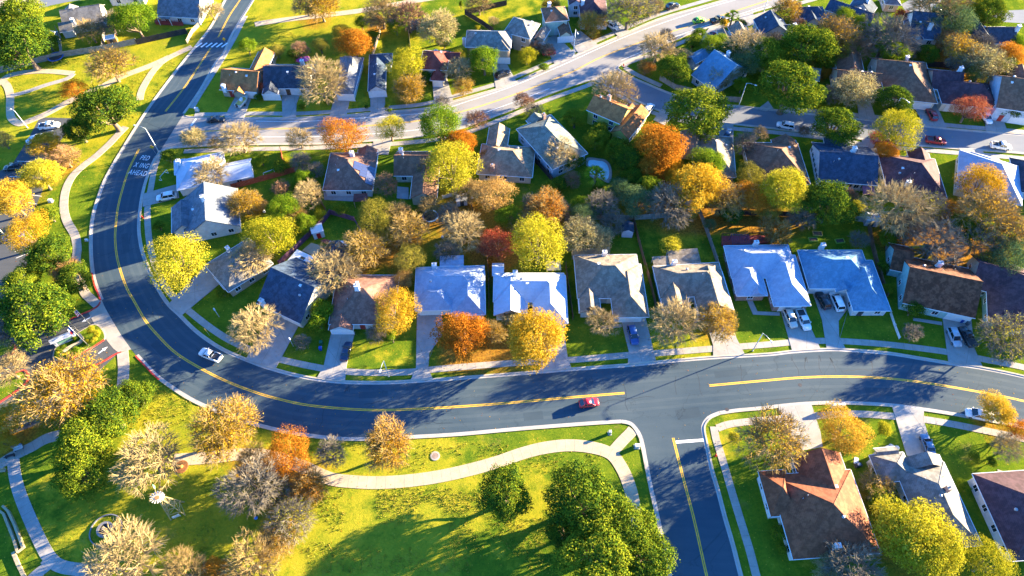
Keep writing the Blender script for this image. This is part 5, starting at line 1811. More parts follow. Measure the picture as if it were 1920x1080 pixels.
# pool
def pool():
    o = [(1098, 302), (1101, 297), (1110, 296), (1122, 298), (1134, 300), (1143, 308), (1147, 322), (1146, 336), (1141, 343), (1134, 341), (1126, 336), (1112, 334), (1103, 326), (1106, 316), (1099, 310)]
    line = smooth_px(o + o[:1], 5)[:-1]
    w = P(line)
    c = sum(w, Vector()) / len(w)
    t = thing('swimming_pool', 'kidney shaped swimming pool with pale stone rim', 'swimming pool', (c.x, c.y, 0), 0)
    loc = [v - c for v in w]
    m = MB()
    n = len(loc)
    vs = []
    for k, z in ((1.0, 0.0), (1.0, 0.16), (0.80, 0.16), (0.80, 0.04)):
        vs += [(v.x * k, v.y * k, z) for v in loc]
    m.raw(vs, [(r * n + i, r * n + (i + 1) % n, (r + 1) * n + (i + 1) % n, (r + 1) * n + i) for r in range(3) for i in range(n)])
    m.build('stone_rim', concrete_mat('poolstone', (0.42, 0.36, 0.31)), t)
    m = MB(); m.prism([(v.x * 0.81, v.y * 0.81) for v in loc], 0.0, 0.09)
    wm, nt, b = newmat('pool_water')
    b.inputs['Base Color'].default_value = (0.16, 0.42, 0.52, 1)
    b.inputs['Roughness'].default_value = 0.05
    tc = N(nt, 'ShaderNodeTexCoord')
    nz = noise_n(nt, tc.outputs['Object'], 2.0)
    r_ = ramp(nt, [(0.3, (0.42, 0.72, 0.82)), (0.7, (0.62, 0.84, 0.88))])
    nt.links.new(nz, r_.inputs[0]); nt.links.new(r_.outputs[0], b.inputs['Base Color'])
    bump(nt, nz, b, 0.2, 0.05)
    m.build('water', wm, t)


pool()

# play set with yellow slide
p = at(1735, 470)
t = thing('play_set', 'wooden play tower with a bright yellow slide', 'playset', (p.x, p.y, 0), R(170))
m = MB()
for x in (-0.8, 0.8):
    for y in (-0.8, 0.8):
        m.box((x, y, 1.5), (0.12, 0.12, 3.0))
m.box((0, 0, 1.4), (1.75, 1.75, 0.1))
m.build('tower_frame', FW['brown'], t)
m = MB(); m.path([(0.9, 0, 1.45), (1.6, 0, 1.2), (3.6, 0, 0.35), (4.3, 0, 0.25)], [0.42, 0.40, 0.40, 0.40], 8)
m.v = [(x, y, z * 1.0) for x, y, z in m.v]
m.build('slide', plain('slide_yellow', (0.75, 0.50, 0.01), 0.4), t, True)
m = MB(); m.tube((-0.8, 0, 2.9), (-4.0, 0, 2.9), 0.07); m.tube((-4.0, 0, 2.9), (-4.3, 1.1, 0), 0.06); m.tube((-4.0, 0, 2.9), (-4.3, -1.1, 0), 0.06)
m.build('swing_beam', FW['brown'], t)
for x in (-1.9, -3.1):
    m = MB(); m.tube((x, -0.22, 2.9), (x, -0.22, 0.55), 0.015, n=4); m.tube((x, 0.22, 2.9), (x, 0.22, 0.55), 0.015, n=4); m.box((x, 0, 0.53), (0.2, 0.5, 0.05)); m.build('swing_seat', DARK, t)

# raised garden beds
for k, (x, y, lab) in enumerate([(1532, 439, 'tan raised garden bed, upper of the three on the blue roof lawn'), (1524, 450, 'raised garden bed with yellow-green edge, left of the three'), (1574, 453, 'green-edged raised garden bed, right of the three')]):
    p = at(x, y)
    t = thing('raised_bed', lab, 'garden bed', (p.x, p.y, 0), R(-4 + 6 * k), 'raised garden beds')
    m = MB()
    for yy in (-0.6, 0.6):
        m.box((0, yy, 0.2), (2.2, 0.08, 0.4))
    for xx in (-1.06, 1.06):
        m.box((xx, 0, 0.2), (0.08, 1.12, 0.4))
    m.build('timber_edge', plain('bed_edge' + str(min(k, 1)), ((0.45, 0.34, 0.10), (0.30, 0.42, 0.05))[min(k, 1)], 0.8), t)
    m = MB(); m.box((0, 0, 0.15), (2.0, 1.08, 0.28)); m.build('soil', plain('soil', (0.10, 0.07, 0.045), 1.0, var=0.4, scale=4), t)

# white metal goal frame on the fenced corner lawn
for bx, by, an, lab in ((506, 328, 30, 'bent white pipe goal frame on the fenced corner lawn'), (310, 332, 70, 'small white pipe frame on the lawn of the white-roofed house')):
    p = at(bx, by)
    t = thing('goal_frame', lab, 'goal', (p.x, p.y, 0), R(an))
    m = MB(); m.path([(-1.4, 0.9, 0.05), (-1.4, 0, 0.05), (-1.4, 0, 1.4), (1.4, 0, 1.4), (1.4, 0, 0.05), (1.4, 0.9, 0.05)], [0.06] * 6, 6)
    m.build('pipe_frame', TRIM, t)

# ================================================================ ESTATE ENTRANCE: planted median, sign wall, flags
o = [(190, 613), (196, 622), (198, 634), (190, 642), (170, 653), (140, 669), (118, 677), (103, 676), (99, 668), (103, 655), (114, 645), (140, 628), (165, 613), (180, 607)]
line = P(smooth_px(o + o[:1], 4)[:-1])
c = sum(line, Vector()) / len(line)
m = MB(); m.prism([(v.x, v.y) for v in line], 0.0, 0.13); struct('entrance_median', m, KERB)
m = MB(); m.prism([(c.x + (v.x - c.x) * 0.955, c.y + (v.y - c.y) * 0.93) for v in line], 0.0, 0.145); struct('median_lawn', m, gme.materials[0])
m = MB(); ribbon(m, P([(196, 637), (170, 654), (140, 670), (118, 678), (106, 678)]), -0.16, 0.16, 0.0, 0.15); struct('red_kerb', m, KERB_R)
p = at(126, 641)
t = thing('gate_sign_wall', 'white entrance sign pavilion with ridged roof on the planted median', 'entrance sign', (p.x, p.y, 0.14), R(31))
m = MB(); m.box((0, 0, 0.75), (3.6, 0.5, 1.5)); m.box((-1.95, 0, 0.95), (0.5, 0.7, 1.9)); m.box((1.95, 0, 0.95), (0.5, 0.7, 1.9)); m.build('wall', SHW, t)
m = MB()
m.raw([(-2.5, -0.75, 1.95), (2.5, -0.75, 1.95), (2.5, 0.75, 1.95), (-2.5, 0.75, 1.95), (-2.5, 0, 2.55), (2.5, 0, 2.55)], [(0, 1, 5, 4), (2, 3, 4, 5), (1, 2, 5), (3, 0, 4), (3, 2, 1, 0)])
m.build('roof', SHW, t)
m = MB(); m.box((0, -0.27, 0.9), (2.8, 0.05, 0.8)); m.build('sign_panel', UTIL_G, t)
p = at(150, 645)
t = thing('stone_planter_wall', 'low curved tan stone wall along the planted median', 'stone wall', (p.x, p.y, 0.14), 0)
m = MB(); ribbon(m, [v - p for v in P(smooth_px([(113, 664), (122, 659), (138, 650), (152, 643), (156, 636), (150, 628)]))], -0.25, 0.25, 0.0, 0.55)
m.build('stonework', concrete_mat('limestone', (0.52, 0.42, 0.29)), t)
FL = {}


def flag(name, bx, by, h, label, bands):
    p = at(bx, by)
    t = thing('flagpole', label, 'flagpole', (p.x, p.y, 0.14), R(200), 'flagpoles at the estate entrance')
    m = MB(); m.lathe([(0.09, 0), (0.07, h * 0.5), (0.04, h)], n=8); m.build('pole', METAL, t, True)
    m = MB(); m.lathe([(0.02, h), (0.13, h + 0.08), (0.13, h + 0.18), (0.0, h + 0.28)], n=8); m.build('gold_finial', plain('finial', (0.6, 0.4, 0.05), 0.3, 0.7), t, True)
    # limp cloth: a rippled two-sided sheet hanging beside the pole
    m = MB()
    nx, nz = 10, 8
    W_, Hh = 1.5, 2.3
    def pt(i, k):
        u, v = i / nx, k / nz
        return (0.06 + W_ * u * (0.45 + 0.2 * v), 0.16 * math.sin(u * 9 + v * 2) * u, h - 0.15 - Hh * v - 0.9 * u * (1 - 0.3 * v))
    for i in range(nx):
        for k in range(nz):
            q = [pt(i, k), pt(i + 1, k), pt(i + 1, k + 1), pt(i, k + 1)]
            mi = bands(i / nx, k / nz)
            m.poly(q, mi)
    m.build('flag_cloth', [plain('flag_white', (0.75, 0.75, 0.75), 0.8, var=0.05), plain('flag_red', (0.55, 0.03, 0.04), 0.8, var=0.05), plain('flag_blue', (0.03, 0.06, 0.28), 0.8, var=0.05)], t, True)


flag('a', 148, 622, 8.0, 'tallest flagpole with a white flag at the entrance median', lambda u, v: 0)
flag('b', 166, 648, 8.0, 'flagpole with a blue, white and red flag in front of the sign pavilion', lambda u, v: 2 if u < 0.34 else (0 if v < 0.5 else 1))
flag('c', 170, 609, 6.5, 'flagpole with a red and white striped flag at the drive edge', lambda u, v: 2 if (u < 0.4 and v < 0.5) else int(v * 8) % 2)
rr = random.Random(5)
for k, (x, y, code, lab) in enumerate([(172, 618, 'S', 'yellow flower shrub at the road end of the entrance median'), (182, 625, 'S', 'gold shrub at the tip of the entrance median'), (176, 636, 'S', 'round gold shrub beside the red median kerb'), (145, 658, 'G', 'long green shrub below the stone wall of the median'),
                                   (128, 666, 'G', 'green shrub at the lower end of the median'), (110, 660, 's', 'dark ground cover shrub at the rounded median end'), (140, 633, 'G', 'green shrub between sign pavilion and flagpoles'), (164, 640, 'S', 'small yellow shrub behind the stone wall of the median'), (118, 651, 's', 'low dark shrub under the sign pavilion')]):
    EXTRA_SHRUBS = globals().setdefault('EXTRA_SHRUBS', [])
    EXTRA_SHRUBS.append((code, x, y, (9, 9, 7, 10, 9, 8, 6, 6, 7)[k], lab))

# ================================================================ PARK: windmill, fountain, low wall, furniture
p = at(333, 958)
t = thing('windmill', 'white bladed farm windmill on a yellow lattice tower', 'windmill', (p.x, p.y, 0), R(20))
STEEL_Y = plain('tower_yellow', (0.46, 0.36, 0.16), 0.6, 0.2, var=0.2)
H_ = 9.0
m = MB()
for i, (x, y) in enumerate([(-1.3, -1.3), (1.3, -1.3), (1.3, 1.3), (-1.3, 1.3)]):
    m.tube((x, y, 0), (x * 0.1, y * 0.1, H_), 0.12, 0.09, 5)
for k in range(5):
    f0, f1 = 1 - 0.9 * k / 5, 1 - 0.9 * (k + 1) / 5
    z0, z1 = H_ * k / 5, H_ * (k + 1) / 5
    C4 = [(-1.3, -1.3), (1.3, -1.3), (1.3, 1.3), (-1.3, 1.3)]
    for i in range(4):
        a, b = C4[i], C4[(i + 1) % 4]
        m.tube((a[0] * f1, a[1] * f1, z1), (b[0] * f1, b[1] * f1, z1), 0.075, n=4)
        m.tube((a[0] * f0, a[1] * f0, z0), (b[0] * f1, b[1] * f1, z1), 0.06, n=4)
m.build('lattice_tower', STEEL_Y, t)
BLADE = plain('blade_white', (0.50, 0.49, 0.47), 0.5, var=0.2)
hd = Vector((0, 0, H_ + 0.2))
fd = Vector((0.25, -0.80, 0.45)).normalized()
u = fd.orthogonal().normalized(); w = fd.cross(u)
hub = hd + fd * 0.6
for i in range(15):
    a = 2 * PI * i / 15
    r0 = u * math.cos(a) + w * math.sin(a); s0 = (u * -math.sin(a) + w * math.cos(a))
    m = MB()
    q = [hub + r0 * 0.40 - s0 * 0.05, hub + r0 * 1.2 - s0 * 0.12 + fd * 0.06, hub + r0 * 1.2 + s0 * 0.12 - fd * 0.06, hub + r0 * 0.40 + s0 * 0.05]
    m.raw([*q, *[v - fd * 0.03 for v in q]], [(0, 1, 2, 3), (7, 6, 5, 4), (0, 4, 5, 1), (1, 5, 6, 2), (2, 6, 7, 3), (3, 7, 4, 0)])
    m.build('blade', BLADE, t)
m = MB(); m.tube(hd - fd * 0.5, hub + fd * 0.1, 0.34, 0.40, 12); m.build('gear_hub', plain('hub_rust', (0.30, 0.12, 0.05), 0.7), t)
m = MB()
e = hd - fd * 3.2
m.path([hd, e + Vector((0, 0, 0.3))], [0.05, 0.04], 5)
m.build('tail_boom', STEEL_Y, t)
m = MB()
q = [e + Vector((0, 0, 0.9)), e + Vector((0, 0, -0.2)), e + fd * 1.1 + Vector((0, 0, 0.0)), e + fd * 1.1 + Vector((0, 0, 0.8))]
sd = fd.cross(Vector((0, 0, 1))).normalized() * 0.03
m.raw([*[v + sd for v in q], *[v - sd for v in q]], [(0, 1, 2, 3), (7, 6, 5, 4), (0, 4, 5, 1), (1, 5, 6, 2), (2, 6, 7, 3), (3, 7, 4, 0)])
m.build('tail_vane', UTIL_G, t)
p = at(334, 962)
t = thing('information_board', 'pale grey board under the windmill tower', 'board', (p.x + 0.3, p.y - 0.9, 0), R(25))
m = MB(); m.box((0, 0, 1.1), (1.3, 0.08, 0.9)); m.build('board_panel', SHW, t)
for x in (-0.5, 0.5):
    m = MB(); m.box((x, 0.08, 0.7), (0.08, 0.08, 1.4)); m.build('post', METAL, t)

p = at(199, 994)
t = thing('fountain', 'round stone basin inside a low stone ring on the shaded lawn', 'fountain', (p.x, p.y, 0), 0)
STONE = concrete_mat('stone_dark', (0.24, 0.235, 0.24))
m = MB(); m.lathe([(1.05, 0), (1.45, 0), (1.45, 0.7), (1.05, 0.7), (1.05, 0.25)], n=28, cap=False); m.build('basin', STONE, t)
m = MB(); m.lathe([(1.06, 0.2), (1.06, 0.3), (0, 0.3)], n=28)
wd, nt, b = newmat('still_water'); b.inputs['Base Color'].default_value = (0.012, 0.02, 0.03, 1); b.inputs['Roughness'].default_value = 0.08
m.build('water', wd, t)
m = MB(); m.lathe([(2.75, 0), (2.95, 0), (2.95, 0.22), (2.75, 0.22), (2.75, 0)], n=40); m.build('outer_ring', STONE, t)
m = MB(); m.lathe([(0.3, 0.25), (0.14, 0.6), (0.1, 1.0), (0.32, 1.1), (0.0, 1.12)], n=12); m.build('spout', STONE, t)

p = at(24, 985)
t = thing('ruin_wall', 'old tan stone wall outline at the lower left park edge', 'stone wall', (p.x, p.y, 0), 0)
RU = concrete_mat('ruin', (0.40, 0.33, 0.20))
m = MB(); ribbon(m, [v - p for v in P([(8, 950), (18, 960), (30, 985), (46, 1028), (36, 1036), (28, 1010), (10, 965), (0, 958)])], -0.2, 0.2, 0, 0.7)
m.build('stonework', RU, t)
m = MB(); ribbon(m, [v - p for v in P([(26, 1036), (36, 1060), (46, 1080), (60, 1100)])], -0.3, 0.3, 0, 0.4); m.build('stone_edging', RU, t)


def chair(px, py, ang, label, col):
    p = at(px, py)
    t = thing('camp_chair', label, 'chair', (p.x, p.y, 0.1), R(ang))
    m = MB(); m.box((0, 0, 0.42), (0.6, 0.6, 0.07)); m.build('seat', col, t)
    m = MB(); m.box((0, 0.3, 0.75), (0.6, 0.07, 0.65)); m.build('backrest', col, t)
    for x in (-0.26, 0.26):
        for y in (-0.26, 0.26):
            m = MB(); m.tube((x, y, 0), (x, y, 0.4), 0.025, n=5); m.build('leg', METAL, t)


BLUEC = plain('canvas_blue', (0.02, 0.06, 0.36), 0.7)
chair(28, 838, 200, 'dark blue folding chair, left of the pair beside the park path', BLUEC)
chair(40, 836, 160, 'bright blue folding chair, right of the pair beside the park path', plain('canvas_sky', (0.05, 0.20, 0.50), 0.7))


def bench(px, py, ang, label, mat_):
    p = at(px, py)
    t = thing('park_bench', label, 'bench', (p.x, p.y, 0.09), R(ang), 'park benches')
    m = MB()
    for k in range(4):
        m.box((0, -0.2 + k * 0.14, 0.45), (1.7, 0.11, 0.05))
    m.build('seat', mat_, t)
    m = MB()
    for k in range(3):
        m.box((0, 0.30 + k * 0.03, 0.62 + k * 0.15), (1.7, 0.04, 0.11))
    m.build('backrest', mat_, t)
    for x in (-0.7, 0.7):
        m = MB(); m.box((x, 0, 0.21), (0.08, 0.5, 0.42)); m.box((x, 0.32, 0.5), (0.08, 0.06, 0.9)); m.build('leg', DARK, t)


bench(21, 856, 200, 'dark park bench at the fork of the park path', DARK)
bench(37, 843, 25, 'pale park bench in front of the blue folding chairs', SHW)
bench(5, 885, 10, 'bench with a tan end cut by the left edge of the park', FW['tan'])
p = at(538, 921)
t = thing('play_ball', 'small blue play ball under the grey park trees', 'ball', (p.x, p.y, 0), 0)
m = MB(); m.lathe([(0.02, 0.0), (0.25, 0.08), (0.35, 0.3), (0.25, 0.52), (0.0, 0.6)], n=12); m.build('ball_skin', plain('ball_blue', (0.02, 0.18, 0.55), 0.4), t, True)
p = at(481, 972)
t = thing('play_ball', 'bright blue ball at the field edge below the grey tree', 'ball', (p.x, p.y, 0), 0)
m = MB(); m.lathe([(0.02, 0.0), (0.25, 0.08), (0.35, 0.3), (0.25, 0.52), (0.0, 0.6)], n=12); m.build('ball_skin', plain('ball_blue', (0.02, 0.18, 0.55), 0.4), t, True)
p = at(340, 875)
t = thing('tree_stump', 'orange tree stump in a mulch circle below the park path', 'stump', (p.x, p.y, 0), 0)
m = MB(); m.lathe([(1.4, 0), (1.3, 0.08), (0.5, 0.12)], n=18); m.build('mulch_ring', plain('mulch', (0.22, 0.09, 0.03), 1.0, var=0.5, scale=5), t)
m = MB(); m.lathe([(0.5, 0), (0.36, 0.2), (0.33, 0.7), (0.0, 0.72)], n=10); m.build('stump_wood', plain('stump', (0.45, 0.24, 0.06), 0.9), t)
# roof air unit and yard clutter
p = at(1607, 874)
t = thing('patio_grill', 'covered dark grill set in the gap between rust and slate roofs', 'grill', (p.x, p.y, 0), R(12))
m = MB(); m.box((0, 0, 0.5), (1.3, 0.7, 0.8)); m.build('cabinet', DARK, t)
m = MB(); m.lathe([(0.36, 0.0), (0.34, 0.2), (0.2, 0.34), (0, 0.38)], (0, 0, 0.92), 12); m.build('hood', METAL, t)
p = at(1603, 866)
t = thing('garden_cart', 'white garden cart beside the dark grill', 'cart', (p.x, p.y, 0), R(70))
m = MB(); m.box((0, 0, 0.5), (1.2, 0.7, 0.4), taper=1.15); m.build('tub', SHW, t)
for s in (-1, 1):
    m = MB(); m.tube((0.3, s * 0.36, 0.25), (0.3, s * 0.44, 0.25), 0.25, n=12); m.build('wheel', TYRE, t)
for k, (x, y) in enumerate([(1664, 840), (1670, 837), (1681, 840)]):
    p = at(x, y)
    m = MB(); m.lathe([(0.45, 0.0), (0.5, 0.2), (0.38, 0.4), (0.1, 0.5), (0, 0.52)], n=9)
    m.v = [(a * (1 + 0.2 * noise.noise(Vector((a, b, c_ + k)) * 2)), b, c_) for a, b, c_ in m.v]
    o = m.build('garden_boulder', concrete_mat('boulder', (0.60, 0.58, 0.52)), loc=(p.x, p.y, 0))
    tag(o, ['pale boulder, left of three before the slate and cream roof', 'pale boulder, middle of three before the slate and cream roof', 'pale boulder, right of three before the slate and cream roof'][k], 'boulder', 'three pale boulders')
p = at(1085, 105)
# utility cabinets on the far lawns
def umbrella(px, py, col, label):
    p = at(px, py, 2.2)
    t = thing('garden_parasol', label, 'parasol', (p.x, p.y, 0), 0, 'pink garden parasols')
    m = MB(); m.tube((0, 0, 0), (0, 0, 2.4), 0.03, n=6); m.build('pole', METAL, t)
    m = MB(); m.lathe([(1.35, 2.0), (0.7, 2.3), (0.0, 2.55)], n=8); m.build('canopy', col, t)


PINK = plain('parasol_pink', (0.55, 0.05, 0.16), 0.7)
umbrella(563, 111, PINK, 'dark pink parasol behind the dark grey house, left one')
umbrella(573, 109, plain('parasol_rose', (0.60, 0.09, 0.25), 0.7), 'lighter pink parasol behind the dark grey house, right one')
for k, (x, y, lab) in enumerate([(830, 446, 'white garden ball light under the tan backyard tree'), (496, 398, 'small white ball on the grass beside the peach shrub'), (885, 372, 'white ball on the grass right of the white metal shed')]):
    p = at(x, y)
    t = thing('garden_ball', lab, 'ball', (p.x, p.y, 0), 0)
    m = MB(); m.lathe([(0.02, 0.0), (0.28, 0.08), (0.38, 0.34), (0.28, 0.6), (0.0, 0.7)], n=12); m.build('ball_skin', SHW, t, True)
for k, (x, y, lab) in enumerate([(1445, 113, ''), (1729, 112, 'white garden chair, left of two on the far shaded lawn'), (1738, 113, 'white garden chair, right of two on the far shaded lawn')]):
    if lab:
        chair(x, y, 180, lab, SHW)
p = at(1640, 28)
# ================================================================ TREES AND SHRUBS
BARK = plain('bark', (0.20, 0.15, 0.11), 0.95, var=0.45, scale=3.0, spec=0.05)
BARK_P = plain('bark_pale', (0.23, 0.175, 0.11), 0.95, var=0.35, scale=3.0, spec=0.05)
LEAF = {
    'dark': leaf_mat('dark', [(0.018, 0.055, 0.014), (0.050, 0.105, 0.012), (0.125, 0.180, 0.012), (0.25, 0.27, 0.018)], 0.16),
    'green': leaf_mat('green', [(0.035, 0.10, 0.010), (0.09, 0.19, 0.012), (0.20, 0.30, 0.016), (0.34, 0.38, 0.03)], 0.35),
    'teal': leaf_mat('teal', [(0.03, 0.08, 0.035), (0.07, 0.14, 0.06), (0.12, 0.19, 0.07), (0.2, 0.25, 0.09)], 0.3),
    'yellow': leaf_mat('yellow', [(0.14, 0.185, 0.016), (0.34, 0.335, 0.018), (0.52, 0.45, 0.022), (0.60, 0.52, 0.06)], 0.4),
    'gold': leaf_mat('gold', [(0.26, 0.15, 0.012), (0.50, 0.28, 0.014), (0.60, 0.36, 0.02), (0.62, 0.46, 0.06)], 0.4),
    'amber': leaf_mat('amber', [(0.28, 0.16, 0.02), (0.46, 0.24, 0.022), (0.57, 0.31, 0.025), (0.60, 0.42, 0.07)], 0.4),
    'olive': leaf_mat('olive', [(0.10, 0.11, 0.02), (0.21, 0.20, 0.028), (0.33, 0.28, 0.035), (0.44, 0.37, 0.07)], 0.35),
    'orange': leaf_mat('orange', [(0.22, 0.075, 0.012), (0.44, 0.15, 0.014), (0.56, 0.22, 0.02), (0.60, 0.34, 0.05)], 0.4),
    'peach': leaf_mat('peach', [(0.30, 0.19, 0.07), (0.48, 0.28, 0.08), (0.56, 0.34, 0.09), (0.58, 0.42, 0.17)], 0.4),
    'red': leaf_mat('red', [(0.14, 0.022, 0.02), (0.32, 0.05, 0.03), (0.45, 0.10, 0.05), (0.48, 0.22, 0.10)], 0.4),
    'pale': leaf_mat('pale', [(0.22, 0.21, 0.08), (0.38, 0.34, 0.12), (0.50, 0.45, 0.18), (0.56, 0.52, 0.28)], 0.4),
}
TWIG = {
    'tan': plain('twigs_tan', (0.30, 0.21, 0.08), 0.95, var=0.35, scale=1.2, spec=0.05),
    'cream': plain('twigs_cream', (0.35, 0.265, 0.12), 0.95, var=0.30, scale=1.2, spec=0.05),
    'grey': plain('twigs_grey', (0.18, 0.155, 0.115), 0.95, var=0.30, scale=1.2, spec=0.05),
    'pinkish': plain('twigs_pink', (0.27, 0.155, 0.085), 0.95, var=0.30, scale=1.2, spec=0.05),
}


def rand_dir(r):
    while True:
        v = Vector((r.uniform(-1, 1), r.uniform(-1, 1), r.uniform(-1, 1)))
        if 0.05 < v.length < 1:
            return v.normalized()


def leaf(mb, p, nrm, s, r, mi=0):
    u = nrm.orthogonal().normalized()
    a = r.uniform(0, 2 * PI)
    w = nrm.cross(u)
    e1 = (u * math.cos(a) + w * math.sin(a)) * s
    e2 = nrm.cross(e1).normalized() * s * r.uniform(0.38, 0.7)
    mb.poly([p - e1, p - e2 * 0.9 + e1 * 0.1, p + e1, p + e2 * 0.9 + e1 * 0.1], mi)


ZC = 1.20     # height of the crown's middle when its radius is 1


def clumps(r, n, spread=0.64, zs=0.72, cr=(0.26, 0.42)):
    out = []
    tries = 0
    while len(out) < n and tries < 4000:
        tries += 1
        d = rand_dir(r)
        if d.z < -0.55:
            continue
        k = r.uniform(0.45, 1.0) ** 0.5 * spread
        p = Vector((d.x * k * 1.08, d.y * k * 1.08, d.z * k * zs / 0.72 * 0.85))
        if all((p - q).length > 0.17 for q, _ in out):
            out.append((p, r.uniform(*cr)))
    return out


def crown_leafy(seed, n_cl, n_leaf, size, cr=(0.26, 0.42), loose=0.25, spread=0.64, zs=0.72):
    r = random.Random(seed)
    cl = clumps(r, n_cl, spread, zs, cr)
    # lopsided: squash the outline differently on each side
    ph = [r.uniform(0, 6.28) for _ in range(3)]
    mb = MB()
    tot = sum(c[1] ** 2 for c in cl)
    for c, rad in cl:
        k = int(n_leaf * rad ** 2 / tot)
        for _ in range(k):
            d = rand_dir(r)
            if d.z < -0.3 and r.random() < 0.6:
                d.z = -d.z
            # twiggy sprays: sub-clumps inside the clump
            q = rad * (r.uniform(0.55, 1.0) ** 0.6 + (r.random() < loose) * r.uniform(0.0, 0.35))
            b = noise.noise((c + d * rad) * 5.5 + Vector((seed, 0, 0)))
            q *= 1 + 0.35 * b
            p = c + Vector((d.x, d.y, d.z * 0.85)) * q
            a = math.atan2(p.y, p.x)
            f = 1 + 0.10 * math.sin(2 * a + ph[0]) + 0.07 * math.sin(3 * a + ph[1]) + 0.05 * math.sin(5 * a + ph[2])
            p = Vector((p.x * f, p.y * f, p.z + ZC))
            n = (d + rand_dir(r) * 0.9 + Vector((0, 0, 0.35))).normalized()
            leaf(mb, p, n, size * r.uniform(0.7, 1.35), r)
    return mb, cl


def trunk_for(cl, seed, thick=0.075, fork=0.45):
    r = random.Random(seed + 99)
    mb = MB()
    top = Vector((r.uniform(-0.05, 0.05), r.uniform(-0.05, 0.05), fork))
    mb.path([(0, 0, -0.05), (0, 0, 0.05), (top.x * 0.4, top.y * 0.4, fork * 0.5), top], [thick * 1.5, thick * 1.1, thick * 0.9, thick * 0.8], 7)
    for c, rad in cl[:11]:
        e = c * 0.95 + Vector((0, 0, ZC))
        m = top.lerp(e, 0.5) + Vector((c.x * 0.12, c.y * 0.12, -0.06))
        mb.path([top - Vector((0, 0, 0.06)), m, e], [thick * 0.55, thick * 0.34, thick * 0.10], 5)
    return mb


def bare(seed, n_pts=320, n_tw=8, leaves=0, leaf_size=0.035):
    """trunk and limbs in one mesh, a haze of fine radiating twigs in another"""
    r = random.Random(seed)
    T_, C_ = MB(), MB()
    top = Vector((r.uniform(-0.04, 0.04), r.uniform(-0.04, 0.04), 0.40))
    T_.path([(0, 0, -0.05), (0, 0, 0.06), top], [0.085, 0.060, 0.050], 7)
    c = Vector((0, 0, ZC * 0.90))
    ph = [r.uniform(0, 6.28) for _ in range(3)]
    pts = []
    while len(pts) < n_pts:
        d = rand_dir(r)
        if d.z < -0.62:
            continue
        a = math.atan2(d.y, d.x)
        f = 1 + 0.09 * math.sin(2 * a + ph[0]) + 0.08 * math.sin(3 * a + ph[1]) + 0.06 * math.sin(5 * a + ph[2])
        k = r.uniform(0.12, 0.80) ** 0.62
        pts.append(c + Vector((d.x * f, d.y * f, d.z * 0.80)) * k)
    pts.sort(key=lambda q: (q - top).length)
    nodes = [(top, 0)]
    for p in pts:
        best, bq, bo = 9, None, 0
        dt = (p - top).length
        for q, o in nodes:
            l = (p - q).length + 0.10 * (q - top).length * 0 + 0.035 * o
            if l < best and (q - top).length < dt:
                best, bq, bo = l, q, o
        m = bq.lerp(p, 0.5) + rand_dir(r) * 0.05 * (p - bq).length + (p - top).normalized() * 0.02
        rad = max(0.0085, 0.036 * 0.70 ** bo)
        (T_ if rad > 0.013 else C_).path([bq, m, p], [rad, rad * 0.85, rad * 0.66], 4 if rad > 0.013 else 3)
        nodes.append((m, bo + 1)); nodes.append((p, bo + 1))
        out = ((p - c).normalized() * 0.75 + (p - bq).normalized() * 0.7)
        for _ in range(n_tw):
            d = (out + rand_dir(r) * 0.85 + Vector((0, 0, 0.12))).normalized()
            ln = r.uniform(0.14, 0.30)
            s0 = m.lerp(p, r.uniform(0.3, 1.0))
            e = s0 + d * ln
            C_.path([s0, s0.lerp(e, 0.55) + rand_dir(r) * 0.02, e], [0.0058, 0.0048, 0.003], 3)
    for _ in range(leaves):
        q = r.choice(pts)
        leaf(C_, q + rand_dir(r) * r.uniform(0.02, 0.24), (rand_dir(r) + Vector((0, 0, 0.4))).normalized(), leaf_size * r.uniform(0.7, 1.4), r, 1)
    return T_, C_


PROTO = {}


def variants(name, fn, n):
    PROTO[name] = [fn(i) for i in range(n)]


def mk_leafy(n_cl, n_leaf, size, thick=0.07, fork=0.45, **kw):
    def f(i):
        mb, cl = crown_leafy(11 + i * 7 + n_leaf, n_cl + i, n_leaf, size, **kw)
        return trunk_for(cl, i, thick, fork).mesh('trunk', BARK, True), mb.mesh('crown', LEAF['dark'])
    return f


def mk_bare(leaves, **kw):
    def f(i):
        T_, C_ = bare(31 + i * 5 + leaves, leaves=leaves, **kw)
        return T_.mesh('trunk', BARK_P, True), C_.mesh('crown', [TWIG['tan'], LEAF['gold']])
    return f


variants('oak', mk_leafy(48, 15000, 0.029, 0.085, cr=(0.17, 0.29), loose=0.25, spread=0.72), 4)
variants('round', mk_leafy(42, 15000, 0.0255, 0.06, cr=(0.18, 0.31), loose=0.4, spread=0.70), 4)
variants('airy', mk_leafy(36, 11000, 0.023, 0.06, cr=(0.17, 0.32), loose=0.7, spread=0.70), 4)
variants('shrub', mk_leafy(12, 4000, 0.052, 0.06, 0.3, cr=(0.34, 0.52), loose=0.4, spread=0.55), 3)
variants('cone', mk_leafy(14, 4000, 0.05, 0.07, 0.2, cr=(0.30, 0.42), loose=0.2, spread=0.5), 2)
variants('bare', mk_bare(0), 5)
variants('sparse', mk_bare(2600, n_tw=7, leaf_size=0.024), 4)
variants('half', mk_bare(6500, n_tw=6, leaf_size=0.027), 3)


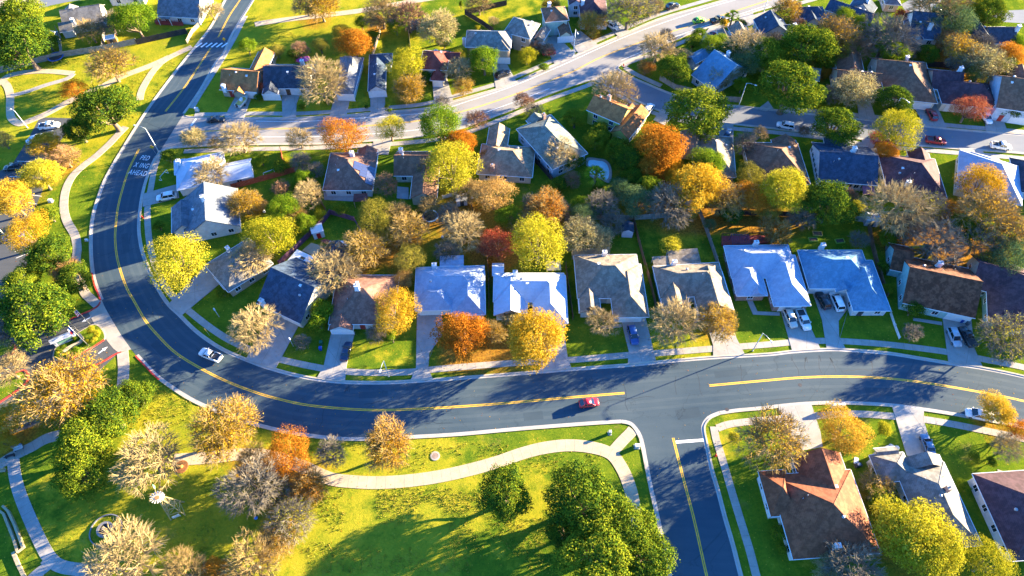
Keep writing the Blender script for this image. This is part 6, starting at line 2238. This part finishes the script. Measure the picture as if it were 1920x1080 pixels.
def palm_protos():
    T_ = MB()
    T_.path([(0, 0, -0.05), (0.02, 0, 1.0), (0.0, 0.02, 2.0)], [0.13, 0.10, 0.12], 8)
    C_ = MB()
    r = random.Random(3)
    for i in range(44):
        a = r.uniform(0, 2 * PI); el = r.uniform(-0.5, 1.3)
        d = Vector((math.cos(a) * math.cos(el), math.sin(a) * math.cos(el), math.sin(el)))
        b = Vector((0, 0, 2.0))
        s = d.cross(Vector((0, 0, 1))).normalized()
        stem = b + d * 0.55
        C_.path([b, stem], [0.018, 0.012], 3)
        for k in range(9):
            t = (k - 4) / 4
            tip = stem + (d * (1 - 0.35 * abs(t)) + s * t * 0.9).normalized() * 0.5 + Vector((0, 0, -0.14 - 0.1 * abs(t)))
            w = s * 0.055 + Vector((0, 0, 0.02))
            C_.poly([stem - w, stem + w, tip])
    return T_.mesh('trunk', BARK, True), C_.mesh('crown', LEAF['green'])


PROTO['palm'] = [palm_protos()]

# code: (shape, leaf colour, twig colour, object name, category, height factor, leaf litter)
KIND = {
    'o': ('oak', 'dark', None, 'oak_tree', 'tree', 0.95, 0.15), 'l': ('round', 'green', None, 'green_tree', 'tree', 1.0, 0.1), 't': ('airy', 'teal', None, 'grey_green_tree', 'tree', 1.0, 0.3),
    'y': ('airy', 'yellow', None, 'yellow_tree', 'tree', 1.05, 0.7), 'Y': ('round', 'yellow', None, 'yellow_tree', 'tree', 1.0, 0.7), 'g': ('round', 'gold', None, 'golden_tree', 'tree', 1.0, 1.0),
    'e': ('airy', 'olive', None, 'olive_tree', 'tree', 1.0, 0.7), 'r': ('round', 'orange', None, 'orange_tree', 'tree', 1.05, 1.0), 'R': ('airy', 'orange', None, 'orange_tree', 'tree', 1.0, 1.0),
    'A': ('airy', 'gold', None, 'golden_tree', 'tree', 1.0, 0.9),
    'B': ('airy', 'amber', None, 'orange_tree', 'tree', 0.95, 1.0),
    'p': ('airy', 'peach', None, 'peach_tree', 'tree', 1.0, 0.9), 'm': ('airy', 'red', None, 'red_tree', 'tree', 1.0, 0.7),
    'b': ('bare', None, 'tan', 'bare_tree', 'tree', 1.0, 0.55), 'c': ('bare', None, 'cream', 'bare_tree', 'tree', 1.0, 0.55), 'k': ('bare', None, 'grey', 'bare_tree', 'tree', 1.0, 0.5), 'q': ('bare', None, 'pinkish', 'bare_tree', 'tree', 1.0, 0.5),
    'w': ('sparse', 'gold', 'tan', 'thinning_tree', 'tree', 1.0, 0.8), 'x': ('sparse', 'yellow', 'grey', 'thinning_tree', 'tree', 1.0, 0.6), 'n': ('half', 'orange', 'tan', 'thinning_tree', 'tree', 1.05, 1.0), 'h': ('half', 'gold', 'tan', 'thinning_tree', 'tree', 1.0, 1.0),
    'N': ('half', 'amber', 'tan', 'thinning_tree', 'tree', 1.1, 1.0),
    'd': ('half', 'pale', 'cream', 'pale_tree', 'tree', 1.0, 0.4), 'P': ('half', 'peach', 'pinkish', 'thinning_tree', 'tree', 1.0, 1.0),
    's': ('shrub', 'dark', None, 'green_shrub', 'shrub', 0.75, 0.0), 'S': ('shrub', 'yellow', None, 'yellow_shrub', 'shrub', 0.8, 0.2), 'G': ('shrub', 'green', None, 'green_shrub', 'shrub', 0.8, 0.0),
    'Q': ('shrub', 'red', None, 'red_shrub', 'shrub', 0.8, 0.2), 'C': ('cone', 'green', None, 'columnar_shrub', 'shrub', 1.9, 0.0), 'O': ('cone', 'gold', None, 'columnar_tree', 'tree', 1.9, 0.3), 'Z': ('cone', 'dark', None, 'cypress_tree', 'tree', 3.2, 0.0),
    'a': ('palm', 'green', None, 'palm_tree', 'tree', 1.0, 0.0),
}
LITTER = []
rng_t = random.Random(21)
seen_labels = {}


def tree(code, px, py, rp, label, hf=1.0):
    shape, lf, tw, name, cat, h, lit = KIND[code]
    h *= hf * (0.80 if cat == 'tree' else 1.0)
    rp *= {'bare': 1.16, 'sparse': 1.14, 'half': 1.12, 'airy': 1.06, 'oak': 1.12}.get(shape, 1.04)
    zc = 5.0
    for _ in range(4):
        s = rp * mpp(px, py, zc)
        zc = (ZC if shape != 'palm' else 2.0) * s * h
    p = at(px, py, zc)
    v = PROTO[shape][rng_t.randrange(len(PROTO[shape]))]
    root = thing(name, label, cat, (p.x, p.y, 0), rng_t.uniform(0, 6.28), 'trees of the neighbourhood' if cat == 'tree' else 'shrubs of the neighbourhood')
    root.scale = (s * rng_t.uniform(0.95, 1.05), s * rng_t.uniform(0.95, 1.05), s * h)
    t = put(v[0], 'trunk', root)
    c = put(v[1], 'crown', root)
    if tw:
        c.material_slots[0].link = 'OBJECT'; c.material_slots[0].material = TWIG[tw]
        if tw in ('grey',):
            t.material_slots[0].link = 'OBJECT'; t.material_slots[0].material = BARK
        if lf:
            c.material_slots[1].link = 'OBJECT'; c.material_slots[1].material = LEAF[lf]
    elif lf:
        c.material_slots[0].link = 'OBJECT'; c.material_slots[0].material = LEAF[lf]
    if lit > 0:
        LITTER.append((p.x, p.y, s, lit))
    seen_labels[label] = seen_labels.get(label, 0) + 1


TREES = '''
o 38 30 46|dark oak filling the upper left corner
o 38 82 56|big dark oak below the corner oak, beside the round trampoline
o 86 74 24|smaller oak crown between the big corner oak and the tan-roofed house
l 250 34 42|round bright green tree between tan-roofed house and red deck house
k 205 40 26|grey leafless tree tucked behind the round bright green tree
b 166 55 26|small leafless tree in the shaded yard of the tan-roofed house
c 395 18 20|pale leafless tree beside the road right of the red deck house
w 203 118 40|thin gold-leaved tree standing on the meadow path
R 140 168 27|orange tree at the upper left of the big roadside oak
o 198 202 55|big dark oak between the meadow path and the main road
o 146 243 30|smaller oak right of the parked pickup in the lot
g 84 272 32|gold tree overhanging the upper parking bays
P 118 292 28|half-bare pinkish tree with pale trunks beside the roadside path
Y 73 328 40|bright yellow tree beside the dark parked car
p 4 262 22|peach-coloured tree at the left edge above the parking lot
g 20 374 46|large gold-orange tree at the left edge beside the parking bays
A 52 438 44|orange-gold tree with bare patches over the blue car
s 92 402 22|dark evergreen shrub left of the pale roadside path
o 92 474 42|dark green tree touching the footpath south of the gold trees
P 118 505 27|peach half-bare tree between two dark green trees by the footpath
o 140 522 34|green tree above the red kerb of the estate entrance
o 42 530 34|shaded green tree over the parking lot exit
o 64 584 68|largest green oak, left of the flagpoles
k 20 612 40|shaded oak side limbs, leafless, at the left edge of the entrance
c 12 690 34|cream leafless tree on the red-kerbed island at the left edge
h 112 728 74|large gold tree below the estate entrance
g 22 782 36|gold tree at the left edge below the red-kerbed island
g 8 828 26|small dark gold tree at the left edge above the blue chairs
o 252 742 36|oak crown nearest the red kerb in the park
o 205 778 52|oak in the park touching the large gold tree
o 160 830 60|large park oak above the windmill lawn
o 155 885 52|lower park oak left of the bare tan tree
c 276 862 60|wide leafless tan tree between park oak and windmill
h 416 800 60|half-bare gold tree where the park meets the road bend
R 540 850 48|orange half-bare tree above the park path
b 470 862 30|leafless tree between the gold and orange park trees
k 470 908 56|grey leafless tree right of the windmill
n 580 905 34|rusty half-bare tree leaning over the park path
x 520 925 32|grey twiggy tree right of the tall grey leafless tree
x 545 975 42|thin yellow-green tree at the edge of the open field
k 620 848 28|thin grey sapling tree between orange tree and tan tree
N 726 832 48|tall tan tree orange at its foot, alone beside the road
c 226 1052 72|broad cream leafless tree near the round fountain
b 345 1070 40|small cream leafless tree right of the broad one by the fountain
r 402 1072 30|small orange tree at the lower edge
b 470 1052 48|tan leafless tree at the lower edge left of the field
w 520 1008 34|thin tree with yellow leaves at the field edge, above the lower edge
o 948 926 52|single round oak in the open field
o 1090 935 66|upper oak of the large oak group by the side road
o 1168 985 62|oak of the large group that reaches over the side road kerb
o 1120 1030 72|middle oak of the large oak group at the lower edge
o 1205 1040 56|lowest oak of the large group beside the yellow centre line
o 1058 1000 34|shaded oak on the field side of the large oak group
l 463 86 20|round lime green tree beside the crosswalk
d 362 256 22|pale small tree on the corner above the white-roofed house
b 402 268 14|tiny leafless tree beside the pale corner tree
c 447 256 36|cream leafless tree behind the white-roofed house
c 560 258 24|small cream leafless street tree left of the orange street tree
R 642 254 44|broad orange-brown street tree behind the solar panel house
y 731 240 30|thin yellow street tree right of the orange-brown one
l 823 234 44|bright green dense street tree by the upper street
q 893 222 20|slim leafless pinkish tree by the upper street kerb
q 978 186 16|rounded leafless pinkish tree beside the worn upper street
q 990 190 12|second small pinkish leafless tree close to the upper street lane line
r 862 268 34|orange-red tree behind the tall gold tree
y 846 312 58 0.85|tall gold-yellow tree over the slate-roofed back wing
x 800 312 26|grey-green thinning tree left of the tall gold-yellow tree
b 875 355 26|pale leafless tree at the foot of the tall gold-yellow tree
p 924 362 40|peach-orange tree behind the white metal shed
q 722 345 22|leafless pinkish tree between solar panel house and brown house
k 562 300 20|grey leafless tree behind the red-brown fence
s 524 312 18|green shrubs along the back of the fenced corner lawn
l 490 300 14|small green tree beside the white-roofed house patio
l 530 388 32|bright green tree in the yard behind the grey gabled house
l 568 334 20|bright green tree beside the red-brown fence end
c 577 362 26|cream leafless tree below the bright green fence tree
h 456 378 32|half-bare peach-gold tree right of the grey gabled house
c 395 322 34|leafless cream tree in front of the white roof
s 315 293 17|dark green shrub left of the white-roofed house
s 298 424 13|round dark shrub on the lawn of the grey gabled house
y 330 492 62|large bright yellow tree at the inside of the bend
y 508 440 48|pale yellow tree over the yard fence of the tan hip house
c 470 480 38|leafless tan tree leaning over the tan hip roof
l 572 418 22|green bush along the purple fence beside the red-door shed
S 601 403 13|small yellow bush at the corner of the purple fence
p 490 382 14|small peach shrub in the yard of the grey gabled house
w 556 402 22|thin gold tree behind the bright green yard tree
e 703 405 36|olive-yellow tree behind the patio of the solar panel house
b 745 400 26|leafless tan tree between the two olive trees
w 764 428 34|tan tree with a few gold leaves in the middle of the backyards
w 680 465 38|brown-gold thinning tree beside the round white table
e 715 440 26|olive thinning tree above the gold-leaved backyard tree
c 868 428 36|cream leafless tree left of the red tree
c 622 508 44|spreading cream leafless tree over the slate-roofed house
b 655 500 24|tan leafless tree at the right of the spreading cream one
C 634 528 11|small lime green shrub behind the pinkish brown roof
e 767 482 32|yellow-green round tree behind the pale blue-grey house
p 756 522 22|peach tree at the corner of the pinkish brown roof
A 740 582 48|golden yellow tree over the right end of the pinkish brown roof
k 706 622 20|low leafless shrub in front of the pinkish brown house
C 734 628 12|slim lime green shrub beside the low leafless one
G 600 582 26|tall green shrub between slate house and pinkish brown house
G 598 604 22|lower green shrub beside the slate house driveway
k 566 640 16|small grey leafless bush on the lawn beside the post lamp
c 473 614 44|dense cream leafless tree at the slate house driveway
s 418 548 14|low green hedge shrub in front of the tan hip house
r 868 630 56|bright orange tree beside the driveway of the pale blue-grey house
w 925 620 24|thinning tree between the orange and the gold roadside trees
g 1003 635 62|large golden tree in front of the near-white roofed house
d 962 590 22|pale thin tree between gold tree and white roof
m 934 456 34|red maple in the backyards behind the near-white roof
q 914 462 18|pinkish twiggy tree left of the red backyard maple
l 955 406 26|dark green round tree behind the red backyard maple
y 1010 455 56|large yellow airy tree right of the red maple
n 1024 386 36|rusty brown thinning tree above the large yellow one
k 1050 392 22|grey leafless tree beside the rusty brown thinning tree
l 1093 384 22|yellow-green topped shrub tree below the palm
t 1092 400 26|shaded dark tree under the yellow-green topped one
d 1088 436 34|pale grey-green tree over the green lawn behind the charcoal hip house
d 1125 445 24|smaller pale tree beside the storage shed
k 1150 418 22|grey twiggy shrub behind the storage shed
k 1130 380 28|dark grey leafless tree left of the blue-green tree
t 1196 378 34|blue-green tree above the fenced lawn
k 1256 382 42|grey leafless tree between blue-green and golden trees
r 1237 272 48|tallest orange tree behind the pool
r 1222 312 30|lower orange crown under the tallest orange tree
g 1305 350 52|large golden tree behind the fenced lawn
l 1326 306 34|yellow-green tree between golden tree and charcoal roof
g 1262 322 26|golden side tree under the tallest orange tree
c 1052 285 34|leafless cream tree against the sage grey roof
o 1122 246 22|dark evergreen behind the pool garden
o 1180 298 32|dark evergreen right of the pool
o 1158 278 24|dark evergreen behind the pool edge
o 1184 330 24|dark bushy evergreen below the pool
a 1117 328 24|palm with a green crown leaning over the pool
s 1046 344 18|dark shrub beside the path left of the pool
q 1072 336 16|purplish leafless shrub left of the pool
s 1120 358 14|shaded shrub below the pool palm
o 1078 222 22|dark evergreen between sage house and green-walled house
o 1118 262 24|round evergreen in front of the lime green wall
l 1120 258 14|olive topped bush at the lime green wall
o 1308 210 58 0.82|large round oak in front of the side street
c 1155 162 36|cream leafless tree on the corner of the side street
c 1234 86 30|cream leafless tree beside the upper street near the corner
n 1212 124 15|brown-red shrub on the corner lawn
o 1266 128 30|glossy dark magnolia beside the steel blue roof
d 1284 104 16|pale feathery shrub above the steel blue roof
d 1358 132 26|pale leafless-looking tree against the steel blue roof
c 1348 152 16|small cream tree at the corner of the steel blue roof
c 1404 84 36|grey-brown leafless tree left of the dark oak mass
t 1400 118 30|grey-green tree under the leafless one
l 1392 158 18|bright green bush beside the lamp by the side street
o 1440 100 36|dark oak mass right of the grey-brown leafless tree
s 1300 78 18|dark hedge shrub at the drive of the steel blue house
l 1334 84 22|bright hedge tree along the steel blue house lot
l 1352 78 18|round olive hedge tree next to the bright one
s 1372 98 26|dark hedge in the shade behind the bright hedge
l 1310 62 13|small green shrub by the upper street drive
a 1374 30 14|palm with pale crown beside the upper street
O 1358 44 9|orange and green columnar tree beside the palm
s 1388 46 13|low dark hedge right of the palm
h 1478 14 24|gold-orange tree on the lawn by the upper street edge
s 1505 30 12|dark shrub at the drive of the small slate house
q 1498 44 14|pinkish round shrub beside the small slate house
o 1516 84 46|dark oak behind the small slate house
k 1452 74 18|pale leafless tree left of that dark oak
w 1566 60 42|gold-brown tree right of the dark oak
l 1585 30 20|clipped green hedge along the long slate roof
l 1612 42 20|second clipped hedge at the end of the long slate roof
m 1694 34 20|crimson tree beside the steep dark-roofed house
k 1668 62 44|grey-green thinning tree left of the steep dark-roofed house
q 1612 88 26|pinkish leafless tree between gold-brown and grey-green trees
o 1632 62 20|dark tree between the hedge and the grey-green thinning tree
l 1672 96 30|olive green tree behind the big brown roof
b 1762 4 50|wide brown leafless tree at the upper edge over the far drive
t 1786 36 40|blue-green tree below the wide brown leafless one
Y 1822 18 26|yellow tree beside the tall evergreen near the upper right
o 1852 22 34|tall evergreen near the upper right corner
l 1800 52 26|green tree with yellow lights right of the steep dark-roofed house
P 1776 74 24|orange-topped half-bare tree left of a larger orange tree
h 1806 92 34|large orange-gold tree in front of the dark wing house
k 1842 84 28|brownish leafless tree between orange and pale trees
d 1852 116 38|pale yellow-green tree behind the red maple house
r 1895 104 28|orange tree at the right edge beyond the pale tree
l 1905 78 18|olive tree at the right edge beside the dark wing house
k 1810 118 26|grey twiggy tree behind the purple-brown roof
o 1482 164 56|large dark oak in front of the long sage roof
d 1604 164 36|pale yellow thin tree in front of the brown gabled house
R 1546 134 13|small orange shrub left of the brown gabled house
k 1558 176 20|grey leafless shrub left of the pale yellow thin tree
s 1542 192 14|dark shrub at the kerb below the large dark oak
o 1676 188 33|round green oak on the lawn beside the red SUV
o 1568 236 40|round dark oak at the kerb below the side street
y 1687 242 44|lime yellow tree at the kerb beside the red pickup
m 1820 202 32|red-orange maple beside the white parked SUV
s 1894 208 20|dark evergreen shrub at the right edge by the street
m 1648 262 18|dark red small tree left of the street maple
r 1662 284 22|orange-red street tree behind the plum-brown roof
q 1508 244 10|tiny leafless shrub right of the white street SUV
k 1400 268 24|grey leafless tree above the brown hip roof
c 1426 248 14|small cream leafless tree by the kerb left of the brown hip roof
s 1366 312 14|dark shrub at the corner of the half charcoal roof
w 1362 372 36|grey-brown twiggy tree right of the golden tree
R 1412 374 34|rusty orange tree right of the twiggy one
e 1408 330 28|olive shrub tree behind the brown hip roof
Y 1470 355 46|yellow-green round tree in front of the brown hip roof
d 1446 315 22|pale leafless-looking tree over the brown hip roof corner
o 1556 382 46|dense dark tree below the slate blue roof
S 1612 388 14|small golden bush below the maroon gazebo
s 1634 392 14|green bush right of the small golden one
q 1594 364 14|pinkish shrub beside the maroon gazebo
c 1682 385 54|large cream leafless tree below the plum-brown roof
x 1742 390 36|yellow-grey thinning tree right of the large cream one
A 1842 345 44|rust-gold tree against the bluish white roof
w 1858 400 56|largest rust-gold tree right of the cream leafless one
w 1900 440 44|lower rust-gold tree at the right edge
t 1892 478 44|blue-green tree under the rust-gold ones
k 1762 452 48|dark grey leafless tree around the yellow slide
k 1612 448 18|dark leafless sapling by the backyard fence of the blue roof house
n 1456 432 30|orange-tan tree behind the light grey roof
x 1838 450 40|grey-green thinning tree above the plum end house
S 1258 460 23|round yellow-green bush at the end of the fenced lawn
t 1330 420 14|climbing green shrub at the fence corner of the empty lawn
c 1130 602 29|small cream leafless tree before the charcoal hip house
c 1266 602 46|broad cream leafless tree in front of the tan-roofed house
h 1348 600 36|cream tree with orange edge by the long driveway
s 1712 580 22|nearly black round bush at the rust-roofed house
k 1712 622 18|thin leafless sapling on the lawn of the rust-roofed house
x 1888 628 48|blue-green and gold thinning tree at the right edge by the kerb
g 1868 768 36|gold street tree over the white parked car
R 1912 806 26|orange tree at the right edge beside the gold street tree
w 1450 822 62|thinning yellow tree with dark limbs beside the rust hip roof driveway
B 1583 806 50|amber orange fuzzy tree between the two lower driveways
S 1660 805 16|small bright yellow sapling on the lower lawn
S 1376 822 15|round yellow-green bush near the stop line
l 1652 934 30 0.7|olive green twiggy tree between rust and cream roofs
w 1650 905 34 0.7|tan thinning tree above the big yellow tree
Y 1706 994 74 0.85|big bright yellow tree in the lower right
Y 1752 1030 62|lower bulge of yellow tree beside the cream roof
y 1852 1058 48|pale yellow tree at the lower edge near the plum-roofed corner house
k 1600 1068 52|grey leafless tree at the lower edge below the rust hip roof
d 1560 1074 34|cream leafless tree left of the grey one at the lower edge
s 1460 1000 18|dark shrub along the left wall of the rust hip roof house
s 1466 1028 13|lower dark shrub along the same left wall
c 1892 838 28|pale leafless tree on the right edge lawn
s 1826 858 13|round dark green bush on the right lower lawn
s 1858 866 12|spiky dark bush next to the round one
G 1872 893 11|clipped round bush beside the plum house path
G 1803 905 11|green creeper shrub along the cream roof wall
G 1812 918 10|lower creeper shrub along the cream roof wall
h 600 8 34|tan half-bare tree at the upper edge beside the meadow track
b 572 0 30|grey tan leafless tree at the upper edge left of the meadow track
b 715 20 34|brown brushy thicket tree in the meadow
q 765 28 34|pinkish brushy thicket tree right of the brown one
P 705 38 16|low brown brush beside the meadow thicket
l 742 46 22|dark green tree in front of the meadow thicket
r 664 80 36|big round orange tree above the grey narrow house
g 640 62 22|gold tree behind the big round orange one
l 678 42 16|lime green tree top behind the big round orange tree
s 700 66 12|dark shrub beside the narrow garden fence
e 600 84 18|olive bush behind the dark grey house
q 562 92 18|brown bushes behind the dark grey house
s 550 104 16|dark green bushes behind the dark grey house
c 601 148 48|big cream leafless tree in front of the dark grey house
d 822 48 38|pale cream-yellow tree behind the red-brown house
l 832 78 16|green shrub at the foot of the pale cream-yellow tree
y 762 118 40|yellow tree in front of the red-brown house
h 768 162 30|cream and yellow thinning tree below the yellow one
o 795 146 16|dark green bush between yellow tree and red-brown wing
c 858 128 26|grey cream leafless tree left of the dark oak
y 864 102 20|yellow tree top left of the dark oak
l 908 112 34|dark oak in front of the tan two-storey house
h 868 160 20|small gold-green tree on the kerb by the red-brown house
Z 864 8 4|slim dark cypress in the meadow at the upper edge
b 898 4 24|leafless tree at the upper edge right of the cypress
c 925 38 10|small pale shrub on the fenced green lawn
S 897 52 7|small round green bush by the black garden fence
Y 988 104 20|small bright yellow tree in front of the largest tan house
q 1004 88 13|small pinkish leafless tree by the largest tan house garage
q 1028 92 14|rusty leafless tree at the drive of the largest tan house
h 1110 40 26|pale yellow tree beside the white car drive
e 1112 60 14|drooping pale tree below the pale yellow one
x 1180 14 40|olive-yellow tree on the lawn above the white car
c 1222 8 22|grey cream leafless tree at the upper edge right of the olive one
h 1035 8 18|gold shrub behind the mint two-storey house
s 484 182 10|dark shrub in front of the brown gabled house
Q 496 165 13|reddish leafless shrub by the dark grey house porch
s 566 200 8|low dark shrub at the dark grey house drive
G 726 199 6|small round clipped bush by the bluish house drive
G 731 207 5|second small clipped bush at the kerb by the bluish house drive
s 688 200 5|tiny round shrub at the kerb of the grey narrow house
k 842 402 24|grey leafless tree behind the trampoline lawn
b 805 385 22|tan leafless tree above the middle trampoline
s 776 398 16|dark shrub by the shaded pale gable of the back wing
s 640 392 14|dark shrub at the stone patio of the solar panel house
k 590 318 18|grey twiggy shrub along the solar panel house lawn
q 528 352 18|pinkish shrub inside the red-brown fence
G 548 352 14|green shrub at the inside of the red-brown fence
b 620 470 22|tan twiggy tree right of the red-door shed
k 838 470 22|grey leafless shrub behind the white patio cover
w 985 420 26|thin gold tree between the red maple and the rusty tree
k 1000 380 20|grey twiggy tree left of the rusty brown thinning tree
s 1030 352 16|dark shrub below the sage grey house corner
t 1165 356 26|blue-green shrubby tree below the pool evergreens
o 1215 350 26|dark evergreen under the orange crowns
e 1290 392 24|olive tree at the foot of the golden tree
k 1345 345 26|grey leafless tree right of the golden tree
o 1372 400 22|dark evergreen under the grey-brown twiggy tree
e 1440 395 26|olive thinning tree between rusty and yellow-green trees
k 1505 405 26|grey leafless tree left of the dense dark tree
o 1590 405 16|dark shrub beside the dense dark tree
k 1700 425 30|grey leafless tree below the large cream one
o 1810 430 34|dark green tree under the largest rust-gold tree
R 1790 395 24|rusty orange tree between yellow-grey and rust-gold trees
e 1860 490 32|olive tree above the plum end house roof
o 1665 445 18|dark shrub at the fence of the rust-roofed house
s 1655 500 14|dark shrub between bright blue-grey and rust-roofed houses
s 1665 540 13|lower dark shrub beside the rust-roofed house
s 1215 500 10|dark shrub in the gap left of the tan-roofed house
o 1075 300 22|dark evergreen at the sage grey house corner
k 1000 205 16|grey twiggy tree above the sage grey house
s 940 250 12|dark shrub beside the tan hip-roofed house
R 915 290 18|orange shrubby tree beside the blue-shaded ridge
k 830 190 14|small grey tree at the kerb of the red-brown wing
s 615 190 10|dark shrub at the drive of the narrow grey house
t 560 130 16|grey-green shrub behind the dark grey house porch
e 520 95 16|olive shrub behind the brown gabled house
l 1020 125 10|green shrub on the verge of the largest tan house
k 1250 65 14|small grey tree by the upper street kerb
o 1462 120 28|dark oak left of the long sage roof
o 1545 112 22|dark oak behind the red raised deck
e 1575 95 26|olive-brown tree above the brown gabled house
o 1740 100 20|dark tree behind the steep dark-roofed house lawn
k 1700 90 22|grey tree between olive green tree and far lawn
o 1880 130 26|dark oak under the orange tree at the right edge
e 1830 140 24|olive tree behind the purple-brown roof
'''
for line in TREES.strip().splitlines():
    spec, lab = line.split('|')
    a = spec.split()
    x, y, r0 = map(float, a[1:4])
    if y < 400 and x > 1150:
        r0 *= 1.08
    if 330 < y < 480 and 560 < x <= 1150:
        r0 *= 1.08
    tree(a[0], x, y, r0, lab, float(a[4]) if len(a) > 4 else 1.0)

for a in EXTRA_SHRUBS:
    tree(*a)

# ---- what lies on the lawns: dry zones and leaf litter (colour of the ground itself)
DRY = [(300, 120, 26, 1.0), (180, 125, 26, 1.1), (60, 160, 20, 1.0), (100, 190, 20, 0.9), (600, 75, 22, 1.0), (540, 95, 22, 1.0), (680, 930, 14, 0.8), (620, 1000, 12, 0.9), (760, 960, 12, 0.6), (640, 1050, 10, 0.9), (300, 790, 8, 0.65), (400, 850, 8, 0.75),
       (1020, 930, 8, 0.6), (980, 40, 14, 0.5), (720, 640, 6, 0.35), (1220, 640, 6, 0.5), (1290, 655, 5, 0.8), (1650, 420, 9, 0.5), (1340, 820, 4, 0.6), (330, 60, 12, 0.8), (700, 120, 10, 0.4), (560, 180, 10, 0.6), (1290, 440, 10, 0.45), (240, 985, 10, 0.6), (330, 1000, 10, 0.6), (130, 960, 8, 0.5), (700, 880, 8, 0.4)]
DZ = [(*at(x, y).xy, r, w * (1.5 if y < 200 else 1.3)) for x, y, r, w in DRY]
BARE = [(1095, 830 - 270, 3.0, 0.0)]
YARD = [(x, y, r, w * 0.6) for x, y, r, w in [(790, 440, 9, 0.5), (700, 470, 8, 0.45), (940, 480, 7, 0.7), (900, 420, 8, 0.4), (1160, 370, 12, 0.5), (1330, 385, 10, 0.5), (1440, 400, 8, 0.5), (560, 330, 5, 0.4), (890, 650, 6, 0.9), (930, 660, 6, 0.8), (1540, 430, 6, 0.5), (780, 350, 6, 0.4), (1060, 540, 3.0, 0.9), (1078, 620, 3, 0.8), (915, 530, 3, 1.0), (1215, 540, 3, 0.8), (1360, 480, 4, 0.3), (1700, 430, 10, 0.4), (1340, 830, 3, 0.5)]]
LITTER += [(*at(x, y).xy, r, w) for x, y, r, w in YARD]
dv = [0.0] * len(gv); lv_ = [0.0] * len(gv)


def splat(arr, x, y, rad, w, k=1.6):
    for j in range(len(GY)):
        dy = GY[j] - y
        if abs(dy) > rad * 2.2:
            continue
        for i in range(nx_):
            dx = GX[i] - x
            if abs(dx) > rad * 2.2:
                continue
            g = math.exp(-(dx * dx + dy * dy) / (rad * rad) * k * 0.5) * w
            q = j * nx_ + i
            arr[q] = min(1.1, arr[q] + g)


for x, y, r_, w_ in DZ:
    splat(dv, x, y, r_, w_, 1.4)
for x, y, s_, w_ in LITTER:
    # leaves drift a little to one side of each crown
    splat(lv_, x - 0.3 * s_, y - 0.1 * s_, s_ * 1.05, w_ * 0.7, 1.6)
for nm, arr in (('dry', dv), ('litter', lv_)):
    at_ = gme.attributes.new(nm, 'FLOAT', 'POINT')
    at_.data.foreach_set('value', arr)

# ---- fallen leaves and field weeds: loose ground cover, far too many to count
from mathutils.bvhtree import BVHTree
bv, bf = [], []
for o in list(COL.objects):
    if o.type == 'MESH' and o.get('kind') == 'structure' and o.name != 'ground' and not o.name.startswith('road_'):
        k = len(bv)
        bv += [tuple(v.co) for v in o.data.vertices]
        bf += [tuple(i + k for i in f.vertices) for f in o.data.polygons]
bvh = BVHTree.FromPolygons(bv, bf)


def ground_z(x, y):
    h = bvh.ray_cast(Vector((x, y, 2.0)), Vector((0, 0, -1)), 4.0)
    return max(0.0, h[0].z) if h[0] is not None else 0.0


rl = random.Random(77)
mbs = {'gold': MB(), 'orange': MB()}
for i, (x, y, s_, w_) in enumerate(LITTER):
    if w_ < 0.45:
        continue
    m = mbs['orange' if i % 3 == 0 else 'gold']
    for _ in range(int(16 * w_ * min(s_, 8))):
        px_, py_ = rl.gauss(x - 0.5 * s_, s_ * 1.25), rl.gauss(y - 0.2 * s_, s_ * 1.15)
        leaf(m, Vector((px_, py_, ground_z(px_, py_) + 0.02)), (Vector((0, 0, 1)) + rand_dir(rl) * 0.35).normalized(), rl.uniform(0.08, 0.17), rl)
for k, m in mbs.items():
    o = m.build('fallen_leaves', LEAF[k])
    o['kind'] = 'stuff'
wm = leaf_mat('weeds', [(0.05, 0.12, 0.012), (0.14, 0.22, 0.02), (0.28, 0.30, 0.03), (0.42, 0.33, 0.06)], 0.3)
m = MB()
fields = [((560, 925), (1060, 1075), 3200), ((640, 915), (1000, 960), 700), ((120, 900), (480, 1060), 1100), ((270, 720), (360, 800), 350), ((640, 830), (1130, 885), 700), ((480, 60), (640, 105), 800), ((100, 110), (330, 200), 900), ((10, 145), (130, 215), 400)]
for (x0, y0), (x1, y1), n in fields:
    for _ in range(n):
        p = at(rl.uniform(x0, x1), rl.uniform(y0, y1))
        if ground_z(p.x, p.y) > 0.004:
            continue
        if noise.noise(Vector((p.x, p.y, 0)) * 0.16) < -0.05:
            continue
        for _ in range(3):
            a = rl.uniform(0, 6.28); hh = rl.uniform(0.12, 0.34); w = 0.06
            d = Vector((math.cos(a), math.sin(a), 0)); c = p + Vector((rl.uniform(-0.2, 0.2), rl.uniform(-0.2, 0.2), 0))
            n2 = Vector((-d.y, d.x, 0))
            m.poly([c - n2 * w, c + n2 * w, c + d * hh * 0.6 + Vector((0, 0, hh))])
o = m.build('field_grass', wm)
o['kind'] = 'stuff'
